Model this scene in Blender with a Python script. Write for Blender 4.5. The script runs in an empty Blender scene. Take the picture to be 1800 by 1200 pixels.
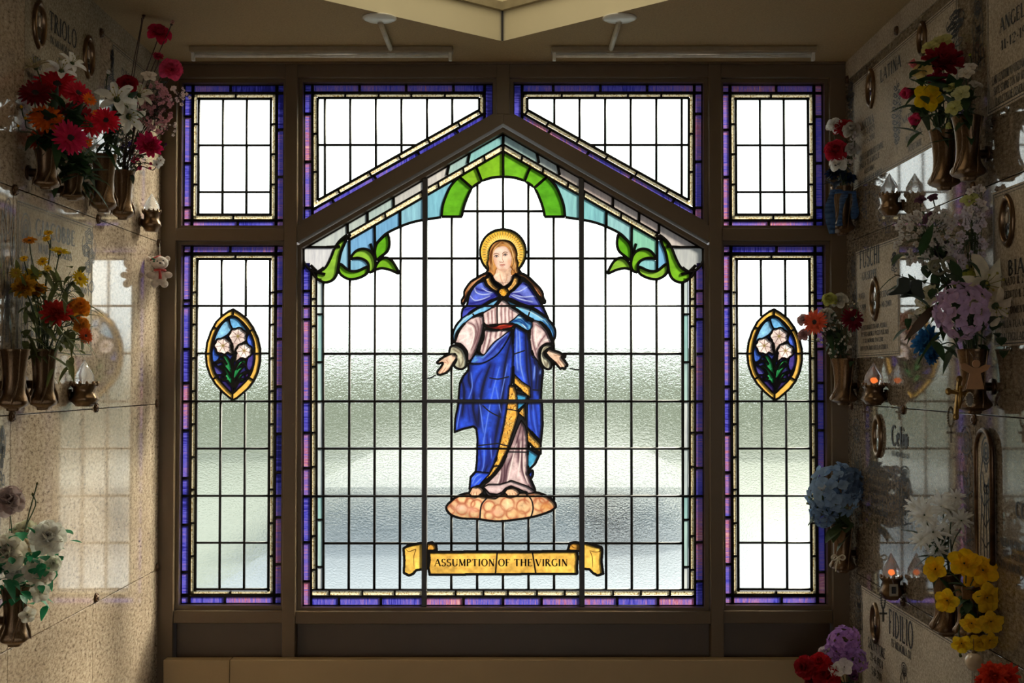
import bpy, bmesh, math, random
import numpy as np
from mathutils import Vector, Matrix, Quaternion, geometry
random.seed(7)
rng = np.random.RandomState(11)
SC = bpy.context.scene
COL = SC.collection

# ------------------------------------------------------------------ camera, sky, sun, exposure
F = 2150.0; CX = 905.0; TH = math.atan(62 / F); EYE = 1.62; YW = 5.59; S = YW / F
XL = -616 * S; XR = 577 * S; ZC = EYE + 1.425
cam_d = bpy.data.cameras.new('camera'); cam = bpy.data.objects.new('camera', cam_d); COL.objects.link(cam)
cam.location = (0, 0, EYE); cam.rotation_euler = (math.radians(90) + TH, 0, 0)
cam_d.sensor_width = 36; cam_d.lens = F / 1800 * 36; cam_d.shift_x = -5 / 1800; cam_d.clip_start = 0.05
SC.camera = cam
SC.view_settings.view_transform = 'Standard'; SC.view_settings.look = 'None'
SC.view_settings.gamma = 1.0; SC.view_settings.exposure = 0.0; SC.view_settings.use_curve_mapping = False
world = bpy.data.worlds.new('overcast_sky'); SC.world = world; world.use_nodes = True
wb = world.node_tree.nodes['Background']; wb.inputs[0].default_value = (0.97, 0.985, 1.0, 1); wb.inputs[1].default_value = 3.0
sun_d = bpy.data.lights.new('sun', 'SUN'); sun = bpy.data.objects.new('sun', sun_d); COL.objects.link(sun)
sun_d.energy = 34.0; sun_d.angle = math.radians(14); sun_d.color = (1.0, 0.90, 0.76)
sun.rotation_euler = Vector((-1.0, -1.05, -0.82)).to_track_quat('-Z', 'Y').to_euler()
SC.cycles.max_bounces = 10; SC.cycles.diffuse_bounces = 5; SC.cycles.glossy_bounces = 5
SC.cycles.transmission_bounces = 8; SC.cycles.transparent_max_bounces = 12
SC.cycles.sample_clamp_indirect = 8.0; SC.cycles.use_denoising = True

# ------------------------------------------------------------------ photograph measurements -> places
st, ct = math.sin(TH), math.cos(TH)
def ray(px, py):
    a = (px - CX) / F; b = (600 - py) / F
    return Vector((a, ct - st * b, st + ct * b))
def atY(px, py, Y):
    d = ray(px, py); t = Y / d.y
    return Vector((d.x * t, Y, EYE + d.z * t))
def atX(px, py, X):
    d = ray(px, py); t = X / d.x
    return Vector((X, d.y * t, EYE + d.z * t))
def atZ(px, py, Z):
    d = ray(px, py); t = (Z - EYE) / d.z
    return Vector((d.x * t, d.y * t, Z))
def R(px, py):            # window-plane coordinates (metres) of a measured point
    p = atY(px, py, YW); return (p.x, p.z)
AX = R(884.6, 660)[0]     # the window's axis of symmetry
def mir(p): return (2 * AX - p[0], p[1])
def XP(px, py=747): return R(px, py)[0]
def ZP(py): return R(CX, py)[1]

# ------------------------------------------------------------------ materials
def srgb(r, g, b):
    f = lambda c: (c / 255 / 12.92) if c <= 10 else ((c / 255 + .055) / 1.055) ** 2.4
    return (f(r), f(g), f(b), 1.0)
MATS = {}
class NT:
    def __init__(s, name):
        s.m = bpy.data.materials.new(name); s.m.use_nodes = True; s.t = s.m.node_tree; s.t.nodes.clear()
        s.out = s.n('ShaderNodeOutputMaterial')
    def n(s, k, **kw):
        x = s.t.nodes.new(k)
        for a, b in kw.items():
            if a.startswith('i_'):
                key = a[2:]; key = int(key) if key.isdigit() else key.replace('_', ' ')
                x.inputs[key].default_value = b
            else: setattr(x, a, b)
        return x
    def l(s, a, b): s.t.links.new(a, b)
    def ramp(s, fac, stops, interp='LINEAR'):
        r = s.n('ShaderNodeValToRGB'); r.color_ramp.interpolation = interp
        e = r.color_ramp.elements
        while len(e) < len(stops): e.new(0.5)
        for el, (p, c) in zip(e, stops): el.position = p; el.color = c
        if fac is not None: s.l(fac, r.inputs[0])
        return r
    def noise(s, scale, detail=4, rough=.55, sc3=(1, 1, 1), loc=(0, 0, 0)):
        tc = s.n('ShaderNodeTexCoord'); mp = s.n('ShaderNodeMapping')
        mp.inputs['Scale'].default_value = sc3; mp.inputs['Location'].default_value = loc
        s.l(tc.outputs['Object'], mp.inputs[0])
        nz = s.n('ShaderNodeTexNoise'); nz.inputs['Scale'].default_value = scale
        nz.inputs['Detail'].default_value = detail; nz.inputs['Roughness'].default_value = rough
        s.l(mp.outputs[0], nz.inputs['Vector']); return nz
def plain(name, rgb, rough=.5, metal=0.0, spec=.5, var=.12, nscale=30, bump=0.0, sub=0.0, sheen=0.0, coat=0.0):
    if name in MATS: return MATS[name]
    t = NT(name); b = t.n('ShaderNodeBsdfPrincipled'); c = srgb(*rgb)
    nz = t.noise(nscale)
    lo = tuple(x * (1 - var) for x in c[:3]) + (1,); hi = tuple(min(1, x * (1 + var)) for x in c[:3]) + (1,)
    r = t.ramp(nz.outputs['Fac'], [(.3, lo), (.7, hi)])
    t.l(r.outputs[0], b.inputs['Base Color'])
    b.inputs['Roughness'].default_value = rough; b.inputs['Metallic'].default_value = metal
    b.inputs['Specular IOR Level'].default_value = spec
    b.inputs['Sheen Weight'].default_value = sheen; b.inputs['Coat Weight'].default_value = coat
    if bump:
        bp = t.n('ShaderNodeBump'); bp.inputs['Strength'].default_value = bump; bp.inputs['Distance'].default_value = .004
        t.l(nz.outputs['Fac'], bp.inputs['Height']); t.l(bp.outputs[0], b.inputs['Normal'])
    if sub:
        tr = t.n('ShaderNodeBsdfTranslucent'); t.l(r.outputs[0], tr.inputs[0]); mx = t.n('ShaderNodeMixShader')
        mx.inputs[0].default_value = sub; t.l(b.outputs[0], mx.inputs[1]); t.l(tr.outputs[0], mx.inputs[2]); t.l(mx.outputs[0], t.out.inputs[0])
    else: t.l(b.outputs[0], t.out.inputs[0])
    MATS[name] = t.m; return t.m
def petal_mat(rgb, rgb2=None):
    name = 'petal_%d_%d_%d' % rgb
    if name in MATS: return MATS[name]
    return plain(name, rgb, rough=.75, spec=.2, var=.18, nscale=3.0, sub=.35)

def granite(name, tones, rough, spec, streak=(1, 1, 1), bump=0.0):
    t = NT(name); b = t.n('ShaderNodeBsdfPrincipled')
    n1 = t.noise(100, 8, .8, streak); n2 = t.noise(6, 3, .6, streak)
    r1 = t.ramp(n1.outputs['Fac'], [(.36, srgb(*tones[0])), (.49, srgb(*tones[1])), (.62, srgb(*tones[2]))])
    r2 = t.ramp(n2.outputs['Fac'], [(.3, (.74, .72, .70, 1)), (.7, (1, 1, 1, 1))])
    mx = t.n('ShaderNodeMix', data_type='RGBA', blend_type='MULTIPLY'); mx.inputs[0].default_value = 1
    t.l(r1.outputs[0], mx.inputs[6]); t.l(r2.outputs[0], mx.inputs[7]); t.l(mx.outputs[2], b.inputs['Base Color'])
    rr = t.ramp(n1.outputs['Fac'], [(.4, (rough * 1.6,) * 3 + (1,)), (.55, (rough,) * 3 + (1,))]); t.l(rr.outputs[0], b.inputs['Roughness'])
    b.inputs['Specular IOR Level'].default_value = spec
    if bump:
        bp = t.n('ShaderNodeBump'); bp.inputs['Strength'].default_value = bump; bp.inputs['Distance'].default_value = .002
        t.l(n1.outputs['Fac'], bp.inputs['Height']); t.l(bp.outputs[0], b.inputs['Normal'])
    t.l(b.outputs[0], t.out.inputs[0]); return t.m
M_POL_L = granite('polished_granite_sunlit', [(92, 74, 60), (178, 158, 136), (208, 190, 168)], .05, .85, (1, .4, .8))  # lighter copy of the granite: the left wall's sunlight put into its tones
M_POL_R = granite('polished_granite_shaded', [(66, 56, 46), (120, 106, 90), (158, 144, 126)], .045, .7, (1, .4, .9))  # same stone darker, the right wall's shade put into its colours
M_HON_L = granite('honed_granite_warm', [(120, 106, 86), (160, 146, 124), (192, 180, 158)], .7, .15)
M_HON_R = granite('honed_granite_grey', [(138, 124, 108), (184, 170, 150), (214, 200, 180)], .7, .15)
M_INK = plain('engraved_black', (26, 22, 19), .6, var=.2)
M_FRAME = plain('bronze_frame_paint', (100, 82, 60), .38, metal=.0, spec=.35, var=.05, nscale=8)
M_SPAN = plain('spandrel_board', (84, 68, 52), .45, var=.06, nscale=5)
M_LEAD = plain('lead_came', (38, 35, 34), .5, metal=.5, var=.3, nscale=60)
M_BRONZE = plain('cast_bronze', (116, 92, 68), .3, metal=.85, var=.35, nscale=24, bump=.25)
M_BRONZE_D = plain('aged_bronze', (84, 62, 44), .38, metal=.85, var=.4, nscale=40, bump=.3)
M_STEM = plain('stem_green', (58, 74, 40), .6, sub=.1)
M_LEAF = plain('leaf_green', (44, 70, 38), .5, sub=.25, var=.3, nscale=20)
M_LEAF_B = plain('leaf_bright_green', (34, 128, 84), .5, sub=.3, var=.3, nscale=20)
M_TWIG = plain('twig_brown', (66, 46, 40), .7)
M_CREAM = plain('cream_plaster', (214, 204, 172), .6, var=.03, nscale=4)
M_CEIL = plain('ceiling_sand_texture', (166, 142, 104), .85, spec=.2, var=.16, nscale=160, bump=.5)
M_WHITE = plain('white_enamel', (224, 220, 208), .3, var=.04)

def clear_glass():
    t = NT('rippled_clear_glass')
    rf = t.n('ShaderNodeBsdfRefraction'); rf.inputs['IOR'].default_value = 1.38; rf.inputs['Roughness'].default_value = .03
    rf.inputs['Color'].default_value = (.95, .985, .96, 1)
    tp = t.n('ShaderNodeBsdfTransparent'); tp.inputs[0].default_value = (.95, .985, .96, 1)
    gl = t.n('ShaderNodeBsdfGlossy'); gl.inputs['Roughness'].default_value = .1
    n1 = t.noise(95, 2, .5, (1, 1, 1.4)); n2 = t.noise(9, 1.0, .4)
    ad = t.n('ShaderNodeMath', operation='MULTIPLY_ADD'); ad.inputs[1].default_value = 1.6
    t.l(n2.outputs['Fac'], ad.inputs[0]); t.l(n1.outputs['Fac'], ad.inputs[2])
    bp = t.n('ShaderNodeBump'); bp.inputs['Strength'].default_value = .38; bp.inputs['Distance'].default_value = .0045
    t.l(ad.outputs[0], bp.inputs['Height']); t.l(bp.outputs[0], rf.inputs['Normal']); t.l(bp.outputs[0], gl.inputs['Normal'])
    m1 = t.n('ShaderNodeMixShader'); m1.inputs[0].default_value = .46; t.l(rf.outputs[0], m1.inputs[1]); t.l(tp.outputs[0], m1.inputs[2])
    m2 = t.n('ShaderNodeMixShader'); m2.inputs[0].default_value = .012; t.l(m1.outputs[0], m2.inputs[1]); t.l(gl.outputs[0], m2.inputs[2])
    t.l(m2.outputs[0], t.out.inputs[0]); return t.m
M_CLEAR = clear_glass()

def art_glass(name, streak, tones=None, k=.42, nscale=18, attr=True, transp=.12, amt=.5):
    """streaky opalescent glass; piece colour from the 'tint' attribute, streaks from noise."""
    t = NT(name); nz = t.noise(nscale, 5, .65, streak); n3 = t.noise(nscale * .35, 2, .5, (.5, .5, .5))
    if tones:
        ad = t.n('ShaderNodeMath', operation='MULTIPLY_ADD'); ad.inputs[1].default_value = .8
        t.l(n3.outputs['Fac'], ad.inputs[0]); t.l(nz.outputs['Fac'], ad.inputs[2])
        sb = t.n('ShaderNodeMath', operation='SUBTRACT'); sb.inputs[1].default_value = .4; t.l(ad.outputs[0], sb.inputs[0])
        at = t.n('ShaderNodeAttribute', attribute_name='shift')
        cs = t.n('ShaderNodeMath', operation='MULTIPLY_ADD'); cs.inputs[1].default_value = 1.7; cs.inputs[2].default_value = -.36; t.l(sb.outputs[0], cs.inputs[0])
        a2 = t.n('ShaderNodeMath', operation='ADD'); t.l(cs.outputs[0], a2.inputs[0]); t.l(at.outputs['Fac'], a2.inputs[1])
        cr = t.ramp(a2.outputs[0], tones); col = cr.outputs[0]
    else:
        at = t.n('ShaderNodeAttribute', attribute_name='tint')
        rp = t.ramp(nz.outputs['Fac'], [(.3, (1 - amt, 1 - amt, 1 - amt * .8, 1)), (.7, (1 + amt * .3,) * 3 + (1,))])
        mx = t.n('ShaderNodeMix', data_type='RGBA', blend_type='MULTIPLY'); mx.inputs[0].default_value = 1
        t.l(at.outputs['Color'], mx.inputs[6]); t.l(rp.outputs[0], mx.inputs[7]); col = mx.outputs[2]
    sc = t.n('ShaderNodeMix', data_type='RGBA', blend_type='MULTIPLY'); sc.inputs[0].default_value = 1
    sc.inputs[7].default_value = (k, k, k, 1); t.l(col, sc.inputs[6])
    tl = t.n('ShaderNodeBsdfTranslucent'); t.l(sc.outputs[2], tl.inputs[0])
    tp = t.n('ShaderNodeBsdfTransparent'); t.l(sc.outputs[2], tp.inputs[0])
    m1 = t.n('ShaderNodeMixShader'); m1.inputs[0].default_value = transp; t.l(tl.outputs[0], m1.inputs[1]); t.l(tp.outputs[0], m1.inputs[2])
    gl = t.n('ShaderNodeBsdfGlossy'); gl.inputs['Roughness'].default_value = .15
    m2 = t.n('ShaderNodeMixShader'); m2.inputs[0].default_value = .008; t.l(m1.outputs[0], m2.inputs[1]); t.l(gl.outputs[0], m2.inputs[2])
    t.l(m2.outputs[0], t.out.inputs[0]); return t.m
PURP = [(.10, srgb(44, 44, 130)), (.26, srgb(70, 68, 200)), (.36, srgb(112, 112, 226)), (.44, srgb(84, 74, 190)), (.52, srgb(150, 130, 222)),
        (.60, srgb(120, 84, 176)), (.68, srgb(196, 150, 206)), (.78, srgb(176, 76, 116)), (.90, srgb(232, 176, 186))]
KG = .15
M_BORD_V = art_glass('violet_streaky_glass_upright', (.6, .6, 9), PURP, KG)     # streaks lie across upright strips
M_BORD_H = art_glass('violet_streaky_glass_level', (9, .6, .6), PURP, KG)
M_TINT_V = art_glass('streaky_tinted_glass', (5, .5, .5), None, KG, 14, amt=.35)
M_TINT_G = art_glass('swirled_green_glass', (1.5, .5, 2.5), None, KG, 12, amt=.35)
M_PAINT = art_glass('painted_glass', (3, .5, 3), None, KG, 60, transp=.03, amt=.10)
def gold_glass():
    t = NT('hammered_gold_glass'); nz = t.noise(150, 3, .6, (1, 1, 1))
    rp = t.ramp(nz.outputs['Fac'], [(.40, srgb(168, 140, 78)), (.52, srgb(250, 240, 200))])
    sc = t.n('ShaderNodeMix', data_type='RGBA', blend_type='MULTIPLY'); sc.inputs[0].default_value = 1
    sc.inputs[7].default_value = (.24, .24, .24, 1); t.l(rp.outputs[0], sc.inputs[6])
    tl = t.n('ShaderNodeBsdfTranslucent'); t.l(sc.outputs[2], tl.inputs[0])
    tp = t.n('ShaderNodeBsdfTransparent'); t.l(sc.outputs[2], tp.inputs[0])
    m1 = t.n('ShaderNodeMixShader'); m1.inputs[0].default_value = .35; t.l(tl.outputs[0], m1.inputs[1]); t.l(tp.outputs[0], m1.inputs[2])
    t.l(m1.outputs[0], t.out.inputs[0]); return t.m
M_GOLD = gold_glass()

# ------------------------------------------------------------------ object helpers
def link(o, parent=None):
    COL.objects.link(o)
    if parent is not None: o.parent = parent
    return o
def tag(o, label=None, cat=None, group=None, kind=None):
    if label: o['label'] = label
    if cat: o['category'] = cat
    if group: o['group'] = group
    if kind: o['kind'] = kind
    return o
def empty(name, loc=(0, 0, 0), parent=None, **kw):
    o = bpy.data.objects.new(name, None); o.empty_display_size = .05; o.location = loc
    link(o, parent); return tag(o, **kw)
class MB:
    def __init__(s): s.v = []; s.f = []; s.m = []; s.cols = []
    def add(s, verts, faces, mat=0, M=None):
        b = len(s.v)
        s.v += [tuple(M @ Vector(v)) for v in verts] if M is not None else [tuple(v) for v in verts]
        s.f += [tuple(i + b for i in f) for f in faces]; s.m += [mat] * len(faces)
    def box(s, a, b, mat=0, M=None):
        (x0, y0, z0), (x1, y1, z1) = a, b
        v = [(x0, y0, z0), (x1, y0, z0), (x1, y1, z0), (x0, y1, z0), (x0, y0, z1), (x1, y0, z1), (x1, y1, z1), (x0, y1, z1)]
        s.add(v, [(3, 2, 1, 0), (4, 5, 6, 7), (0, 1, 5, 4), (1, 2, 6, 5), (2, 3, 7, 6), (3, 0, 4, 7)], mat, M)
    def prism(s, pts, y0, y1, mat=0):       # polygon in the XZ plane, thickness along Y
        n = len(pts); v = [(x, y0, z) for x, z in pts] + [(x, y1, z) for x, z in pts]
        s.add(v, [tuple(range(n)), tuple(range(2 * n - 1, n - 1, -1))] + [(i + n, (i + 1) % n + n, (i + 1) % n, i) for i in range(n)], mat)
    def tube(s, pts, r, n=6, mat=0, caps=True, sq=None):
        pts = [Vector(p) for p in pts]; rs = r if isinstance(r, (list, tuple)) else [r] * len(pts)
        up = Vector((0, 0, 1)); base = len(s.v); prev = None
        for i, p in enumerate(pts):
            d = (pts[min(i + 1, len(pts) - 1)] - pts[max(i - 1, 0)])
            d = d.normalized() if d.length > 1e-9 else Vector((0, 0, 1))
            if prev is None:
                a = d.cross(up if abs(d.z) < .95 else Vector((1, 0, 0))).normalized()
            else:
                a = (prev - d * prev.dot(d)); a = a.normalized() if a.length > 1e-6 else d.orthogonal().normalized()
            prev = a; c = d.cross(a)
            for k in range(n):
                t = 2 * math.pi * k / n; s.v.append(tuple(p + (a * math.cos(t) + c * math.sin(t)) * rs[i]))
        for i in range(len(pts) - 1):
            for k in range(n):
                s.f.append((base + i * n + k, base + i * n + (k + 1) % n, base + (i + 1) * n + (k + 1) % n, base + (i + 1) * n + k)); s.m.append(mat)
        if caps:
            s.f.append(tuple(base + k for k in range(n))[::-1]); s.m.append(mat)
            e = base + (len(pts) - 1) * n; s.f.append(tuple(e + k for k in range(n))); s.m.append(mat)
    def ball(s, c, r, seg=10, rings=6, mat=0, M=None):
        rr = r if isinstance(r, (tuple, list)) else (r, r, r); v = [(c[0], c[1], c[2] + rr[2])]; f = []
        for i in range(1, rings):
            a = math.pi * i / rings
            for k in range(seg):
                t = 2 * math.pi * k / seg
                v.append((c[0] + rr[0] * math.sin(a) * math.cos(t), c[1] + rr[1] * math.sin(a) * math.sin(t), c[2] + rr[2] * math.cos(a)))
        v.append((c[0], c[1], c[2] - rr[2])); e = len(v) - 1
        for k in range(seg):
            f.append((0, 1 + k, 1 + (k + 1) % seg)); f.append((e, e - seg + (k + 1) % seg, e - seg + k))
        for i in range(rings - 2):
            for k in range(seg):
                a0 = 1 + i * seg + k; a1 = 1 + i * seg + (k + 1) % seg
                f.append((a0, a0 + seg, a1 + seg, a1))
        s.add(v, f, mat, M)
    def loft(s, rings, mat=0, cap=True):
        n = len(rings[0]); b = len(s.v)
        for r in rings: s.v += [tuple(p) for p in r]
        for i in range(len(rings) - 1):
            for k in range(n):
                s.f.append((b + i * n + k, b + i * n + (k + 1) % n, b + (i + 1) * n + (k + 1) % n, b + (i + 1) * n + k)); s.m.append(mat)
        if cap:
            s.f.append(tuple(b + k for k in range(n))[::-1]); s.m.append(mat)
            e = b + (len(rings) - 1) * n; s.f.append(tuple(e + k for k in range(n))); s.m.append(mat)
    def lathe(s, prof, seg=20, mat=0, M=None, cap=True):
        rings = []
        for (r, z) in prof:
            ring = [Vector((r * math.cos(2 * math.pi * k / seg), r * math.sin(2 * math.pi * k / seg), z)) for k in range(seg)]
            rings.append([M @ q for q in ring] if M is not None else ring)
        s.loft(rings, mat, cap)
    def mesh(s, name, mats, smooth=True):
        me = bpy.data.meshes.new(name); me.from_pydata(s.v, [], s.f)
        for m in (mats if isinstance(mats, (list, tuple)) else [mats]): me.materials.append(m)
        me.polygons.foreach_set('material_index', s.m)
        me.polygons.foreach_set('use_smooth', [smooth] * len(s.f)); me.update(); return me
    def build(s, name, mats, parent=None, smooth=False, bevel=0, **kw):
        o = bpy.data.objects.new(name, s.mesh(name, mats, smooth)); link(o, parent)
        if bevel:
            b = o.modifiers.new('edge', 'BEVEL'); b.width = bevel; b.segments = 2; b.limit_method = 'ANGLE'
        return tag(o, **kw)
def inst(name, me, parent=None, M=None, **kw):
    o = bpy.data.objects.new(name, me); link(o, parent)
    if M is not None: o.matrix_local = M
    return tag(o, **kw)

def smooth_closed(pts, n=5):
    out = []; N = len(pts)
    for i in range(N):
        p0, p1, p2, p3 = pts[i - 1], pts[i], pts[(i + 1) % N], pts[(i + 2) % N]
        for j in range(n):
            t = j / n
            out.append(tuple(.5 * ((2 * p1[k]) + (-p0[k] + p2[k]) * t + (2 * p0[k] - 5 * p1[k] + 4 * p2[k] - p3[k]) * t * t + (-p0[k] + 3 * p1[k] - 3 * p2[k] + p3[k]) * t ** 3) for k in range(2)))
    return out
def smooth_open(pts, n=5):
    q = [pts[0]] + list(pts) + [pts[-1]]; out = []; D = len(pts[0])
    for i in range(1, len(q) - 2):
        p0, p1, p2, p3 = q[i - 1], q[i], q[i + 1], q[i + 2]
        for j in range(n):
            t = j / n
            out.append(tuple(.5 * ((2 * p1[k]) + (-p0[k] + p2[k]) * t + (2 * p0[k] - 5 * p1[k] + 4 * p2[k] - p3[k]) * t * t + (-p0[k] + 3 * p1[k] - 3 * p2[k] + p3[k]) * t ** 3) for k in range(D)))
    out.append(tuple(pts[-1])); return out
def pip(x, y, poly):
    c = False; j = len(poly) - 1
    for i in range(len(poly)):
        xi, yi = poly[i]; xj, yj = poly[j]
        if (yi > y) != (yj > y) and x < (xj - xi) * (y - yi) / (yj - yi) + xi: c = not c
        j = i
    return c
# ------------------------------------------------------------------ room shell
def shell(name, a, b, mat, **kw):
    m = MB(); m.box(a, b); return m.build(name, mat, kind='structure', **kw)
M_FLOOR = plain('terrazzo_floor', (120, 108, 92), .25, var=.15, nscale=90)
M_WALLP = plain('painted_back_wall', (170, 160, 140), .7, var=.04)
YB = -4.2
shell('floor', (XL - .3, YB - .3, -.12), (XR + .3, YW + .06, 0), M_FLOOR)
# ceiling with a diamond-shaped skylight well whose corner points at the window
apx = atZ(883, 72, ZC); lpx = atZ(570, 0, ZC); rpx = atZ(1175, 0, ZC)
dl = (lpx - apx).normalized(); dr = (rpx - apx).normalized(); dside = 1.45
LC = apx + dl * dside; RC = apx + dr * dside; BC = apx + (dl + dr) * dside
def ceiling():
    m = MB(); x0, x1, y0, y1 = XL - .3, XR + .3, YB - .3, YW + .2
    for zz, flip in ((ZC, 0), (ZC + .14, 1)):
        b = len(m.v)
        m.v += [(x0, y0, zz), (x1, y0, zz), (x1, y1, zz), (x0, y1, zz), (apx.x, apx.y, zz), (LC.x, LC.y, zz), (BC.x, BC.y, zz), (RC.x, RC.y, zz)]
        fs = [(3, 0, 5, 4), (0, 1, 6, 5), (0, 6, 5), (1, 7, 6), (1, 2, 7), (2, 3, 4), (2, 4, 7)]
        fs = [(3, 0, 5), (3, 5, 4), (0, 6, 5), (0, 1, 6), (1, 7, 6), (1, 2, 7), (2, 4, 7), (2, 3, 4)]
        for f in fs: m.f.append(tuple(b + i for i in f)); m.m.append(0)
    for i, j in ((0, 1), (1, 2), (2, 3), (3, 0)): m.f.append((i, j, j + 8, i + 8)); m.m.append(0)
    return m.build('ceiling', M_CEIL, kind='structure')
ceiling()
def well():
    root = empty('skylight_well', (apx.x, apx.y - .8, ZC), label='cream diamond-shaped recessed skylight well in the ceiling before the window', cat='skylight')
    def P4(k, z): # diamond inset by k metres
        c = (apx + BC) / 2; out = []
        for q in (apx, RC, BC, LC):
            v = (q - c); out.append(Vector((c.x + v.x * (1 - k), c.y + v.y * (1 - k), z)) - root.location)
        return out
    def band(name, ks, mat):
        m = MB(); m.loft([P4(k, z) for k, z in ks], cap=False); return m.build(name, mat, root)
    band('well_side', [(0, ZC - .001), (0, ZC + .135), (-.015, ZC + .135), (-.015, ZC + .0)], M_CREAM)
    band('well_lip', [(0, ZC + .125), (.03, ZC + .125), (.03, ZC + .16), (0, ZC + .16)], plain('lip_paint', (150, 138, 108), .6))
    m = MB(); q = P4(.0, ZC + .42); m.v += [tuple(p) for p in q]; m.f.append((0, 1, 2, 3)); m.m.append(0)
    t = NT('skylight_diffuser'); e = t.n('ShaderNodeEmission'); e.inputs[0].default_value = srgb(255, 240, 205); e.inputs[1].default_value = 1.3
    t.l(e.outputs[0], t.out.inputs[0]); m.build('diffuser_panel', t.m, root)
    band('upper_well_side', [(0, ZC + .14), (0, ZC + .43)], M_CREAM)
    m = MB(); j = apx - Vector(root.location)
    m.box((j.x - .004, j.y - .012, .0), (j.x + .004, j.y - .002, .135)); m.build('corner_joint', M_INK, root, label='dark vertical joint in the well corner')
well()
# window wall base, side walls behind the granite
shell('wall_back', (XL - .3, YB - .3, 0), (XL + .55, YB - .1, ZC), M_WALLP)
shell('wall_back', (XR - .55, YB - .3, 0), (XR + .3, YB - .1, ZC), M_WALLP)
shell('wall_back', (XL + .55, YB - .3, 2.3), (XR - .55, YB - .1, ZC), M_WALLP)
shell('wall_left', (XL - .3, YB - .1, 0), (XL - .03, YW + .2, ZC), M_HON_L)
shell('wall_right', (XR + .03, YB - .1, 0), (XR + .3, YW + .2, ZC), M_HON_R)

# ------------------------------------------------------------------ outside
M_PAVE = plain('pale_paving', (66, 75, 87), .8, var=.08, nscale=3)
M_LAWN = plain('winter_lawn', (60, 68, 64), .95, var=.2, nscale=5)
M_TERR = plain('terrace_stone', (96, 100, 102), .8, var=.1, nscale=3)
M_TERRF = plain('terrace_front_stone', (96, 106, 112), .8, var=.12, nscale=3)
M_FARW = plain('far_wall_render', (122, 126, 108), .9, var=.08, nscale=.6)
m = MB(); m.box((-60, YW + .2, -.25), (60, 70, -.05)); m.build('ground_lawn', M_LAWN, kind='structure')
m = MB(); m.box((-2.3, YW + .25, -.05), (4.2, 12.0, 0)); m.build('path_paving', M_PAVE, kind='structure')
tr = empty('stone_terrace', (0, 11.8, 0), label='long low pale stone terrace seen blurred through the clear panes', cat='terrace')
m = MB(); m.box((-1.95, .05, -.05), (1.85, 6.9, .50)); m.build('terrace_body', M_TERRF, tr)
m = MB(); m.box((-2.0, 0, .50), (1.9, 7.0, .56)); m.build('terrace_slab', M_TERR, tr, bevel=.01)
m = MB(); m.box((.66, -.01, .0), (1.14, .06, .50)); m.build('dark_hatch', M_INK, tr, label='dark square hatch')
fw = empty('boundary_wall', (0, 27, 0), label='long pale green boundary wall far beyond the window', cat='wall')
m = MB(); m.box((-30, 0, -.2), (30, .3, 2.15)); m.build('wall_body', M_FARW, fw)
m = MB(); m.box((-30, -.05, 2.15), (30, .35, 2.25)); m.build('coping', M_FARW, fw)

# ------------------------------------------------------------------ window wall frame
WF = empty('wall_front', (0, YW, 0), kind='structure')
YF = -.075
def member(name, px0, py0, px1, py1, y0=YF, y1=.05, mat=None, bev=.003):
    x0, x1 = R(px0, (py0 + py1) / 2)[0], R(px1, (py0 + py1) / 2)[0]; z1, z0 = ZP(py0), ZP(py1)
    m = MB(); m.box((x0, y0, z0), (x1, y1, z1)); return m.build(name, mat or M_FRAME, WF, bevel=bev)
def mx(px): return 2 * 884.6 - px
member('wall_post', 276, 142, 314.5, 1300, y0=YF - .002); member('wall_post', mx(314.5), 142, mx(272), 1300, y0=YF - .002)
for a, b in ((504.5, 526.5),): member('mullion', a, 118, b, 1160, y0=YF - .012); member('mullion', mx(b), 118, mx(a), 1160, y0=YF - .012)
member('top_rail', 276, 112, mx(272), 143)
member('top_rail_lip', 292, 117, mx(292), 121, y0=YF - .02)
member('center_mullion', 873, 120, 896, 207, y0=YF - .008)
for a, b in ((313, 505), (mx(505), mx(313))):
    member('transom', a, 404.5, b, 426); member('bottom_rail', a, 1068, b, 1089.5); member('spandrel_panel', a, 1088, b, 1162, y0=-.03, mat=M_SPAN)
member('bottom_rail', 524, 1069, mx(524), 1091); member('spandrel_panel', 524, 1090, mx(524), 1162, y0=-.03, mat=M_SPAN)
member('lower_apron', 285, 1158, mx(285), 1300, y0=-.04, mat=M_SPAN)
def sill_box(name, px0, px1, off, mat, **kw):
    Y = YW - off; a = atY(px0, 1160, Y); b = atY(px1, 1160, Y); m = MB(); m.box((a.x, Y, .08), (b.x, YW - .085, a.z))
    return m.build(name, mat, bevel=.003, **kw)
M_SILL = plain('beige_metal_cover', (168, 142, 102), .5, var=.04, nscale=5)
sill_box('trim_1', 287, 403.2, .145, M_SILL, kind='structure'); sill_box('trim_2', 404.2, 1487, .15, M_SILL, kind='structure')
# gable beam: two raking members meeting at the apex
gU = lambda x: 202.7 + (868 - x) * .5596   # lower edge of the upper windows (left side)
gL = lambda x: 235.2 + (884.5 - x) * .5757 # upper edge of the centre window
def rake(name, o1, o2, y0, y1, xa=526, xb=884.6):
    q = [R(xa, gU(xa) + o1), R(xb, gU(xb) + o1), R(xb, gL(xb) + o2), R(xa, gL(xa) + o2)]
    for pts in (q, [mir(p) for p in q][::-1]):
        m = MB(); m.prism(pts, y0, y1); m.build(name, M_FRAME, WF)
rake('gable_beam', 7, -12, YF - .004, .05)
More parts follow.
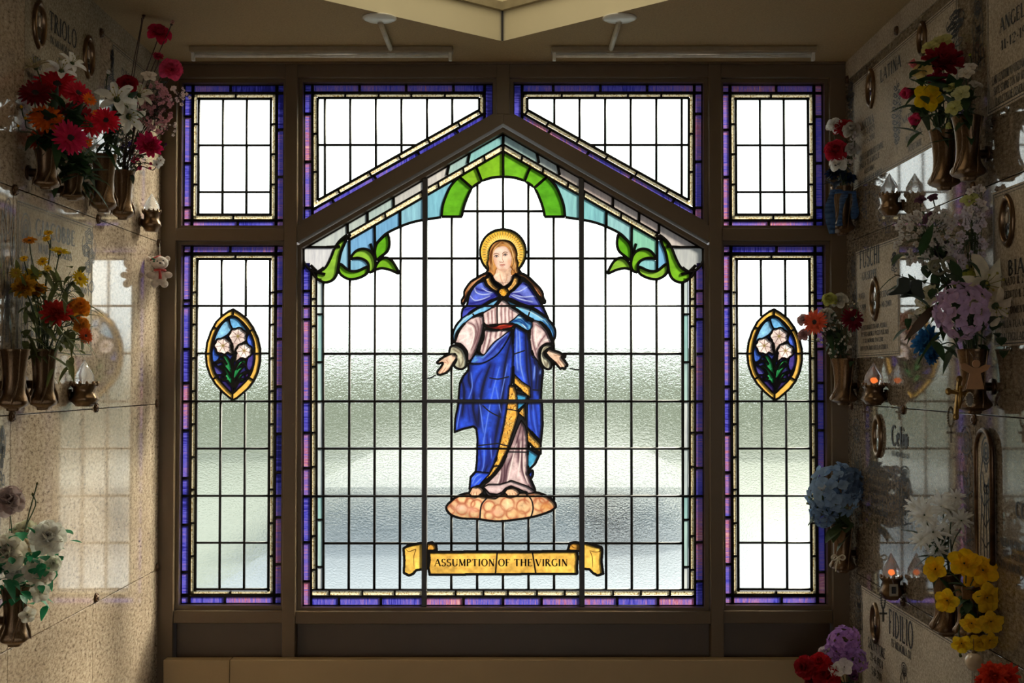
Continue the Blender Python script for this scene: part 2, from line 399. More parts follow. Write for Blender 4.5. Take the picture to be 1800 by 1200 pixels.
# glazing beads round every opening
def beads(poly, w, y0=-.045, y1=.03, name='glazing_bead'):
    n = len(poly); cx = sum(p[0] for p in poly) / n; cz = sum(p[1] for p in poly) / n; m = MB()
    A = sum(poly[i][0] * poly[(i + 1) % n][1] - poly[(i + 1) % n][0] * poly[i][1] for i in range(n)); sg = 1 if A > 0 else -1
    def offs(d):
        out = []
        for i in range(n):
            p0, p1, p2 = Vector(poly[i - 1]), Vector(poly[i]), Vector(poly[(i + 1) % n])
            e1 = (p1 - p0).normalized(); e2 = (p2 - p1).normalized()
            n1 = Vector((e1.y, -e1.x)) * sg; n2 = Vector((e2.y, -e2.x)) * sg; b = (n1 + n2); b = b / max(.2, (1 + n1.dot(n2)))
            out.append(p1 + b * d)
        return out
    o = offs(w)
    for i in range(n):
        j = (i + 1) % n; q = [tuple(poly[i]), tuple(poly[j]), tuple(o[j]), tuple(o[i])]
        if sg < 0: q = q[::-1]
        m.prism(q, y0, y1)
    m.build(name, M_FRAME, WF)

# ------------------------------------------------------------------ leaded windows
class Panes:
    def __init__(s): s.p = []
    def add(s, pts, mi=0, tint=(1, 1, 1, 1), shift=0.0): s.p.append((pts, mi, tint, shift))
    def build(s, name, mats, parent, y=-.001, **kw):
        m = MB()
        for pts, mi, t, sh in s.p: m.add([(x, y, z) for x, z in pts], [tuple(range(len(pts)))], mi)
        me = m.mesh(name, mats, False)
        a = me.attributes.new('tint', 'FLOAT_COLOR', 'FACE'); a.data.foreach_set('color', [c for q in s.p for c in q[2]])
        b = me.attributes.new('shift', 'FLOAT', 'FACE'); b.data.foreach_set('value', [q[3] for q in s.p])
        o = bpy.data.objects.new(name, me); link(o, parent); return tag(o, **kw)
def came(m, pts, w, y0=-.006, y1=.011):
    """lead came: shallow rounded strip following a line in the window plane"""
    pts = [Vector(p) for p in pts]; N = len(pts); rings = []
    for i, p in enumerate(pts):
        d = pts[min(i + 1, N - 1)] - pts[max(i - 1, 0)]
        if d.length < 1e-9: continue
        d.normalize(); nrm = Vector((-d.y, d.x)); h = w * .57; yc = (y0 + y1) / 2
        ring = []
        for (a, b) in ((-1, yc), (-.75, y0 + .001), (0, y0 - .001), (.75, y0 + .001), (1, yc), (.6, y1), (-.6, y1)):
            q = p + nrm * (a * h); ring.append((q.x, b, q.y))
        rings.append(ring)
    if len(rings) > 1: m.loft(rings)
PXM = S   # metres per photo pixel on the window plane
def clear_pane(outer, holes, parent, y=.0, th=.005):
    pts = []; edges = []
    for poly in [outer] + holes:
        b = len(pts); pts += [Vector(p) for p in poly]; edges += [(b + i, b + (i + 1) % len(poly)) for i in range(len(poly))]
    vs, es, fs, *_ = geometry.delaunay_2d_cdt(pts, edges, [], 0, 1e-5)
    keep = []
    for f in fs:
        x = sum(vs[i].x for i in f) / len(f); z = sum(vs[i].y for i in f) / len(f)
        if pip(x, z, outer) and not any(pip(x, z, h) for h in holes): keep.append(tuple(f))
    cnt = {}
    for f in keep:
        for i in range(len(f)):
            e = (f[i], f[(i + 1) % len(f)]); cnt[e] = 1
    m = MB(); n = len(vs)
    m.v = [(v.x, y, v.y) for v in vs] + [(v.x, y + th, v.y) for v in vs]
    for f in keep:     # front faces must look towards -Y
        m.f.append(tuple(f)); m.f.append(tuple(i + n for i in reversed(f))); m.m += [0, 0]
    for (a, b) in cnt:
        if (b, a) not in cnt: m.f.append((b, a, a + n, b + n)); m.m.append(0)
    o = m.build('clear_rippled_glass', M_CLEAR, parent)
    bm = bmesh.new(); bm.from_mesh(o.data); bmesh.ops.recalc_face_normals(bm, faces=bm.faces); bm.to_mesh(o.data); bm.free()
    return o
def strip_row(P, m, a0, a1, b0, b1, divs, horiz, mi, wdiv, shifts=None, add_cames=True):
    """row of border pieces between a0..a1 along the strip and b0..b1 across it"""
    e = sorted([a0] + [d for d in divs if min(a0, a1) < d < max(a0, a1)] + [a1])
    for i in range(len(e) - 1):
        q = [(e[i], b0), (e[i + 1], b0), (e[i + 1], b1), (e[i], b1)] if horiz else [(b0, e[i]), (b1, e[i]), (b1, e[i + 1]), (b0, e[i + 1])]
        P.add(q, mi, shift=(random.uniform(-.2, .24)))
    for d in e[1:-1]:
        came(m, [(d, b0), (d, b1)] if horiz else [(b0, d), (b1, d)], wdiv * PXM)
def side_window(idx, flip, y_ref, X, Yt, hl, divL, divR, divG, bt, bb, gt, gb, medallion=False, thick=()):
    xs = [XP(x, y_ref) for x in X]
    xL, xb1, xg0, xg1, xl0, v1, v2, xl1, xg2, xg3, xb2, xR = xs
    z0, zb0, zg0, zg1, zl0, zl1, zg2, zg3, zb1, z1 = [ZP(y) for y in Yt]
    W = empty('window_%d' % idx, (0, YW, 0), kind='structure')
    B = Panes(); G = Panes(); m = MB()
    dz = lambda l: [ZP(y) for y in l]
    dx = lambda l: [XP(x, y_ref) for x in l]
    strip_row(B, m, z1, z0, xL, xb1, dz(divL), False, 0, 4.5)
    strip_row(B, m, z1, z0, xb2, xR, dz(divR), False, 0, 4.5)
    strip_row(B, m, xb1, xb2, z0, zb0, dx(bt), True, 1, 4.5); strip_row(B, m, xb1, xb2, zb1, z1, dx(bb), True, 1, 4.5)
    strip_row(G, m, zg3, zg0, xg0, xg1, dz(divG), False, 0, 3.5); strip_row(G, m, zg3, zg0, xg2, xg3, dz(divG), False, 0, 3.5)
    strip_row(G, m, xg0, xg3, zg0, zg1, dx(gt), True, 0, 3.5); strip_row(G, m, xg0, xg3, zg2, zg3, dx(gb), True, 0, 3.5)
    c1 = (xb1 + xg0) / 2; c2 = (xg3 + xb2) / 2; t1 = (zb0 + zg0) / 2; t2 = (zg3 + zb1) / 2
    for x in (c1, c2): came(m, [(x, z0), (x, z1)], abs(xg0 - xb1) + 1.2 * PXM)
    for z in (t1, t2): came(m, [(xL, z), (xR, z)], abs(zg0 - zb0) + 1.2 * PXM)
    for x in (xl0, xl1): came(m, [(x, zg1), (x, zg2)], 4.6 * PXM)
    for z in (zl0, zl1): came(m, [(xg1, z), (xg2, z)], 4.4 * PXM)
    for x in (xL, xR): came(m, [(x, z0), (x, z1)], 3 * PXM)
    for z in (z0, z1): came(m, [(xL, z), (xR, z)], 3 * PXM)
    hz = dz(hl)
    holes = []
    if medallion:
        pm = medallion; holes = [pm]
    def clip(p, q):
        n = 160; seg = None; out = []
        for i in range(n + 1):
            t = i / n; c = (p[0] + (q[0] - p[0]) * t, p[1] + (q[1] - p[1]) * t)
            ok = not any(pip(c[0], c[1], h) for h in holes)
            if ok: seg = [c, c] if seg is None else [seg[0], c]
            elif seg: out.append(seg); seg = None
        if seg: out.append(seg)
        return out
    for v in (v1, v2):
        for s in clip((v, zl0), (v, zl1)): came(m, s, 4.0 * PXM)
    for k, z in enumerate(hz):
        full = k in thick
        for s in clip((xL if full else xl0, z), (xR if full else xl1, z)): came(m, s, (3.6) * PXM, y0=-.010 if full else -.006)
    clear_pane([(xl0, zl1), (xl1, zl1), (xl1, zl0), (xl0, zl0)], holes, W)
    if flip:
        pass
    B.build('violet_border_glass', [M_BORD_V, M_BORD_H], W); G.build('gold_border_glass', [M_GOLD], W)
    m.build('lead_cames', M_LEAD, W, smooth=True)
    beads([(xL, z1), (xR, z1), (xR, z0), (xL, z0)], 7.2 * PXM)
    return W
small = dict(y_ref=262, X=[324, 336.3, 340.7, 346.5, 349, 391.6, 433.6, 476, 478.8, 484, 488.3, 501],
    Yt=[149.3, 162, 165.5, 171.5, 173.5, 377, 379, 385, 389.3, 398.3], hl=[255.2, 337.3], divL=[204.8, 286.7, 364.5], divR=[228, 310.7],
    divG=[218, 270.7, 324], bt=[404.8], bb=[419], gt=[414], gb=[411])
tall = dict(y_ref=747, X=[320.8, 333, 337.3, 342.7, 345, 387.7, 430.6, 473.3, 476.3, 481.3, 485.7, 498.4],
    Yt=[432, 443.5, 448.5, 453, 455, 1035.6, 1038.5, 1044, 1047.5, 1060.5], hl=[537.6, 621, 705, 788, 871, 953.5],
    divL=[528, 613, 672.6, 756, 840, 922, 1005], divR=[512, 595.6, 679, 762, 830, 908.7, 991],
    divG=[513.7, 570, 629, 687, 745, 803, 860, 919, 977], bt=[403], bb=[397.6], gt=[412], gb=[407])
def mirrored(d):
    e = dict(d); a = 2 * 884.9; e['X'] = [a - x for x in reversed(d['X'])]; e['divL'], e['divR'] = d['divR'], d['divL']
    for k in ('bt', 'bb', 'gt', 'gb'): e[k] = [a - x for x in d[k]]
    return e

# ------------------------------------------------------------------ painted-glass raster
class Paint:
    """painter for the fired-on painting: shapes in photo pixels, laid on a fine cell grid"""
    def __init__(s, x0, y0, x1, y1, step):
        s.x0, s.y0, s.st = x0, y0, step; s.w = int((x1 - x0) / step); s.h = int((y1 - y0) / step)
        s.lab = np.zeros((s.h, s.w), int); s.grp = np.zeros((s.h, s.w), int); s.col = np.ones((s.h, s.w, 3))
        s.X, s.Y = np.meshgrid(x0 + (np.arange(s.w) + .5) * step, y0 + (np.arange(s.h) + .5) * step)
        s.names = ['']; s.T = (1, 0, 0); s.ng = 0
        s.noise = s._noise()
    def _noise(s):
        n = np.zeros((s.h, s.w))
        for sc, a in ((4, .5), (10, 1), (28, 1)):
            g = rng.rand(s.h // sc + 3, s.w // sc + 3); yi = np.arange(s.h) / sc; xi = np.arange(s.w) / sc
            y0 = yi.astype(int); x0 = xi.astype(int); fy = (yi - y0)[:, None]; fx = (xi - x0)[None]
            n += a * ((g[y0][:, x0] * (1 - fx) + g[y0][:, x0 + 1] * fx) * (1 - fy) + (g[y0 + 1][:, x0] * (1 - fx) + g[y0 + 1][:, x0 + 1] * fx) * fy)
        return (n - n.mean()) / n.std()
    def frame(s, k, ox, oy): s.T = (k, ox, oy)
    def tr(s, pts): k, ox, oy = s.T; return [(ox + k * x, oy + k * y) for x, y in pts]
    def win(s, pts, pad=0):
        xs = [p[0] for p in pts]; ys = [p[1] for p in pts]
        a = max(0, int((min(xs) - pad - s.x0) / s.st)); b = min(s.w, int((max(xs) + pad - s.x0) / s.st) + 2)
        c = max(0, int((min(ys) - pad - s.y0) / s.st)); d = min(s.h, int((max(ys) + pad - s.y0) / s.st) + 2)
        return slice(c, d), slice(a, b)
    def mask(s, pts):
        w = s.win(pts); X, Y = s.X[w], s.Y[w]; c = np.zeros(X.shape, bool); j = len(pts) - 1
        for i in range(len(pts)):
            xi, yi = pts[i]; xj, yj = pts[j]
            if yi != yj: c ^= ((yi > Y) != (yj > Y)) & (X < (xj - xi) * (Y - yi) / (yj - yi) + xi)
            j = i
        return w, c
    def fill(s, name, pts, rgb, smooth=True, newgrp=True, edge=.35, ew=3.0, mott=.08, rgb2=None, grad=None, ecol=None):
        p = s.tr(pts); p = smooth_closed(p, 5) if smooth else p
        w, m = s.mask(p)
        if name not in s.names: s.names.append(name)
        s.lab[w][m] = s.names.index(name)
        if newgrp: s.ng += 1
        s.grp[w][m] = s.ng
        c = np.array(rgb, float)[None, None] * np.ones(m.shape + (3,))
        if rgb2 is not None:
            ys = s.Y[w]; xs = s.X[w]; gx, gy = grad or (0, 1); q = xs * gx + ys * gy; q = (q - q[m].min()) / max(1e-6, (q[m].max() - q[m].min())) if m.any() else q
            c = c * (1 - q[..., None]) + np.array(rgb2, float) * q[..., None]
        if edge:
            d = np.full(m.shape, 9.0); q = m.copy(); n = int(ew / s.st)
            dist = np.zeros(m.shape)
            for i in range(n):
                r = q.copy(); r[1:] &= q[:-1]; r[:-1] &= q[1:]; r[:, 1:] &= q[:, :-1]; r[:, :-1] &= q[:, 1:]; dist += r; q = r
            k = (1 - dist / n)[..., None] * edge
            ec = np.array(ecol if ecol else [v * .25 for v in rgb], float); c = c * (1 - k) + ec * k
        c *= (1 + mott * s.noise[w])[..., None]
        s.col[w][m] = c[m]
        return p
    def stroke(s, pts, width, rgb, alpha=.8, only=None, smooth=True, taper=True, onlygrp=False):
        p = s.tr(pts); p = smooth_open(p, 5) if smooth and len(p) > 2 else p; width = width
        w = s.win(p, width + 2); X, Y = s.X[w], s.Y[w]; best = np.full(X.shape, 1e9); L = len(p) - 1
        for i in range(L):
            ax, ay = p[i]; bx, by = p[i + 1]; dx, dy = bx - ax, by - ay; q = dx * dx + dy * dy + 1e-9
            t = np.clip(((X - ax) * dx + (Y - ay) * dy) / q, 0, 1); d = np.hypot(X - ax - t * dx, Y - ay - t * dy)
            tt = (i + t) / L; ww = width * (np.sqrt(np.clip(4 * tt * (1 - tt), .04, 1)) if taper else 1)
            best = np.minimum(best, d - ww / 2)
        a = np.clip(.5 - best / (s.st * 1.2), 0, 1) * alpha
        if only is not None:
            ids = [s.names.index(n) for n in ([only] if isinstance(only, str) else only)]; a = a * np.isin(s.lab[w], ids)
        else: a = a * (s.lab[w] > 0)
        s.col[w] = s.col[w] * (1 - a[..., None]) + np.array(rgb, float) * a[..., None]
    def fold(s, pts, width, rgb, alpha, only=None):
        p = s.tr(pts); p = smooth_open(p, 4) if len(p) > 2 else p; w = s.win(p, width * 2.5); X, Y = s.X[w], s.Y[w]; best = np.full(X.shape, 1e9); L = len(p) - 1
        for i in range(L):
            ax, ay = p[i]; bx, by = p[i + 1]; dx, dy = bx - ax, by - ay; q = dx * dx + dy * dy + 1e-9
            t = np.clip(((X - ax) * dx + (Y - ay) * dy) / q, 0, 1); best = np.minimum(best, np.hypot(X - ax - t * dx, Y - ay - t * dy))
        a = np.exp(-(best / width) ** 2) * alpha
        a = a * (np.isin(s.lab[w], [s.names.index(n) for n in ([only] if isinstance(only, str) else only)]) if only is not None else (s.lab[w] > 0))
        s.col[w] = s.col[w] * (1 - a[..., None]) + np.array(rgb, float) * a[..., None]
    def soft(s, cx, cy, rx, ry, rgb, alpha, only=None):
        (cx, cy), = s.tr([(cx, cy)]); k = s.T[0]; rx *= k; ry *= k
        w = s.win([(cx - rx * 2, cy - ry * 2), (cx + rx * 2, cy + ry * 2)])
        a = np.exp(-(((s.X[w] - cx) / rx) ** 2 + ((s.Y[w] - cy) / ry) ** 2)) * alpha
        if only is not None: a = a * np.isin(s.lab[w], [s.names.index(n) for n in ([only] if isinstance(only, str) else only)])
        else: a = a * (s.lab[w] > 0)
        s.col[w] = s.col[w] * (1 - a[..., None]) + np.array(rgb, float) * a[..., None]
    def leads(s, inner=1.2, outer=2.2):
        def dil(m, r):
            n = int(math.ceil(r / s.st)); o = m.copy()
            for dy in range(-n, n + 1):
                for dx in range(-n, n + 1):
                    if dx * dx + dy * dy <= (r / s.st) ** 2 and (dx or dy):
                        o[max(0, dy):s.h + min(0, dy), max(0, dx):s.w + min(0, dx)] |= m[max(0, -dy):s.h + min(0, -dy), max(0, -dx):s.w + min(0, -dx)]
            return o
        g = s.grp; e = np.zeros(g.shape, bool); x = g[:, 1:] != g[:, :-1]; y = g[1:] != g[:-1]
        e[:, 1:] |= x; e[:-1] |= False; e[1:] |= y
        sil = g > 0; es = np.zeros(g.shape, bool); es[:, 1:] |= sil[:, 1:] != sil[:, :-1]; es[1:] |= sil[1:] != sil[:-1]
        L = dil(e, inner) | dil(es, outer); s.lead = L
    def cells(s, mask, name, parent, mat, y, colored=True, thick=0, dX=0.0, **kw):
        if not mask.any(): return None
        H, W = mask.shape; ii, jj = np.nonzero(mask); vid = -np.ones((H + 1, W + 1), int)
        use = np.zeros((H + 1, W + 1), bool)
        for a, b in ((0, 0), (0, 1), (1, 0), (1, 1)): use[ii + a, jj + b] = True
        vid[use] = np.arange(use.sum()); vi, vj = np.nonzero(use)
        px = s.x0 + vj * s.st; py = s.y0 + vi * s.st
        a = (px - CX) / F; b = (600 - py) / F; den = ct - st * b
        co = np.stack([a / den * YW + dX, np.full(len(px), y), EYE + (st + ct * b) / den * YW], 1)
        fc = np.stack([vid[ii, jj], vid[ii + 1, jj], vid[ii + 1, jj + 1], vid[ii, jj + 1]], 1)
        me = bpy.data.meshes.new(name); me.vertices.add(len(co)); me.vertices.foreach_set('co', co.ravel())
        me.loops.add(fc.size); me.loops.foreach_set('vertex_index', fc.ravel()); me.polygons.add(len(fc))
        me.polygons.foreach_set('loop_start', np.arange(0, fc.size, 4)); me.materials.append(mat)
        me.update(calc_edges=True)
        if colored:
            c = np.clip(s.col[ii, jj], 0, 255) / 255; lin = np.where(c <= .04045, c / 12.92, ((c + .055) / 1.055) ** 2.4)
            at = me.attributes.new('tint', 'FLOAT_COLOR', 'FACE'); at.data.foreach_set('color', np.concatenate([lin, np.ones((len(lin), 1))], 1).ravel().astype(np.float32))
        o = bpy.data.objects.new(name, me); link(o, parent); tag(o, **kw)
        if thick:
            so = o.modifiers.new('thickness', 'SOLIDIFY'); so.thickness = thick; so.offset = 0
        return o
    def emit(s, parent, dX=0.0, y=-.001, labels=None):
        out = []
        for k, n in enumerate(s.names):
            if k: out.append(s.cells((s.lab == k) & ~(s.lead & False), n, parent, M_PAINT, y, dX=dX))
        s.cells(s.lead, 'figure_leading', parent, M_LEAD, y + .0015, colored=False, thick=.012, dX=dX)
        return out
# ------------------------------------------------------------------ side windows
def fr(k, ox, oy): return lambda pts: [(ox + k * x, oy + k * y) for x, y in pts]
fD = fr(.15, 350, 530)
MED = fD([(400, 88), (470, 130), (560, 200), (630, 300), (690, 430), (718, 560), (715, 700), (690, 820), (640, 930), (580, 1010), (500, 1080), (440, 1130), (392, 1150),
          (340, 1110), (270, 1050), (190, 960), (130, 860), (90, 740), (78, 610), (95, 480), (140, 350), (200, 240), (280, 160), (350, 110)])
def med_world(dx): return [R(x + dx, y) for x, y in MED]
MDX = 951.5
side_window(1, False, **small)
W5 = side_window(5, False, medallion=med_world(0), thick=(0, 2, 4), **tall)
side_window(4, True, **mirrored(small))
W7 = side_window(7, True, medallion=med_world(MDX), thick=(0, 2, 4), **mirrored(tall))

def medallion():
    P = Paint(360, 540, 460, 706, .5); P.frame(.15, 350, 530)
    P.fill('gold_oval_border', [tuple(((x - 350) / .15, (y - 530) / .15)) for x, y in MED], (246, 196, 92), smooth=False, edge=.1, ecol=(200, 140, 50), mott=.04)
    inner = [(400, 165), (460, 195), (530, 260), (590, 340), (640, 460), (655, 600), (645, 720), (610, 840), (550, 930), (480, 1000), (395, 1070), (330, 1020), (250, 930), (180, 830), (145, 700), (140, 580), (160, 450), (210, 320), (290, 220), (350, 175)]
    P.fill('blue_ground', inner, (70, 110, 205), rgb2=(50, 34, 90), grad=(.15, 1), edge=.2)
    for pts, c in (([(345, 215), (390, 320), (340, 380), (300, 410), (180, 465), (215, 350), (280, 250)], (135, 195, 235)), ([(352, 205), (400, 180), (470, 215), (575, 350), (560, 370), (480, 325), (395, 320)], (110, 180, 232)),
                   ([(575, 380), (600, 375), (640, 480), (645, 570), (600, 540), (555, 460)], (74, 104, 210)), ([(610, 590), (650, 600), (640, 740), (600, 805), (560, 780), (560, 690)], (72, 60, 140)),
                   ([(165, 500), (185, 500), (205, 600), (245, 625), (230, 680), (165, 705), (150, 610)], (66, 110, 220)), ([(170, 735), (250, 780), (285, 840), (200, 850)], (80, 74, 150)),
                   ([(550, 850), (600, 820), (560, 900)], (100, 50, 150)), ([(215, 860), (265, 860), (250, 915)], (104, 60, 160))):
        P.fill('blue_ground', pts, c, edge=.45, ecol=(40, 80, 190), mott=.1)
    for k in ((345, 215, 395, 330), (190, 465, 140, 470), (575, 380, 610, 345), (560, 590, 660, 590), (150, 715, 190, 720)): pass
    for b, s in (((386, 1060), 1), ((400, 1060), -1)):
        pass
    G = (70, 196, 110); GD = (14, 60, 40)
    leaves = [[(386, 1000), (380, 900), (340, 760), (300, 680), (270, 640), (250, 650), (300, 630), (350, 680), (385, 790), (395, 900)],
              [(380, 960), (330, 880), (290, 800), (240, 760), (270, 750), (330, 800), (375, 880)], [(375, 975), (330, 920), (280, 915), (290, 895), (340, 900), (370, 930)],
              [(384, 820), (350, 700), (290, 620), (330, 640), (375, 720)], [(380, 850), (300, 760), (270, 700), (205, 720), (240, 685), (300, 700), (350, 770)],
              [(388, 800), (380, 690), (415, 615), (405, 700), (395, 790)], [(392, 1050), (400, 900), (430, 780), (490, 690), (545, 690), (500, 720), (450, 800), (420, 900), (405, 1040)],
              [(400, 1040), (430, 950), (480, 850), (560, 815), (500, 870), (450, 950), (412, 1045)], [(405, 1050), (440, 980), (480, 910), (525, 900), (520, 930), (480, 930), (440, 990)],
              [(400, 880), (420, 760), (455, 700), (430, 760), (410, 870)], [(500, 690), (545, 680), (545, 740), (520, 720)], [(415, 880), (460, 780), (540, 745), (490, 800), (440, 880)],
              [(385, 960), (300, 870), (280, 850), (330, 860), (375, 920)]]
    for l in leaves: P.fill('green_leaves', l, G, newgrp=False, edge=.5, ew=1.2, ecol=GD, mott=.05, rgb2=(30, 128, 70))
    P.ng += 1
    def lily(cx, cy, r, tail):
        P.fill('white_lilies', tail, (228, 206, 196), edge=.5, ew=2, ecol=(120, 80, 80))
        pts = []
        for i in range(48):
            a = 2 * math.pi * i / 48; rr = r * (1 + .16 * abs(math.sin(a * 3.5)) - .05); pts.append((cx + rr * math.cos(a), cy + rr * math.sin(a) * .97))
        P.fill('white_lilies', pts, (247, 228, 222), newgrp=False, smooth=False, edge=.45, ew=2.2, ecol=(160, 110, 105))
        for i in range(7):
            a = 2 * math.pi * i / 7 + .3; P.stroke([(cx + 14 * math.cos(a), cy + 14 * math.sin(a)), (cx + r * math.cos(a), cy + r * math.sin(a))], .9, (70, 36, 34), .85, 'white_lilies')
        for i in range(14):
            a = 2 * math.pi * i / 14; P.stroke([(cx, cy), (cx + .45 * r * math.cos(a), cy + .45 * r * math.sin(a))], .5, (120, 84, 50), .7, 'white_lilies')
        P.soft(cx, cy, 16, 16, (120, 110, 40), .8, 'white_lilies')
    lily(455, 405, 98, [(390, 450), (470, 490), (440, 540), (415, 595), (400, 590), (395, 520)])
    lily(280, 515, 93, [(300, 560), (380, 560), (388, 615), (350, 600)])
    lily(528, 575, 88, [(445, 600), (500, 640), (440, 695), (428, 680)])
    P.leads(1.3, 1.6)
    # dividers of the gold rim and ring lead
    def dv(p, q, w=1.5):
        p, q = P.tr([p, q]); d = np.hypot(0, 0)
        ax, ay = p; bx, by = q; L2 = (bx - ax) ** 2 + (by - ay) ** 2; t = np.clip(((P.X - ax) * (bx - ax) + (P.Y - ay) * (by - ay)) / L2, 0, 1)
        P.lead |= np.hypot(P.X - ax - t * (bx - ax), P.Y - ay - t * (by - ay)) < w
    for p, q in (((400, 88), (400, 170)), ((395, 1150), (395, 1065)), ((78, 605), (142, 605)), ((655, 605), (718, 605)), ((180, 300), (225, 325)), ((575, 355), (640, 320)), ((165, 905), (210, 880)), ((585, 885), (630, 915))): dv(p, q)
    return P
MEDP = medallion()
for W, dx, nm in ((W5, 0, 5), (W7, MDX, 7)):
    md = empty('lily_medallion', (0, 0, 0), parent=W, label='pointed oval medallion with white lilies on blue')
    dX = (R(411 + dx, 620)[0] - R(411, 620)[0]); MEDP.emit(md, dX=dX)

# ------------------------------------------------------------------ upper gable windows (2, 3)
def gable_window(idx, mirror):
    W = empty('window_%d' % idx, (0, YW, 0), kind='structure'); B = Panes(); G = Panes(); m = MB()
    f = (lambda p: mir(p)) if mirror else (lambda p: p)
    pp = lambda x, y: f(R(x, y))
    def diag(x, off): return 202.7 + (868 - x) * .5596 + off
    x0, x1, x2, x3, x4, xr4, xr3, xr2, xr1 = 535.3, 547, 551.5, 557, 559.5, 841.5, 844, 849.2, 854
    xR = 866.7; t0, t1, t2, t3, t4 = 148.5, 161, 165.5, 170.5, 173.5
    def q(P, pts, mi, sh=None): P.add([pp(*p) for p in pts], mi, shift=random.uniform(-.2, .22) if sh is None else sh)
    # left upright violet strip
    ys = [t0, 203, 286, 365.5, diag(x0, 0)]; ys = [148.5, 200, 284, 365, 389]
    for a, b in zip(ys[:-1], ys[1:]):
        bb = b if b < 380 else diag(x0, -1); q(B, [(x0, a), (x1, a), (x1, min(bb, diag(x1, -1))), (x0, bb)], 0)
        if b < 380: came(m, [pp(x0, b), pp(x1, b)], 4.5 * PXM)
    xs = [x1, 632, 714, 797, xr1]
    for a, b in zip(xs[:-1], xs[1:]):
        q(B, [(a, t0), (b, t0), (b, t1), (a, t1)], 1)
        if b < 850: came(m, [pp(b, t0), pp(b, t1)], 4.5 * PXM)
    q(B, [(xr1, t0), (xR, t0), (xR, diag(xR, 0)), (xr1, diag(xr1, 0))], 0, .0 - .18)
    xs = [x1 + 2, 587, 661, 737, 805, xr1]
    for a, b in zip(xs[:-1], xs[1:]):
        q(B, [(a, diag(a, -10)), (b, diag(b, -10)), (b, diag(b, 0)), (a, diag(a, 0))], 1, random.uniform(-.2, 0))
        if b < 850: came(m, [pp(b - 3, diag(b - 3, -11)), pp(b + 2, diag(b + 2, 0))], 4.5 * PXM)
    # gold strips
    for a, b in zip([t2, 235, 302, 330], [235, 302, 366, 366]):
        if a != 330: q(G, [(x2, a), (x3, a), (x3, min(b, diag(x3, -17))), (x2, min(b, diag(x2, -17)))], 0); came(m, [pp(x2, b), pp(x3, b)], 3.5 * PXM)
    xs = [x2, 607, 665.5, 723, 782, xr2]
    for a, b in zip(xs[:-1], xs[1:]):
        q(G, [(a, t2), (b, t2), (b, t3), (a, t3)], 0); came(m, [pp(b, t2), pp(b, t3)], 3.5 * PXM)
    q(G, [(xr3, t2), (xr2, t2), (xr2, diag(xr2, -13)), (xr3, diag(xr3, -13))], 0)
    xs = [x3, 596, 651, 703, 754, 807, xr3]
    for a, b in zip(xs[:-1], xs[1:]):
        q(G, [(a, diag(a, -22)), (b, diag(b, -22)), (b, diag(b, -15.5)), (a, diag(a, -15.5))], 0); came(m, [pp(b - 2, diag(b - 2, -23)), pp(b + 2, diag(b + 2, -14))], 3.5 * PXM)
    # long cames
    cl = lambda a, b, w, **k: came(m, [pp(*a), pp(*b)], w * PXM, **k)
    cl((x0, t0), (x0, diag(x0, 0)), 3); cl((xR, t0), (xR, diag(xR, 0)), 3); cl((x0, t0), (xR, t0), 3); cl((x0, diag(x0, 0)), (xR, diag(xR, 0)), 3)
    cl((549.3, t0), (549.3, diag(549.3, -2)), 5); cl((xr1 - 2.3, t0), (xr1 - 2.3, diag(xr1, 0)), 5); cl((x0, 163.2), (xr1, 163.2), 5)
    cl((547, diag(547, -12.7)), (xr1, diag(xr1, -12.7)), 4.5)
    cl((558.5, 172), (558.5, diag(558.5, -24)), 4.4); cl((558.5, 172), (842.5, 172), 4.4); cl((842.5, 172), (842.5, diag(842.5, -24)), 4.4); cl((558.5, diag(558.5, -24)), (842.5, diag(842.5, -24)), 4.4)
    vs = [571, 615.7, 660.7, 705.7, 750.7, 795]
    for v in vs: cl((v, 172), (v, diag(v, -24)), 4)
    xe = 868 - (254.5 + 24 - 202.7) / .5596
    cl((558.5, 254.5), (xe, 254.5), 4)
    clear_pane([pp(558.5, 172), pp(842.5, 172), pp(842.5, diag(842.5, -24)), pp(558.5, diag(558.5, -24))], [], W)
    B.build('violet_border_glass', [M_BORD_V, M_BORD_H], W); G.build('gold_border_glass', [M_GOLD], W); m.build('lead_cames', M_LEAD, W, smooth=True)
    beads([pp(x0, t0), pp(xR, t0), pp(xR, diag(xR, 0)), pp(x0, diag(x0, 0))], 7.2 * PXM)
gable_window(2, False); gable_window(3, True)

# ------------------------------------------------------------------ centre window
W6 = empty('window_6', (0, YW, 0), kind='structure')
Z4 = fr(.28329, 500, 180)
def lerp(a, b, t): return a + (b - a) * t
CB = Panes(); CG = Panes(); CT = Panes(); CGR = Panes(); cm = MB()
def both(P, pts, mi=0, tint=None, tint2=None, sh=0):
    a = [R(*p) for p in pts]; P.add(a, mi, srgb(*(tint or (255, 255, 255))), sh); P.add([mir(p) for p in a], mi, srgb(*(tint2 or tint or (255, 255, 255))), -sh * .5 + random.uniform(-.08, .08))
def cboth(pts, w, sm=False, **k):
    pts = smooth_open(pts, 4) if sm else pts; a = [R(*p) for p in pts]; came(cm, a, w * PXM, **k); came(cm, [mir(p) for p in a], w * PXM, **k)
gB = lambda x: gL(x)
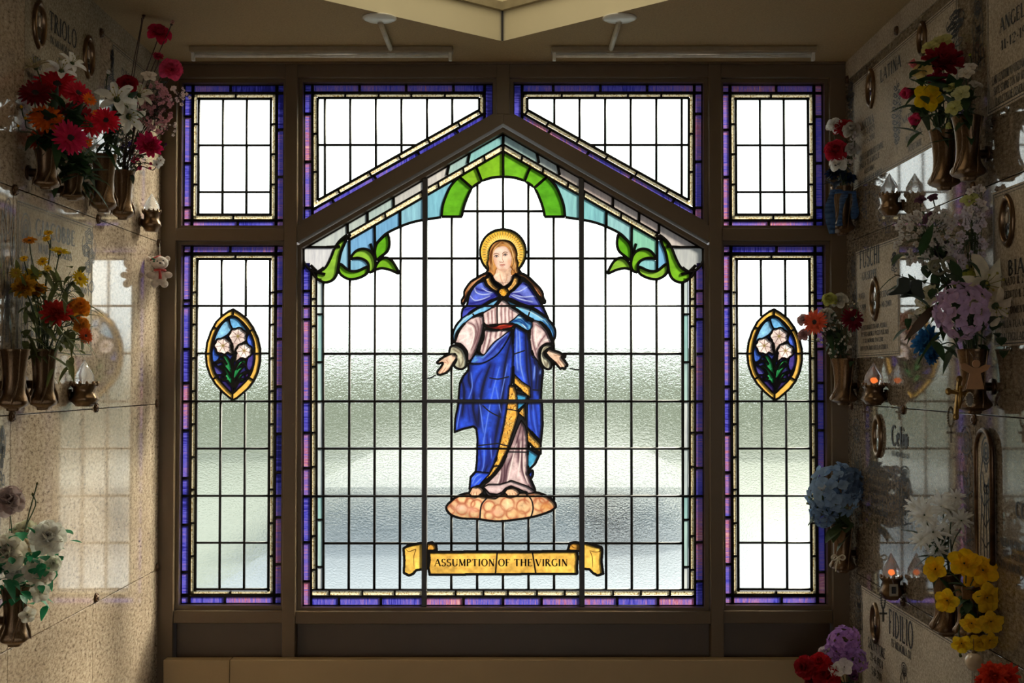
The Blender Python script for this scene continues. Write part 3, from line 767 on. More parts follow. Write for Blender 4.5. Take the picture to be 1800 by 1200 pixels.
# lower borders
def col(P, xa, xb, ys, mi, w, **k):
    for a, b in zip(ys[:-1], ys[1:]):
        both(P, [(xa, a), (xb, a), (xb, b), (xa, b)], mi, sh=random.uniform(-.2, .24), **k)
        if b != ys[-1]: cboth([(xa, b), (xb, b)], w)
col(CB, 532.8, 545, [462, 511, 538, 561, 621.5, 705, 760, 822, 871.5, 952.5, 1021, 1063], 0, 4.2)
col(CG, 549, 554.3, [477, 525, 573, 644, 705, 760, 820, 871.5, 941.5, 1001, 1037], 0, 3.4)
ys = [488, 552, 636, 705, 788, 871.5, 913, 996, 1036]
for i, (a, b) in enumerate(zip(ys[:-1], ys[1:])):
    both(CT, [(558.8, a), (567, a), (567, b), (558.8, b)], 0, [(214, 232, 230), (172, 222, 216), (190, 226, 220), (224, 236, 234)][i % 4])
    cboth([(557, b), (568, b)], 3.2)
def row(P, y0, y1, xs, mi, w):
    for a, b in zip(xs[:-1], xs[1:]):
        P.add([R(a, y0), R(b, y0), R(b, y1), R(a, y1)], mi, shift=random.uniform(-.2, .24))
        if b != xs[-1]: came(cm, [R(b, y0), R(b, y1)], w * PXM)
row(CB, 1050.4, 1063, [547.5, 596, 670, 745, 815, 884.5, 952, 1020.5, 1085, 1157, 1223], 1, 4.4)
row(CG, 1038.3, 1045.3, [549, 579, 637, 694, 747, 801, 850, 893, 944, 993, 1022, 1078, 1127, 1178, 1221], 0, 3.4)
for x in (532.8, 547, 556.3, 568.5): cboth([(x, 1064 if x < 550 else 1037), (x, 472 if x < 550 else (480 if x < 560 else 495))], 3 if x < 540 else 4)
for y, w, xa in ((1064, 3, 532.8), (1048, 4.6, 546), (1036.3, 3.6, 547)): came(cm, [R(xa, y), R(2 * 884.6 - xa, y)], w * PXM)
# rows under the gable: pale opalescent outer row and gold row
xd = [542.5, 611, 646, 692, 747, 789.5, 826, 884.5]
op = [(206, 218, 214), (198, 214, 208), (190, 214, 208), (212, 214, 208), (222, 220, 212), (178, 212, 206), (150, 212, 210)]
for i, (a, b) in enumerate(zip(xd[:-1], xd[1:])):
    lo = 17.5
    if i == 0: both(CT, [(a, gB(a)), (b, gB(b)), (b, 410), (604, 424), (594, 432.7), (a, 432.7)], 0, op[0], (214, 206, 198))
    else: both(CT, [(a, gB(a)), (b, gB(b)), (b, gB(b) + lo), (a, gB(a) + lo)], 0, op[i], [0, (224, 208, 198), (222, 210, 200), (226, 208, 196), (216, 204, 190), (196, 208, 202), (178, 210, 204)][i])
    if b < 880: cboth([(b, gB(b)), (b + (0 if i < 4 else -4), gB(b) + lo)], 4.4)
xd = [614, 677, 742, 770.5, 814.5, 851.5, 884.5]
for a, b in zip(xd[:-1], xd[1:]):
    both(CG, [(a, gB(a) + 21), (b, gB(b) + 21), (b, gB(b) + 28.5), (a, gB(a) + 28.5)], 0)
    if b < 880: cboth([(b, gB(b) + 20), (b + 1, gB(b) + 29)], 3.6)
cboth([(536, gB(536)), (884.5, gB(884.5))], 3.5); cboth([(611, gB(611) + 18.5), (884.5, gB(884.5) + 18.5)], 3.6); cboth([(612, gB(612) + 30.5), (884.5, gB(884.5) + 30.5)], 4)
cboth([(533, 434), (582, 434)], 4)
pane = Z4([(117, 905), (305, 905), (290, 960), (262, 1015), (232, 1044), (175, 1048), (132, 1016), (117, 985)])
both(CT, smooth_closed(pane, 3), 0, (226, 230, 232), (200, 206, 202)); cboth(Z4([(117, 980), (132, 1010), (170, 1045), (210, 1047), (245, 1022)]), 4.4, True)
for q_, w_ in (([(574, 434), (598, 433)], 4.5), ([(603, 421), (617, 412)], 5), ([(533.5, 434), (533.5, 472)], 4), ([(651, 428), (657, 447)], 4.5), ([(556, 478), (572, 482)], 5), ([(546, 466), (556, 476)], 5)): cboth(q_, w_)
# green shapes
GRS = []
def green(pts, c1, c2=None, w=4.6, z=True, sm=True):
    p = Z4(pts) if z else pts; p = smooth_closed(p, 4) if sm else p; GRS.append(p)
    both(CGR, p, 0, c1, c2 or c1); cboth(p + [p[0]], w)
g1 = (128, 196, 44); g2 = (104, 184, 36); g3 = (150, 204, 66)
arc_o = Z4([(975, 708), (983, 640), (1005, 575), (1035, 515), (1085, 460)]); arc_i = Z4([(1100, 708), (1110, 660), (1130, 600), (1165, 530), (1225, 488), (1290, 466), (1357, 460)])
so = smooth_open(arc_o, 4); si = smooth_open(arc_i, 4)
green(so + list(reversed([q for q in si if q[0] <= Z4([(1165, 0)])[0][0] + .1])), (106, 188, 40), (96, 184, 40), z=False, sm=False)
green([so[-1], Z4([(1190, 398)])[0]] + [q for q in reversed(si) if Z4([(1165, 0)])[0][0] - .1 <= q[0] <= Z4([(1228, 0)])[0][0]], (146, 202, 48), (112, 192, 40), z=False, sm=False)
green([Z4([(1190, 398)])[0], Z4([(1357, 305)])[0]] + [q for q in reversed(si) if q[0] >= Z4([(1224, 0)])[0][0]], (140, 204, 44), (120, 196, 44), z=False, sm=False)
green([(392, 822), (345, 856), (312, 905), (290, 960), (258, 1020), (215, 1048), (175, 1052), (200, 1090), (250, 1116), (300, 1100), (326, 1060), (336, 1000), (350, 930), (375, 870)], g3, g1)
green([(338, 1045), (355, 1072), (400, 1095), (455, 1090), (505, 1066), (520, 1040), (512, 1020), (455, 1044), (400, 1042), (348, 1002), (336, 1020)], g1, g3)
green([(410, 968), (440, 925), (480, 908), (520, 915), (552, 948), (565, 1000), (555, 1040), (525, 1052), (522, 1005), (500, 978), (462, 964), (430, 966)], g3, g1)
green([(640, 815), (652, 870), (640, 920), (600, 955), (572, 975), (562, 930), (572, 880), (605, 842)], g2, g2)
green([(563, 1032), (590, 980), (630, 962), (670, 985), (700, 1035), (708, 1060), (655, 1038), (605, 1028)], g1, g3)
# streaky blue-green drapery
def drape(pts, c1, c2, z=True):
    p = Z4(pts) if z else pts; GRS.append(p); both(CT, p, 0, c1, c2)
zg = lambda x: ((gB(500 + .28329 * x) + 31.5) - 180) / .28329
drape([(868, zg(868)), (1062, zg(1062)), (1030, 515), (1003, 575), (983, 640), (973, 712), (868, 724)], (138, 206, 226), (150, 214, 214))
drape([(718, zg(718)), (868, zg(868)), (868, 724), (790, 742), (718, 768)], (150, 208, 226), (140, 208, 214))
drape([(560, zg(560)), (718, zg(718)), (718, 768), (640, 806), (600, 840), (562, 880)], (124, 184, 226), (160, 214, 216))
drape([(403, zg(403)), (560, zg(560)), (562, 930), (520, 912), (480, 905), (440, 922), (403, 968)], (128, 186, 232), (150, 222, 190))
drape([(403, 850), (403, 1040), (345, 995), (352, 930), (376, 870)], (150, 206, 232), (130, 196, 236))
drape([(405, 985), (440, 968), (490, 975), (515, 1005), (512, 1022), (455, 1043), (405, 1038)], (140, 200, 232), (150, 218, 222))
for a, b in (((868, zg(868)), (868, 724)), ((718, zg(718)), (718, 768)), ((560, zg(560)), (562, 930)), ((403, zg(403) - 20), (403, 1040))): cboth(Z4([a, b]), 4.4)
cboth(Z4([(973, 712), (870, 727), (790, 744), (718, 770), (640, 808), (600, 842), (565, 882)]), 4.4, True)
came(cm, [R(884.5, 236), R(884.5, 310)], 4.6 * PXM)

# clear lozenge ground and its grid
SHAPES = []
outer_px = [(568.5, 1036.3), (568.5, 480), (611, gB(611) + 30), (884.5, gB(884.5) + 31)]
left = [R(*p) for p in outer_px]; outer = left + [mir(p) for p in reversed(left[:-1])]
# ---- the painted figure
V = Paint(752, 398, 1010, 922, .5)
A_ = (.14167, 800, 390); B_ = (1 / 6, 750, 500); C_ = (.2, 780, 690)
DRESS = (226, 206, 204); DK = (84, 52, 60); MANT = (38, 76, 214); NAVY = (8, 10, 52); LITE = (120, 190, 236); GOLD = (232, 172, 66); SKIN = (240, 204, 176)
def fl(fm, name, pts, rgb, **k):
    V.frame(*fm); p = V.fill(name, pts, rgb, **k); SHAPES.append(p); return p
def sk(fm, lines, w, rgb, a=.8, only=None, **k):
    V.frame(*fm)
    for l in lines:
        if k.get('taper', True) and k.get('smooth', True) and w >= 1.2: V.fold(l, w * (1.5 if sum(rgb) < 400 else 1.0), rgb, a * (.8 if sum(rgb) < 400 else .5), only)
        V.stroke(l, w, rgb, a, only, **k)
ci = lambda cx, cy, r, n=40: [(cx + r * math.cos(2 * math.pi * i / n), cy + r * math.sin(2 * math.pi * i / n)) for i in range(n)]
# dark leaded underlay joining the pieces
V.frame(1, 0, 0); V.fill('leaded_underlay', [(858, 474), (912, 474), (919, 484), (908, 516), (862, 516), (850, 485)], (16, 12, 12), smooth=False, edge=0)
V.fill('leaded_underlay', [(892, 680), (932, 690), (934, 770), (925, 800), (880, 800)], (16, 12, 12), smooth=False, edge=0, newgrp=False)
V.fill('leaded_underlay', [(824, 625), (850, 600), (870, 625), (850, 650), (826, 650)], (16, 12, 12), smooth=False, edge=0, newgrp=False)
V.fill('leaded_underlay', [(835, 845), (925, 850), (920, 872), (850, 872)], (16, 12, 12), smooth=False, edge=0, newgrp=False)
# halo
fl(A_, 'halo', ci(592, 374, 286), (250, 206, 60), smooth=False, edge=.35, ew=3, ecol=(214, 140, 20), mott=.04)
V.frame(*A_); V.soft(600, 400, 235, 235, (255, 250, 205), .95, 'halo')
for i in range(44):
    a = 2 * math.pi * i / 44; c, s_ = math.cos(a), math.sin(a)
    V.stroke([(592 + 205 * c, 374 + 205 * s_), (592 + 262 * c, 374 + 262 * s_)], 1.3, (110, 62, 6), .9, 'halo'); a += .07; c, s_ = math.cos(a), math.sin(a)
    V.stroke([(592 + 170 * c, 374 + 170 * s_), (592 + 272 * c, 374 + 272 * s_)], 1.4, (214, 140, 20), .75, 'halo')
V.stroke([(592 + 276 * math.cos(t), 374 + 276 * math.sin(t)) for t in np.linspace(0, 6.3, 60)], .8, (255, 240, 170), .8, 'halo', taper=False)
# loose hair on the shoulders
HAIR = (206, 142, 92)
fl(A_, 'hair', [(395, 630), (330, 655), (265, 695), (200, 735), (150, 795), (112, 860), (108, 920), (78, 975), (85, 1015), (108, 1015), (145, 940), (170, 880), (215, 815), (270, 755), (345, 700), (398, 655)], HAIR, edge=.4, ecol=(120, 70, 40))
fl(A_, 'hair', [(790, 640), (850, 645), (925, 695), (985, 755), (1045, 815), (1085, 880), (1095, 940), (1120, 985), (1100, 1005), (1060, 945), (1005, 880), (955, 800), (895, 735), (830, 685), (788, 660)], HAIR, edge=.4, ecol=(120, 70, 40), newgrp=False)
for k in range(3):
    o = k * 14
    sk(A_, [[(380, 640 + o), (300, 690 + o * .6), (220, 750 + o), (165, 830 + o), (130, 900), (125 - o * .4, 960), (100, 1000)], [(800, 650 + o), (880, 680 + o), (950, 750 + o), (1010, 830 + o), (1060, 900), (1080 - o, 960), (1105, 995)]], .9, (116, 62, 34), .75, 'hair')
    sk(A_, [[(350, 660 + o), (270, 710 + o * .6), (200, 780 + o), (150, 860 + o)], [(830, 665 + o), (900, 705 + o), (970, 790 + o), (1030, 860 + o)]], .8, (255, 206, 160), .7, 'hair')
# dress and sleeves
fl(B_, 'dress', [(800, 150), (740, 210), (640, 262), (590, 300), (598, 350), (618, 425), (740, 420), (930, 415), (985, 340), (985, 290), (900, 235), (860, 190)], DRESS, edge=.6, ew=4, ecol=(140, 96, 100))
sk(B_, [[(x, 200 + abs(x - 800) * .7), (x - 4, 300), (x + 3, 410)] for x in (650, 690, 725, 790, 830, 870, 905)], 1.4, (120, 76, 80), .6, 'dress')
sk(B_, [[(x, 230 + abs(x - 800) * .5), (x, 400)] for x in (672, 708, 765, 810, 850)], 1.6, (250, 238, 236), .7, 'dress')
sk(B_, [[(745, 160), (742, 300), (745, 415)]], 2.6, (20, 14, 14), 1, 'dress', taper=False)
fl(B_, 'dress', [(612, 470), (700, 478), (870, 474), (860, 520), (780, 560), (700, 640), (620, 735), (565, 715), (572, 640), (600, 560)], DRESS, edge=.6, ew=3.5, ecol=(140, 96, 100))
sk(B_, [[(640, 490), (615, 600), (590, 710)], [(680, 490), (665, 590), (630, 700)], [(735, 490), (725, 560)], [(790, 490), (780, 540)]], 1.5, (110, 70, 76), .65, 'dress')
sk(B_, [[(660, 490), (640, 600), (612, 710)], [(760, 490), (750, 550)]], 1.5, (252, 240, 236), .8, 'dress')
fl(B_, 'sleeve', [(480, 345), (545, 320), (592, 330), (602, 400), (592, 500), (562, 600), (520, 700), (470, 785), (432, 800), (428, 720), (395, 665), (350, 625), (300, 612), (312, 560), (345, 480), (410, 400)], DRESS, edge=.6, ew=4.5, ecol=(134, 92, 96))
sk(B_, [[(560, 350), (572, 450), (540, 580), (500, 700), (455, 775)], [(520, 370), (545, 470), (520, 580), (470, 690)], [(440, 400), (500, 430), (520, 500), (500, 600)]], 2.0, (104, 66, 72), .6, 'sleeve')
sk(B_, [[(430, 425), (480, 450), (500, 520), (480, 620), (440, 720)], [(330, 530), (400, 510), (450, 540)], [(350, 600), (420, 560)]], 1.7, (255, 246, 240), .8, 'sleeve')
fl(B_, 'sleeve', [(1118, 372), (1180, 385), (1230, 430), (1275, 490), (1305, 560), (1325, 612), (1260, 622), (1205, 665), (1185, 730), (1188, 810), (1150, 790), (1112, 710), (1088, 600), (1092, 480)], DRESS, edge=.6, ew=4.5, ecol=(134, 92, 96))
sk(B_, [[(1125, 400), (1115, 520), (1130, 640), (1165, 760)], [(1260, 520), (1200, 600), (1160, 680)], [(1150, 420), (1240, 480), (1280, 560)]], 1.7, (104, 66, 72), .6, 'sleeve')
sk(B_, [[(1150, 440), (1145, 560), (1165, 660)], [(1290, 580), (1240, 590)]], 1.7, (255, 246, 240), .8, 'sleeve')
# mantle
fl(B_, 'mantle', [(930, 420), (1000, 465), (1072, 505), (1092, 600), (1110, 720), (1182, 820), (1222, 880), (1228, 920), (1212, 1050), (1205, 1200), (1218, 1270), (1222, 1400), (1223, 1480), (1205, 1660), (1140, 1590), (1060, 1500), (1060, 1380), (1062, 1280), (1075, 1190), (1000, 1065), (915, 940), (910, 700), (915, 500)], MANT, smooth=False, edge=.5, ew=5, ecol=NAVY)
sk(B_, [[(1040, 500), (1050, 700), (1060, 900), (1085, 1080)], [(1080, 520), (1080, 700), (1100, 900), (1110, 1150), (1110, 1300)], [(1130, 800), (1160, 900), (1150, 1100)], [(1180, 850), (1190, 960), (1175, 1150)]], 3.0, NAVY, .85, 'mantle')
sk(B_, [[(945, 450), (950, 600), (948, 750), (960, 900)], [(975, 480), (985, 650), (990, 850), (1030, 1020)], [(1140, 860), (1130, 1000)], [(1205, 900), (1195, 940)]], 2.6, (116, 150, 240), .8, 'mantle')
sk(C_, [[(800, 100), (820, 250), (835, 420)], [(760, 100), (770, 240), (800, 340)]], 2.0, (20, 40, 140), .7, 'mantle'); sk(C_, [[(780, 60), (795, 240), (820, 380)], [(745, 100), (752, 250)]], 2.2, (70, 110, 236), .7, 'mantle')
sil = [(900, 578), (888, 592), (873, 606), (860, 620), (843, 636), (823, 638), (823, 650), (814, 661), (808, 674), (806, 698), (805, 712), (800, 736), (799, 759), (812, 754), (832, 749), (837, 753), (839, 770), (838, 810), (836, 828), (827, 838), (825, 858), (843, 851), (856, 840), (868, 820), (880, 780), (888, 740), (893, 715), (897, 690), (901, 660), (903, 620)]
fl((1, 0, 0), 'mantle', sil, MANT, smooth=False, edge=.5, ew=5, ecol=NAVY)
sk((1, 0, 0), [[(862, 640), (852, 668), (845, 700), (840, 748)], [(900, 590), (888, 640), (884, 690), (878, 730), (866, 790), (850, 835)], [(826, 642), (824, 668), (832, 690), (832, 720), (838, 745)], [(812, 668), (816, 690), (812, 730)]], 4.2, NAVY, .9, 'mantle')
sk((1, 0, 0), [[(848, 650), (838, 665), (830, 690)], [(842, 780), (846, 815), (838, 835)], [(856, 765), (858, 800), (850, 825)], [(866, 760), (866, 790), (858, 815)], [(870, 640), (862, 680)], [(808, 690), (806, 750)], [(822, 712), (826, 740)]], 2.4, (20, 34, 130), .8, 'mantle')
sk((1, 0, 0), [[(878, 645), (866, 690), (856, 740), (848, 790)], [(872, 680), (880, 725)], [(892, 640), (880, 700)], [(850, 770), (850, 820), (834, 845)], [(862, 770), (864, 805)], [(828, 655), (830, 680), (824, 700)], [(812, 700), (806, 735), (803, 752)], [(842, 700), (850, 760)]], 1.8, (96, 134, 246), .75, 'mantle')
sk((1, 0, 0), [[(861, 664), (876, 666), (894, 662)], [(849, 713), (862, 724), (880, 733)], [(839, 783), (858, 781), (876, 779)], [(904, 622), (922, 616)], [(936, 628), (945, 629)], [(937, 685), (950, 686)]], 2.2, (14, 12, 16), 1, 'mantle', taper=False)
fl(B_, 'mantle', [(892, 478), (850, 500), (790, 550), (720, 600), (660, 670), (610, 735), (560, 735), (520, 730), (475, 790), (468, 825), (560, 830), (640, 805), (740, 740), (800, 670), (850, 590), (885, 520)], (64, 96, 220), edge=.45, ew=3, ecol=NAVY)
sk(B_, [[(870, 510), (780, 600), (700, 700), (600, 790)], [(840, 560), (760, 660)]], 2.2, (24, 36, 130), .8, 'mantle'); sk(B_, [[(850, 520), (760, 590), (680, 680), (600, 760)]], 1.8, (140, 170, 250), .85, 'mantle')
sk(B_, [[(500, 800), (530, 750), (600, 745)], [(480, 815), (540, 790)], [(560, 740), (590, 770)]], 3, (90, 160, 226), .85, 'mantle')
# belt
fl(B_, 'belt', [(612, 420), (700, 432), (800, 410), (890, 412), (940, 420), (885, 458), (780, 475), (680, 468), (628, 450)], (214, 62, 30), edge=.4, ecol=(90, 10, 8))
sk(B_, [[(630, 435), (740, 450), (880, 432)], [(650, 450), (760, 462), (860, 450)]], 1.2, (110, 20, 12), .8, 'belt'); sk(B_, [[(700, 440), (820, 425)]], 1, (250, 140, 90), .8, 'belt')
# knot
fl(B_, 'mantle_lining', [(875, 395), (930, 355), (985, 308), (1030, 335), (1060, 370), (1105, 385), (1112, 440), (1072, 492), (1010, 462), (950, 425), (905, 405)], (104, 180, 228), edge=.5, ecol=(10, 60, 130))
sk(B_, [[(900, 395), (990, 370), (1060, 440)], [(930, 385), (1000, 400), (1070, 470)], [(1000, 330), (1060, 400), (1095, 420)]], 1.5, (10, 50, 120), .8, 'mantle_lining'); sk(B_, [[(960, 345), (1010, 350)], [(1010, 420), (1050, 460)]], 1.5, (220, 245, 255), .8, 'mantle_lining')
# cape
CAPE = (98, 122, 220)
fl(A_, 'cape', [(355, 725), (280, 755), (210, 830), (168, 920), (145, 1030), (120, 1045), (85, 1100), (78, 1200), (110, 1200), (200, 1110), (350, 1030), (440, 975), (545, 930), (520, 880), (430, 820), (385, 775)], CAPE, rgb2=(70, 78, 200), edge=.45, ecol=(24, 24, 110))
fl(A_, 'cape', [(840, 722), (905, 760), (965, 835), (1025, 930), (1080, 1035), (1120, 1120), (1160, 1220), (1090, 1150), (1000, 1085), (900, 1040), (800, 1005), (710, 960), (650, 935), (680, 880), (740, 840), (795, 780)], (116, 136, 222), rgb2=(84, 90, 200), edge=.45, ecol=(24, 24, 110))
sk(A_, [[(500, 890), (380, 960), (260, 1000), (180, 1010)], [(510, 905), (400, 985), (270, 1040)], [(470, 860), (340, 850), (240, 820)], [(110, 1090), (160, 1080), (240, 1050)], [(700, 890), (800, 900), (900, 980)], [(690, 920), (780, 970), (900, 1010), (1040, 1040)], [(800, 770), (880, 780), (960, 880), (1010, 960)]], 2.0, (30, 28, 120), .7, 'cape')
sk(A_, [[(240, 800), (260, 870), (340, 900), (440, 890)], [(190, 920), (240, 970), (330, 960), (430, 920)], [(330, 820), (400, 860), (470, 875)], [(700, 870), (800, 860), (900, 800)], [(720, 900), (850, 930), (960, 920), (1000, 930)], [(690, 905), (800, 955), (960, 990)]], 1.4, (200, 214, 255), .8, 'cape')
fl(B_, 'mantle_lining', [(775, 140), (700, 165), (620, 212), (540, 245), (460, 298), (380, 350), (310, 430), (275, 520), (278, 605), (298, 598), (320, 510), (385, 425), (480, 345), (600, 292), (690, 240), (745, 190)], LITE, edge=.5, ew=2.5, ecol=(20, 80, 150))
fl(B_, 'mantle_lining', [(825, 145), (900, 180), (980, 215), (1100, 252), (1200, 305), (1285, 370), (1345, 450), (1358, 520), (1342, 580), (1320, 560), (1290, 480), (1210, 400), (1130, 372), (1040, 325), (960, 268), (880, 215)], LITE, edge=.5, ew=2.5, ecol=(20, 80, 150))
sk(B_, [[(465, 285), (505, 330)], [(1098, 250), (1072, 330)]], 2.6, (14, 12, 16), 1, 'mantle_lining', taper=False)
sk(B_, [[(620, 215), (460, 315), (330, 440), (290, 560)], [(940, 220), (1120, 300), (1260, 400), (1340, 520)]], 1.6, (200, 236, 250), .8, 'mantle_lining'); sk(B_, [[(1290, 420), (1335, 520), (1330, 560)], [(1230, 380), (1310, 470)]], 1.3, (16, 80, 150), .8, 'mantle_lining')
# gold orphreys
fl(B_, 'gold_trim', [(918, 940), (1000, 1020), (1090, 1078), (1095, 1192), (1010, 1125), (918, 1045)], GOLD, smooth=False, edge=.3, ecol=(110, 66, 14))
fl(C_, 'mantle_lining', [(640, 0), (735, 25), (722, 90), (650, 155)], (58, 150, 200), smooth=False, edge=.4, ecol=(8, 60, 110))
fl(C_, 'mantle_lining', [(738, 480), (840, 545), (805, 620), (742, 685)], (70, 165, 208), smooth=False, edge=.4, ecol=(8, 60, 110))
sk(C_, [[(830, 560), (790, 620), (750, 670)]], 1.2, (200, 240, 250), .9, 'mantle_lining')
fl(C_, 'mantle', [(745, 715), (775, 680), (785, 710), (770, 750), (752, 765)], MANT, edge=.4, ecol=NAVY)
fl(C_, 'gold_trim', [(655, 178), (712, 110), (717, 242), (690, 205)], GOLD, smooth=False, edge=.3, ecol=(110, 66, 14))
fl(C_, 'gold_trim', [(732, 310), (790, 380), (852, 445), (852, 535), (790, 485), (738, 425)], GOLD, smooth=False, edge=.3, ecol=(110, 66, 14))
# lower dress
fl(C_, 'dress', [(680, 240), (715, 290), (732, 380), (738, 500), (742, 700), (765, 760), (800, 840), (805, 872), (740, 880), (680, 850), (640, 838), (590, 815), (545, 850), (515, 890), (450, 925), (395, 905), (345, 825), (390, 780), (450, 720), (510, 640), (560, 530), (600, 440), (640, 330)], (214, 188, 188), smooth=False, edge=.55, ew=5, ecol=(90, 56, 64))
sk(C_, [[(690, 260), (650, 400), (620, 520), (560, 650), (545, 790)], [(700, 300), (690, 450), (685, 620), (700, 720), (760, 840)], [(660, 420), (655, 600)], [(535, 600), (530, 760), (480, 860), (400, 870), (360, 830)], [(720, 700), (770, 790), (790, 860)], [(510, 660), (500, 780), (440, 860)]], 2.4, (70, 40, 50), .7, 'dress')
sk(C_, [[(640, 450), (610, 560), (580, 700), (560, 780)], [(680, 430), (670, 600), (650, 740)], [(705, 500), (705, 680), (740, 800)], [(500, 690), (470, 800), (400, 840)], [(560, 830), (610, 790), (680, 830), (760, 860)]], 2.0, (250, 236, 230), .75, 'dress')
sk(C_, [[(550, 800), (590, 772), (640, 800), (690, 835)], [(575, 520), (730, 522)]], 2.6, (16, 12, 14), 1, 'dress', taper=False)
fl(C_, 'gold_trim', [(578, -70), (625, -60), (640, 0), (650, 100), (652, 200), (620, 310), (595, 380), (560, 500), (500, 635), (430, 722), (315, 812), (345, 775), (400, 715), (460, 590), (495, 440), (530, 290), (550, 170), (565, 60)], GOLD, smooth=False, edge=.3, ecol=(110, 66, 14))
sk(C_, [[(550, 145), (600, 150), (650, 160)], [(490, 450), (530, 460), (575, 470)]], 2.4, (14, 12, 14), 1, 'gold_trim', taper=False)
rs = random.Random(3)
def speck(fm, x0, y0, x1, y1, n):
    for i in range(n):
        x = rs.uniform(x0, x1); y = rs.uniform(y0, y1); sk(fm, [[(x, y), (x + rs.uniform(-14, 14), y + rs.uniform(6, 20))]], 1.1, (96, 52, 6), .95, 'gold_trim', smooth=False)
        if i % 2: V.soft(x + 9, y + 6, 8, 8, (255, 226, 130), .6, 'gold_trim')
speck(C_, 400, 0, 650, 760, 330); speck(C_, 735, 320, 850, 520, 60); speck(C_, 655, 120, 715, 230, 20); speck(B_, 920, 950, 1095, 1190, 50)
# collar, brooch, neck, head
fl(A_, 'neck', [(600, 560), (500, 560), (470, 610), (470, 680), (500, 730), (560, 768), (600, 798), (652, 772), (700, 725), (712, 680), (722, 620), (705, 560)], (236, 192, 160), edge=.4, ecol=(170, 110, 80), rgb2=(242, 214, 196)); HG = V.ng
fl(A_, 'gold_trim', [(372, 705), (432, 672), (442, 720), (482, 780), (542, 822), (520, 862), (458, 828), (398, 772)], (240, 190, 110), smooth=False, edge=.35, ecol=(140, 80, 20))
fl(A_, 'gold_trim', [(784, 690), (730, 672), (716, 730), (690, 780), (643, 824), (668, 862), (722, 822), (778, 758)], (240, 190, 110), smooth=False, edge=.35, ecol=(140, 80, 20))
sk(A_, [[(395, 720), (440, 785), (525, 850)], [(420, 690), (460, 765), (535, 830)], [(765, 700), (730, 770), (665, 848)], [(740, 690), (700, 765), (652, 830)], [(400, 740), (425, 715)], [(450, 800), (475, 775)], [(765, 740), (735, 720)], [(720, 800), (700, 775)], [(490, 835), (510, 800)], [(690, 835), (672, 800)]], .8, (130, 76, 20), .8, 'gold_trim')
fl(A_, 'brooch', ci(600, 872, 60), (236, 160, 40), smooth=False, edge=.4, ecol=(120, 50, 0))
V.frame(*A_)
for i in range(9): a = 2 * math.pi * i / 9; V.soft(600 + 38 * math.cos(a), 872 + 38 * math.sin(a), 8, 8, (255, 226, 130), .9, 'brooch'); V.soft(600 + 38 * math.cos(a + .35), 872 + 38 * math.sin(a + .35), 5, 5, (90, 30, 0), .9, 'brooch')
V.soft(600, 872, 14, 14, (255, 210, 90), .9, 'brooch')
NGX = V.ng; V.ng = HG
fl(A_, 'hair', [(585, 222), (640, 228), (695, 252), (742, 310), (768, 390), (766, 450), (782, 510), (778, 560), (796, 605), (775, 640), (745, 640), (722, 662), (696, 655), (690, 620), (700, 580), (655, 545), (560, 545), (515, 590), (505, 630), (480, 668), (455, 655), (436, 632), (404, 618), (416, 570), (402, 520), (416, 450), (424, 350), (465, 275), (525, 232)], (204, 144, 80), edge=.5, ecol=(90, 44, 18), newgrp=False)
fl(A_, 'face', [(548, 308), (600, 300), (645, 320), (680, 370), (700, 430), (700, 490), (685, 545), (655, 590), (620, 610), (588, 613), (552, 602), (520, 570), (495, 525), (478, 470), (470, 420), (476, 370), (505, 330)], (242, 212, 192), newgrp=False, edge=.35, ew=3, ecol=(176, 116, 88), mott=.03)
V.ng = NGX + 1
for dx in (0, 14, 28, 42):
    sk(A_, [[(560, 240 + dx * .3), (490, 285 + dx * .6), (445 + dx * .5, 370), (430 + dx * .6, 470), (440 + dx * .7, 560), (425 + dx, 620)], [(570, 250 + dx * .3), (650, 262 + dx * .7), (712 - dx * .5, 340), (735 - dx * .6, 430), (720 + dx * .2, 500), (745 - dx, 570), (720 + dx, 640)]], 1.15, (84, 40, 14), .85, 'hair')
    sk(A_, [[(550, 250 + dx * .4), (480, 300 + dx), (452 + dx * .5, 400), (440 + dx * .7, 500), (450 + dx * .5, 600)], [(600, 240 + dx * .6), (680, 290 + dx * .6), (728 - dx * .4, 400), (735 - dx * .5, 500), (760 - dx * .8, 600)]], .9, (255, 216, 146), .75, 'hair')
FC = ['face']; V.frame(*A_)
V.soft(500, 480, 22, 50, (216, 160, 130), .6, FC); V.soft(672, 500, 26, 50, (216, 160, 130), .7, FC); V.soft(590, 590, 50, 16, (206, 150, 120), .6, FC); V.soft(575, 430, 10, 50, (255, 238, 226), .7, FC); V.soft(560, 350, 60, 24, (252, 230, 214), .8, FC)
for ex, ey, t in ((512, 426, -.02), (622, 409, -.15)):
    e = lambda x, y: (ex + x * math.cos(t) - y * math.sin(t), ey + x * math.sin(t) + y * math.cos(t))
    V.soft(ex, ey - 4, 34, 18, (190, 140, 112), .5, FC); V.soft(ex, ey, 18, 8, (236, 234, 230), .9, FC); V.soft(ex + 1, ey, 10, 10, (34, 40, 52), 1, FC)
    V.stroke([e(-28, 4), e(-12, -9), (ex, ey - 12), e(14, -9), e(28, 3)], .95 * 1.3, (44, 22, 14), 1, FC); V.stroke([e(-22, 8), (ex, ey + 11), e(22, 7)], .55, (120, 76, 56), .8, FC)
    V.stroke([e(-36, -20), e(-14, -34), e(12, -34), e(38, -20)] if ex < 560 else [e(-38, -16), e(-12, -34), e(14, -34), e(36, -20)], 1.2, (92, 52, 30), .95, FC)
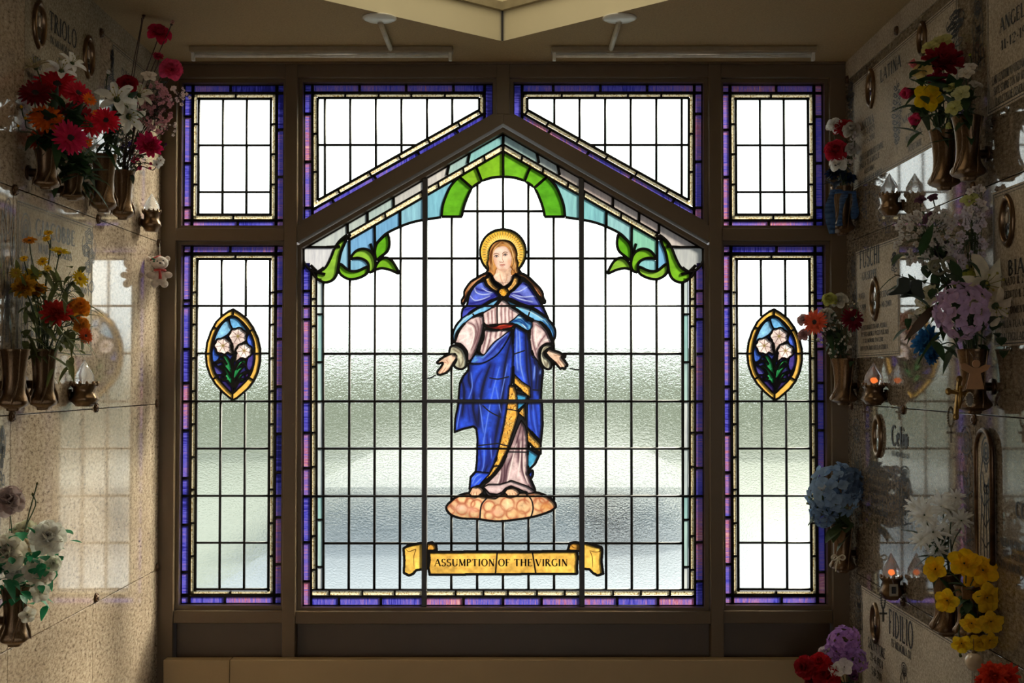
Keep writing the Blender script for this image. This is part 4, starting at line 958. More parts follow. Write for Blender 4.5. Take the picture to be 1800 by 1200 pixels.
V.stroke([(592, 400), (584, 440), (590, 470), (602, 486)], .7, (160, 100, 76), .9, FC); V.stroke([(550, 492), (560, 502), (577, 498), (592, 502), (604, 490)], .9, (140, 86, 66), .9, FC); V.soft(556, 494, 5, 4, (110, 60, 46), .8, FC); V.soft(598, 492, 5, 4, (110, 60, 46), .8, FC)
V.stroke([(552, 534), (572, 527), (585, 531), (600, 525), (622, 531)], 1.2, (176, 84, 72), .95, FC); V.stroke([(560, 544), (585, 552), (612, 541)], 1.2, (206, 130, 116), .9, FC); V.stroke([(553, 536), (586, 539), (622, 533)], .6, (96, 36, 34), .95, FC)
V.soft(587, 565, 18, 5, (214, 164, 140), .7, FC)
sk(A_, [[(555, 650), (575, 720), (600, 770)], [(645, 640), (640, 700), (620, 760)]], 1.2, (196, 140, 110), .6, 'neck'); sk(A_, [[(530, 745), (600, 755), (680, 745)], [(590, 755), (600, 790)]], .9, (120, 90, 84), .6, 'neck')
# cuffs, hands, feet
CUF = (196, 198, 172)
fl(B_, 'cuff', [(255, 650), (320, 640), (385, 680), (420, 770), (418, 855), (375, 888), (322, 882), (288, 850), (310, 800), (318, 760), (290, 728), (238, 730)], CUF, edge=.5, ecol=(100, 90, 70))
fl(B_, 'cuff', [(1335, 655), (1290, 625), (1235, 640), (1202, 690), (1195, 780), (1218, 850), (1262, 888), (1308, 880), (1315, 820), (1290, 780), (1255, 755), (1240, 715), (1285, 672)], CUF, edge=.5, ecol=(100, 90, 70))
sk(B_, [[(300, 660), (365, 710), (385, 800), (350, 870)], [(280, 680), (340, 720)], [(340, 790), (345, 860)], [(1290, 645), (1235, 690), (1225, 780), (1260, 860)], [(1280, 790), (1270, 860)]], 1.6, (110, 100, 80), .7, 'cuff'); sk(B_, [[(390, 740), (400, 830)], [(1212, 740), (1235, 840)]], 1.4, (240, 240, 220), .7, 'cuff')
fl(B_, 'hand', [(318, 745), (280, 725), (240, 730), (190, 752), (140, 788), (108, 818), (120, 834), (165, 822), (172, 832), (150, 868), (110, 918), (112, 938), (122, 948), (145, 950), (175, 940), (215, 925), (250, 888), (290, 820), (318, 780)], SKIN, smooth=False, edge=.3, ecol=(190, 120, 80))
sk(B_, [[(178, 862), (150, 900), (122, 940)], [(205, 872), (178, 910), (150, 945)], [(235, 872), (210, 905), (185, 935)], [(165, 822), (190, 818), (215, 830)], [(200, 790), (225, 820), (220, 850)]], .9, (150, 84, 54), .85, 'hand'); V.soft(250, 770, 30, 20, (255, 232, 206), .7, 'hand')
fl(B_, 'hand', [(1290, 668), (1330, 688), (1385, 706), (1440, 735), (1465, 752), (1460, 768), (1428, 755), (1424, 765), (1455, 800), (1485, 848), (1480, 862), (1466, 862), (1462, 886), (1446, 888), (1430, 876), (1412, 888), (1385, 860), (1345, 815), (1290, 768), (1252, 718)], SKIN, smooth=False, edge=.3, ecol=(190, 120, 80))
sk(B_, [[(1400, 790), (1435, 830), (1462, 865)], [(1378, 800), (1410, 840), (1434, 878)], [(1355, 800), (1385, 840), (1405, 875)], [(1330, 730), (1360, 750), (1400, 750)]], .9, (150, 84, 54), .85, 'hand'); V.soft(1320, 730, 30, 20, (255, 232, 206), .7, 'hand')
CL = [(20, 1010), (55, 960), (120, 908), (210, 880), (300, 895), (400, 915), (520, 890), (650, 880), (800, 872), (890, 898), (960, 945), (985, 1000), (930, 1042), (800, 1085), (640, 1112), (460, 1128), (300, 1108), (150, 1100), (60, 1068)]
low = fl(C_, 'cloud', CL, (244, 196, 150), edge=.45, ew=4, ecol=(190, 110, 70), rgb2=(238, 200, 146))
# the cloud must not cover dress hem and mantle: repaint them by drawing feet and hem after
sk(C_, [ci(x, y, r, 16) + [ci(x, y, r, 16)[0]] for x, y, r in ((160, 935, 45), (230, 970, 42), (100, 985, 40), (160, 1020, 50), (290, 990, 50), (60, 1030, 36), (270, 1060, 44), (400, 1000, 50), (480, 1040, 55), (560, 980, 60), (600, 1060, 50), (700, 1000, 60), (760, 940, 50), (680, 1080, 40), (840, 980, 55), (900, 1020, 45), (880, 930, 40), (940, 980, 36), (400, 1080, 40))], 1.6, (176, 100, 66), .75, 'cloud')
V.frame(*C_)
for x, y, c in ((150, 1010, (255, 214, 196)), (560, 1000, (255, 220, 176)), (460, 1050, (255, 190, 160)), (760, 990, (250, 214, 160)), (900, 1000, (236, 170, 90)), (250, 1030, (244, 180, 150)), (640, 1060, (240, 190, 130))): V.soft(x, y, 60, 30, c, .7, 'cloud')
sk(C_, [[(375, 930), (330, 990), (318, 1108)], [(720, 885), (770, 940), (785, 1020), (765, 1095)]], 2.6, (16, 12, 14), 1, 'cloud', taper=False)
fl(C_, 'dress', [(345, 828), (400, 880), (470, 890), (515, 870), (545, 835), (590, 815), (650, 838), (700, 862), (745, 882), (800, 874), (800, 862), (740, 820), (600, 770), (500, 800), (400, 800)], (206, 182, 182), smooth=False, edge=.5, ew=3, ecol=(90, 56, 64), newgrp=True)
fl(C_, 'dress', [(345, 825), (372, 850), (400, 885), (440, 898), (500, 880), (512, 895), (460, 925), (410, 920), (375, 890)], (200, 176, 176), smooth=False, edge=.5, ew=3, ecol=(90, 56, 64))
fl(C_, 'mantle', [(228, 845), (236, 750), (290, 690), (400, 700), (430, 722), (318, 812), (260, 830)], MANT, smooth=False, edge=.5, ecol=NAVY)
sk(C_, [[(250, 800), (280, 740), (340, 700)], [(270, 810), (330, 750)], [(245, 760), (270, 730)]], 1.8, (110, 150, 250), .8, 'mantle')
fl(C_, 'gold_trim', [(400, 715), (445, 640), (500, 635), (430, 722), (315, 812), (345, 775)], GOLD, smooth=False, edge=.3, ecol=(110, 66, 14), newgrp=True); speck(C_, 340, 640, 490, 800, 50)
fl(C_, 'foot', [(225, 872), (250, 832), (305, 822), (345, 848), (335, 885), (295, 912), (262, 912), (230, 892)], (238, 194, 156), edge=.35, ecol=(180, 110, 70))
fl(C_, 'foot', [(540, 872), (565, 842), (615, 836), (655, 860), (665, 885), (625, 908), (580, 914), (550, 892)], (238, 194, 156), edge=.35, ecol=(180, 110, 70))
sk(C_, [[(248, 870), (240, 895)], [(265, 872), (258, 905)], [(285, 870), (290, 905)], [(578, 880), (585, 908)], [(600, 878), (612, 905)], [(622, 872), (638, 898)]], .9, (150, 84, 54), .85, 'foot')
V.leads(.95, 1.9)
fig = empty('virgin_figure', (0, 0, 0), parent=W6, label='painted glass figure in blue mantle with open hands and halo')
V.emit(fig)
came(cm, [R(749, 665), R(757, 664), R(766, 659)], 2.2 * PXM); came(cm, [R(1002, 647), R(1010, 649), R(1021, 650)], 2.2 * PXM)
# ---- the banner
N = Paint(702, 948, 1068, 1016, .6); E_ = (.22778, 680, 920)
BN = (240, 190, 84)
def nf(name, pts, rgb, sm=False, **k): N.frame(*E_); p = N.fill(name, pts, rgb, smooth=sm, **k); SHAPES.append(p)
nf('scroll_end', [(310, 150), (350, 142), (378, 160), (385, 205), (310, 208)], (206, 150, 60), edge=.3, ecol=(150, 90, 20))
nf('scroll_end', [(1395, 205), (1412, 150), (1450, 140), (1490, 150), (1490, 210)], (206, 150, 60), edge=.3, ecol=(150, 90, 20))
nf('scroll_end', [(128, 190), (160, 168), (215, 155), (275, 145), (310, 150), (310, 345), (270, 350), (225, 358), (205, 385), (170, 398), (130, 378), (135, 280)], (246, 200, 92), edge=.3, ecol=(210, 140, 40))
nf('scroll_end', [(1490, 150), (1540, 146), (1600, 165), (1655, 178), (1662, 205), (1655, 290), (1668, 385), (1625, 398), (1590, 380), (1560, 350), (1490, 345)], (246, 200, 92), edge=.3, ecol=(210, 140, 40))
nf('banner', [(322, 215), (1465, 210), (1472, 260), (1465, 340), (1470, 385), (330, 392), (320, 340), (330, 280)], BN, edge=.25, ecol=(214, 140, 60))
N.frame(*E_)
for l in ([(145, 195), (170, 215), (215, 200), (222, 205), (208, 260), (212, 350)], [(1565, 205), (1585, 260), (1588, 340)], [(1600, 180), (1650, 195), (1640, 215), (1600, 218), (1570, 208)], [(300, 200), (330, 165), (360, 160)], [(1415, 155), (1440, 185), (1480, 190)]): N.stroke(l, 1.3, (70, 40, 14), .9)
for l in ([(852, 215), (838, 388)], [(1122, 212), (1150, 388)]): N.stroke(l, 2.6, (18, 12, 8), 1, smooth=False, taper=False)
N.leads(1.5, 1.9)
bn = empty('name_banner', (0, 0, 0), parent=W6, label='yellow scroll banner reading ASSUMPTION OF THE VIRGIN'); N.emit(bn)
clear_pane(outer, [[R(*q) for q in h] for h in [p for p in GRS]] + [[mir(R(*q)) for q in p] for p in GRS] + [[R(*q) for q in p] for p in SHAPES if len(p) > 2], W6)
holes_px = GRS + SHAPES
allh = [[R(*q) for q in p] for p in GRS] + [[mir(R(*q)) for q in p] for p in GRS] + [[R(*q) for q in p] for p in SHAPES]
def inside(c): return pip(c[0], c[1], outer) and not any(pip(c[0], c[1], h) for h in allh)
def gridline(p, q, w, **k):
    n = 400; seg = None; segs = []
    for i in range(n + 1):
        t = i / n; c = (p[0] + (q[0] - p[0]) * t, p[1] + (q[1] - p[1]) * t)
        if inside(c): seg = [c, c] if seg is None else [seg[0], c]
        elif seg: segs.append(seg); seg = None
    if seg: segs.append(seg)
    for s in segs: came(cm, s, w * PXM, **k)
for x in (613.2, 658, 703, 793.4, 838.8, 884.2, 929, 973.9, 1065.4, 1110.5, 1155.5, 1200.8): gridline((XP(x, 950), ZP(1036)), (XP(x, 950), ZP(240)), 4.2)
for y in (371, 454, 621.5, 705, 788, 871.5, 954.5): gridline((R(568, y)[0], ZP(y)), (R(1202, y)[0], ZP(y)), 4.2)
for y in (538, 788, 871.5): came(cm, [(R(534 if y != 788 else 568, y)[0], ZP(y)), (R(1236 if y != 788 else 1201, y)[0], ZP(y))], 3.2 * PXM, y0=-.016, y1=-.006)
cm.build('lead_cames', M_LEAD, W6, smooth=True)
m = MB()
for x in (746.5, 1022.5):
    X = XP(x, 950); m.box((X - .0115, -.034, ZP(1064)), (X + .0115, .014, ZP(gB(x if x < 884 else 2 * 884.5 - x))))
m.box((XP(746.5, 950), -.026, ZP(708)), (XP(1022.5, 950), .010, ZP(701.5)))
m.build('steel_glazing_bar', plain('dark_steel_bar', (58, 54, 52), .4, metal=.4), W6, bevel=.003)
CB.build('violet_border_glass', [M_BORD_V, M_BORD_H], W6); CG.build('gold_border_glass', [M_GOLD], W6); CT.build('opalescent_drapery_glass', [M_TINT_V], W6, y=.002)
CGR.build('green_scroll_glass', [M_TINT_G], W6, y=-.002)
q = [R(532.8, 1064), R(532.8, gB(532.8)), R(884.5, gB(884.5))]; beads([q[0], q[1], q[2], mir(q[1]), mir(q[0])], 7.2 * PXM)
# ------------------------------------------------------------------ lettering (own serif alphabet)
TK, TN = .135, .055
GL = {
 'A': (.78, [('l', .02, 0, .36, 1, TN), ('l', .38, 1, .74, 0, TK), ('l', .14, .36, .58, .36, TN)], [.02, .74], []),
 'B': (.66, [('l', .12, 0, .12, 1, TK), ('a', .12, .75, .36, .25, -90, 90), ('a', .12, .26, .44, .26, -90, 90)], [], []),
 'C': (.74, [('a', .42, .5, .36, .5, 48, 312)], [], []),
 'D': (.78, [('l', .12, 0, .12, 1, TK), ('a', .12, .5, .58, .5, -90, 90)], [], []),
 'E': (.62, [('l', .12, 0, .12, 1, TK), ('l', .08, .03, .56, .03, TN), ('l', .08, .97, .54, .97, TN), ('l', .1, .52, .44, .52, TN), ('l', .56, .02, .58, .2, TN), ('l', .54, .98, .55, .82, TN)], [], []),
 'F': (.6, [('l', .12, 0, .12, 1, TK), ('l', .08, .97, .54, .97, TN), ('l', .1, .5, .42, .5, TN), ('l', .54, .98, .55, .8, TN)], [.12], []),
 'G': (.8, [('a', .42, .5, .36, .5, 48, 325), ('l', .7, .02, .7, .42, TK * .8)], [], []),
 'H': (.82, [('l', .14, 0, .14, 1, TK), ('l', .68, 0, .68, 1, TK), ('l', .14, .52, .68, .52, TN)], [.14, .68], [.14, .68]),
 'I': (.3, [('l', .15, 0, .15, 1, TK)], [.15], [.15]),
 'L': (.6, [('l', .12, 0, .12, 1, TK), ('l', .08, .03, .54, .03, TN), ('l', .54, .02, .56, .2, TN)], [], [.12]),
 'M': (.95, [('l', .1, 0, .13, 1, TN), ('l', .13, 1, .47, .05, TK), ('l', .47, .05, .8, 1, TN), ('l', .8, 0, .8, 1, TK)], [.1, .8], []),
 'N': (.84, [('l', .13, 0, .13, 1, TN), ('l', .13, 1, .7, 0, TK), ('l', .7, 0, .7, 1, TN)], [.13], [.7]),
 'O': (.84, [('a', .42, .5, .36, .5, 0, 360)], [], []),
 'P': (.64, [('l', .12, 0, .12, 1, TK), ('a', .12, .74, .42, .26, -90, 90)], [.12], []),
 'R': (.74, [('l', .12, 0, .12, 1, TK), ('a', .12, .75, .38, .25, -90, 90), ('l', .3, .5, .68, 0, TK)], [.12, .68], []),
 'S': (.6, [('a', .3, .75, .22, .25, 20, 268), ('a', .3, .255, .25, .255, -160, 92)], [], []),
 'T': (.7, [('l', .35, 0, .35, 1, TK), ('l', .04, .97, .66, .97, TN), ('l', .05, .98, .04, .8, TN), ('l', .65, .98, .66, .8, TN)], [.35], []),
 'U': (.8, [('l', .14, .3, .14, 1, TK), ('a', .41, .3, .27, .3, 180, 360), ('l', .68, .3, .68, 1, TN)], [], [.14, .68]),
 'V': (.78, [('l', .04, 1, .4, 0, TK), ('l', .4, 0, .74, 1, TN)], [], [.06, .72]),
 'Z': (.66, [('l', .08, .97, .6, .97, TN), ('l', .58, .97, .08, .03, TK), ('l', .08, .03, .6, .03, TN)], [], []),
 '0': (.6, [('a', .3, .5, .23, .5, 0, 360)], [], []), '1': (.34, [('l', .18, 0, .18, 1, TK), ('l', .02, .85, .18, 1, TN)], [.18], []),
 '2': (.6, [('a', .3, .74, .22, .26, -20, 170), ('l', .5, .64, .08, .04, TN), ('l', .06, .04, .54, .04, TK * .8)], [], []),
 '3': (.58, [('a', .28, .76, .2, .24, -80, 150), ('a', .28, .27, .23, .27, -150, 90)], [], []),
 '4': (.6, [('l', .42, 0, .42, 1, TK), ('l', .42, 1, .04, .3, TN), ('l', .04, .3, .56, .3, TN)], [], []),
 '5': (.58, [('l', .12, .96, .5, .96, TK * .8), ('l', .12, .96, .1, .55, TN), ('a', .27, .32, .24, .32, -150, 120)], [], []),
 '6': (.58, [('a', .3, .28, .22, .28, 0, 360), ('a', .42, .5, .34, .5, 110, 200)], [], []),
 '7': (.56, [('l', .06, .96, .52, .96, TK * .8), ('l', .52, .96, .2, 0, TK)], [], []),
 '8': (.58, [('a', .29, .76, .19, .24, 0, 360), ('a', .29, .27, .23, .27, 0, 360)], [], []),
 '9': (.58, [('a', .28, .72, .22, .28, 0, 360), ('a', .16, .5, .34, .5, -70, 20)], [], []),
 '-': (.36, [('l', .06, .42, .3, .42, TK * .8)], [], []), '.': (.24, [('l', .12, 0, .12, .1, TK)], [], []), ',': (.24, [('l', .12, .08, .08, -.14, TN * 1.4)], [], []),
 '*': (.44, [('l', .22, .3, .22, .8, TN * 1.3), ('l', .02, .42, .42, .68, TN * 1.3), ('l', .42, .42, .02, .68, TN * 1.3)], [], []),
 '+': (.44, [('l', .22, .05, .22, .95, TN * 1.6), ('l', .04, .68, .4, .68, TN * 1.6)], [], []),
 # black-letter small letters for one name
 'c': (.44, [('l', .1, .12, .1, .56, TK * 1.2), ('l', .1, .6, .36, .66, TN * 1.3), ('l', .1, .08, .36, .0, TN * 1.3)], [], []),
 'e': (.46, [('l', .1, .1, .1, .56, TK * 1.2), ('l', .1, .6, .36, .62, TN * 1.3), ('l', .36, .62, .36, .4, TK * .8), ('l', .36, .4, .12, .3, TN), ('l', .1, .08, .38, .02, TN * 1.3)], [], []),
 'l': (.28, [('l', .12, .06, .12, 1, TK * 1.2), ('l', .12, .04, .24, .0, TN * 1.4)], [], []),
 'i': (.28, [('l', .12, .06, .12, .64, TK * 1.2), ('l', .12, .04, .24, .0, TN * 1.4), ('l', .09, .82, .18, .9, TK)], [], []),
 'o': (.5, [('l', .1, .1, .1, .56, TK * 1.2), ('l', .38, .1, .38, .56, TK * 1.2), ('l', .1, .6, .38, .64, TN * 1.3), ('l', .1, .06, .38, .02, TN * 1.3)], [], []),
 'K': (.74, [('l', .12, 0, .12, 1, TK), ('l', .12, .4, .64, 1, TN), ('l', .3, .58, .68, 0, TK)], [.12, .68], [.12]),
 'Q': (.84, [('a', .42, .5, .36, .5, 0, 360), ('l', .44, .12, .74, -.12, TK)], [], []),
}
GL['J'] = (.4, [('l', .24, .1, .24, 1, TK), ('a', .12, .1, .12, .16, 200, 360)], [], [.24])
def text_faces(txt, bold=1.0):
    """list of polygons (x, z) for a line of text, cap height 1, starting at x=0; returns polys, width"""
    x0 = 0; out = []
    for ch in txt:
        if ch == ' ': x0 += .42; continue
        g = GL.get(ch) or GL.get(ch.upper())
        if not g: x0 += .4; continue
        w, st_, sb, stp = g
        def seg(ax, ay, bx, by, t0, t1=None):
            t1 = t1 or t0; dx, dy = bx - ax, by - ay; L = math.hypot(dx, dy) or 1e-6; nx, ny = -dy / L / 2, dx / L / 2
            out.append([(x0 + ax + nx * t0, ay + ny * t0), (x0 + ax - nx * t0, ay - ny * t0), (x0 + bx - nx * t1, by - ny * t1), (x0 + bx + nx * t1, by + ny * t1)])
        for q in st_:
            if q[0] == 'l': seg(q[1], q[2], q[3], q[4], q[5] * bold)
            else:
                _, cx, cy, rx, ry, a0, a1 = q; n = max(6, int(abs(a1 - a0) / 24))
                P_ = [(cx + rx * math.cos(math.radians(a0 + (a1 - a0) * i / n)), cy + ry * math.sin(math.radians(a0 + (a1 - a0) * i / n)), (TN + (TK - TN) * abs(math.cos(math.radians(a0 + (a1 - a0) * i / n))) ** 1.5) * bold) for i in range(n + 1)]
                for i in range(n): seg(P_[i][0], P_[i][1], P_[i + 1][0], P_[i + 1][1], P_[i][2], P_[i + 1][2])
        for s_ in sb: seg(s_ - .13, .02, s_ + .13, .02, TN)
        for s_ in stp: seg(s_ - .13, .98, s_ + .13, .98, TN)
        x0 += w + .12
    return out, x0 - .12
def put_text(m, txt, fn, w, h, bold=1.0):
    """fn maps (x, z) in a w by h box to a 3-D point"""
    fs, W_ = text_faces(txt, bold)
    for k, q in enumerate(fs):
        b = len(m.v); m.v += [tuple(fn(x / W_ * w, z * h)) for x, z in q]; m.f.append((b, b + 1, b + 2, b + 3)); m.m.append(0)
# banner words
m = MB(); x0, z0 = R(764, 999); x1, _ = R(999, 999)
for a, b, w_ in ((370, 832, 'ASSUMPTION'), (860, 1122, 'OF THE'), (1148, 1395, 'VIRGIN')):
    p = R(680 + a * .22778, 920 + 327 * .22778); q = R(680 + b * .22778, 920 + 272 * .22778)
    put_text(m, w_, lambda x, z: (p[0] + x, -.0035, p[1] + z), q[0] - p[0], q[1] - p[1], 1.6)
mm = m.build('banner_lettering', plain('fired_black_paint', (30, 20, 14), .6), bn, label='black capitals reading ASSUMPTION OF THE VIRGIN')

# ------------------------------------------------------------------ granite crypt fronts
JL = [F * 1.6016 / d for d in (630, 737, 885)]; JL = [JL[0], JL[1], JL[2], JL[2] - .785, JL[2] - 1.57]
JR = [F * 1.5002 / d for d in (592, 683, 808)]; JR = [JR[0], JR[1], JR[2], JR[2] - .73, JR[2] - 1.46]
ZR = [EYE + 1.335, EYE + .605, EYE - .122, EYE - .862, .02]
SIDE = {'L': (XL, 1), 'R': (XR, -1)}
def onwall(sd, px, py, off=0.0):
    X, s_ = SIDE[sd]; return atX(px, py, X + s_ * off)
PANELS = {}
def panel(sd, y1, y0, zt, zb, label, plain_mat=None):
    X, s_ = SIDE[sd]; root = empty('granite_crypt_front', (X, (y0 + y1) / 2, (zt + zb) / 2), label=label, cat='granite panel', group='polished granite crypt fronts')
    m = MB(); g = .0016; xa, xb = sorted((X, X - s_ * .024))
    m.box((xa - X, y0 + g - root.location.y, zb + g - root.location.z), (xb - X, y1 - g - root.location.y, zt - g - root.location.z))
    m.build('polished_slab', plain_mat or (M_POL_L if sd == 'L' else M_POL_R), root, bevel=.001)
    return root
def wallpoly(m, sd, root, pts_yz, off, th=.0008):
    """thin raised or inlaid face on the wall; pts are (Y, Z) world"""
    X, s_ = SIDE[sd]; o = root.location
    b = len(m.v); n = len(pts_yz)
    for d in (off, off - .002): m.v += [(X + s_ * d - o.x, y - o.y, z - o.z) for y, z in pts_yz]
    m.f.append(tuple(b + i for i in range(n))); m.f.append(tuple(b + n + i for i in reversed(range(n)))); m.m += [0, 0]
    for i in range(n): m.f.append((b + i, b + n + i, b + n + (i + 1) % n, b + (i + 1) % n)); m.m.append(0)
def yz(sd, px, py): p = onwall(sd, px, py); return (p.y, p.z)
def plaque(sd, root, px0, px1, ztop_px, zbot_px, lines=(), border=True, pxm=None):
    """honed inscription field between px0..px1, heights measured (px, py) pairs; lines: (text, pxa, pxb, pytop, pybot)"""
    X, s_ = SIDE[sd]; ya = onwall(sd, px0, 600).y; yb = onwall(sd, px1, 600).y
    zt = onwall(sd, *ztop_px).z; zb = onwall(sd, *zbot_px).z
    m = MB(); wallpoly(m, sd, root, [(ya, zb), (yb, zb), (yb, zt), (ya, zt)], .0012)
    m.build('honed_plaque', M_HON_L if sd == 'L' else M_HON_R, root)
    y0, y1 = min(ya, yb), max(ya, yb)
    if border:
        m = MB()
        for d, w in ((.006, .003), (.016, .0015)):
            for (a, b, c, e) in ((y0 + d, y1 - d, zt - d - w, zt - d), (y0 + d, y1 - d, zb + d, zb + d + w), (y0 + d, y0 + d + w, zb + d, zt - d), (y1 - d - w, y1 - d, zb + d, zt - d)):
                wallpoly(m, sd, root, [(a, c), (b, c), (b, e), (a, e)], .0018)
        m.build('border_line', M_INK, root)
    inscribe(sd, root, lines)
def inscribe(sd, root, lines, bold=1.6):
    if not lines: return
    X, s_ = SIDE[sd]; o = root.location
    for t, xa, xb, pt, pb in lines:
        m = MB()
        mid = (xa + xb) / 2; A = onwall(sd, xa, mid).y; B = onwall(sd, xb, mid).y
        zt = onwall(sd, mid, pt).z; zb = onwall(sd, mid, pb).z; sg = 1 if B > A else -1
        put_text(m, t, lambda x, z: (X + s_ * .0022 - o.x, A + sg * x - o.y, zb + z - o.z), abs(B - A), zt - zb, bold)
        m.build('lettering', M_INK, root)
def engraving(sd, root, kind, px0, px1, pyt, pyb, name='engraved_ornament', w=.0048, mat=None, off=.0021):
    """line-cut ornament in the box px0..px1 (heights at the box middle)"""
    X, s_ = SIDE[sd]; o = root.location; mid = (px0 + px1) / 2
    A = onwall(sd, px0, 600).y; B = onwall(sd, px1, 600).y; zt = onwall(sd, mid, pyt).z; zb = onwall(sd, mid, pyb).z
    f = lambda x, z: (A + (B - A) * x, zb + (zt - zb) * z)
    E = lambda cx, cz, rx, rz, a0=0, a1=360, n=18: [(cx + rx * math.cos(math.radians(a0 + (a1 - a0) * i / n)), cz + rz * math.sin(math.radians(a0 + (a1 - a0) * i / n))) for i in range(n + 1)]
    L = []
    if kind == 'saint':
        L = [E(.5, .88, .34, .11), E(.5, .87, .2, .075), E(.5, .86, .12, .05), [(.3, .83), (.12, .74), (.04, .6), (.1, .4), (.02, .2), (.0, .0)], [(.7, .83), (.88, .74), (.96, .6), (.9, .4), (.98, .2), (1, 0)],
             [(.38, .78), (.5, .7), (.62, .78)], [(.2, .7), (.4, .58), (.6, .6), (.8, .7)], [(.3, .62), (.35, .45), (.25, .2), (.3, 0)], [(.7, .62), (.62, .45), (.72, .2), (.66, 0)], [(.5, .56), (.48, .3), (.52, 0)],
             E(.42, .56, .12, .035), E(.6, .56, .12, .035), [(.12, .5), (.3, .42), (.55, .46), (.85, .5)], [(.15, .35), (.4, .25), (.6, .3), (.85, .33)], [(.46, .87), (.5, .845), (.54, .87)], [(.1, .15), (.4, .08), (.6, .12), (.9, .14)]]
    elif kind == 'rose':
        for cx, cz, r in ((.5, .82, .28), (.3, .62, .24), (.68, .56, .26), (.45, .4, .22)):
            for k in (1, .7, .4): L.append([(cx + r * k * (1 + .15 * math.sin(a * 5)) * math.cos(a), cz + r * .36 * k * (1 + .15 * math.sin(a * 5)) * math.sin(a)) for a in np.linspace(0, 6.3, 22)])
        L += [[(.5, .35), (.42, .2), (.5, 0)], [(.45, .2), (.2, .28), (.1, .2), (.3, .14), (.45, .16)], [(.46, .12), (.7, .22), (.9, .14), (.7, .06), (.47, .1)], [(.9, .8), (1, .7), (.95, .6)], [(.1, .8), (0, .7), (.08, .55)]]
    elif kind == 'spray':
        L = [[(.5, 0), (.48, .3), (.52, .6), (.5, 1)]]
        for k in range(9):
            z = .15 + k * .09; d = .42 * (1 - abs(k - 4) / 7)
            for sg in (-1, 1): L += [[(.5, z), (.5 + sg * d * .6, z + .06), (.5 + sg * d, z + .03), (.5 + sg * d * .6, z), (.5, z)], E(.5 + sg * d, z + .05, .09, .02, 0, 360, 8)]
    elif kind == 'angel':
        L = [E(.5, .85, .16, .09), E(.5, .86, .26, .13, 0, 180), [(.4, .76), (.2, .6), (.3, .3), (.1, 0)], [(.6, .76), (.8, .6), (.7, .3), (.9, 0)], [(.3, .7), (.02, .9), (.0, .6), (.1, .35), (.28, .45)], [(.7, .7), (.98, .9), (1, .6), (.9, .35), (.72, .45)],
             [(.1, 0), (.9, 0)], [(.35, .6), (.5, .5), (.65, .6)], [(.4, .45), (.4, .05)], [(.6, .45), (.6, .05)], [(.06, .75), (.15, .6), (.22, .55)], [(.94, .75), (.85, .6), (.78, .55)], [(.5, .5), (.5, .05)]]
    m = MB()
    for l in L:
        p = [f(*q) for q in (smooth_open(l, 3) if len(l) < 12 else l)]
        for i in range(len(p) - 1):
            (a, b), (c, d) = p[i], p[i + 1]; dx, dz = c - a, d - b; q = math.hypot(dx, dz) or 1e-6; nx, nz = -dz / q * w / 2, dx / q * w / 2
            k = len(m.v); m.v += [(X + s_ * off - o.x, yy - o.y, zz - o.z) for yy, zz in ((a + nx, b + nz), (a - nx, b - nz), (c - nx, d - nz), (c + nx, d + nz))]; m.f.append((k, k + 1, k + 2, k + 3)); m.m.append(0)
    m.build(name, mat or M_INK, root)
# -- left wall
for sd, J in (('L', JL), ('R', JR)):
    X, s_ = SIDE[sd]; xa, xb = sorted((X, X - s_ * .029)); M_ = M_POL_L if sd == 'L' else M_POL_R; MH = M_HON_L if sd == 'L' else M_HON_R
    m = MB(); m.box((xa, JL[3] - .8, ZR[0] + .002), (xb, YW - .08, ZC)); m.build('trim_%d' % (3 if sd == 'L' else 4), MH, kind='structure')
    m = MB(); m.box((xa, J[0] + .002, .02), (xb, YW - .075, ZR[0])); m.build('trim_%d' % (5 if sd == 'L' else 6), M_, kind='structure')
    m = MB(); m.box((xa, YB, .02), (xb, J[4] - .002, ZC)); m.build('wall_%s' % ('left' if sd == 'L' else 'right'), MH, kind='structure')
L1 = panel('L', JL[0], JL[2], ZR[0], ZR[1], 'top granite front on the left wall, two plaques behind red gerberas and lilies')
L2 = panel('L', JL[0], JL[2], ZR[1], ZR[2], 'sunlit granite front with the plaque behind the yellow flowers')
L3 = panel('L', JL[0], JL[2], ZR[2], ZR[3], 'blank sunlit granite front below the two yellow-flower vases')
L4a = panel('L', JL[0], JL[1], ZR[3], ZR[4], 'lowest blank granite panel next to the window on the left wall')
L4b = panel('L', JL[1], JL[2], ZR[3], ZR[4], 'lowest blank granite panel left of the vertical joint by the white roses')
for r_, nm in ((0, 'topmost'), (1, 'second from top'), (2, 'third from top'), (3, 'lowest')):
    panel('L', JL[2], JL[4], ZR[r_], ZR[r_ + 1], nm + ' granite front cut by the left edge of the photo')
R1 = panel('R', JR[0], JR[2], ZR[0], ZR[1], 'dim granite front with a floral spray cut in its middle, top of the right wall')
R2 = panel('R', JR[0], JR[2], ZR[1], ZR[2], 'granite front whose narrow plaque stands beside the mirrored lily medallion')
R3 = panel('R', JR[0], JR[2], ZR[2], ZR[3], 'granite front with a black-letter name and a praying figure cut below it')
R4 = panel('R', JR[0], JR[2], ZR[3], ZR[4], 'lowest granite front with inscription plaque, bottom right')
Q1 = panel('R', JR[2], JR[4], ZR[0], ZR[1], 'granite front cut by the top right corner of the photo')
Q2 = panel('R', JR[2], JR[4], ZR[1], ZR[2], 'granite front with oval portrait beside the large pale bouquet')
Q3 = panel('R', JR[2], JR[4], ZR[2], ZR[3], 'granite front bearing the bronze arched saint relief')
Q4 = panel('R', JR[2], JR[4], ZR[3], ZR[4], 'granite front below the yellow orchids at the right edge')
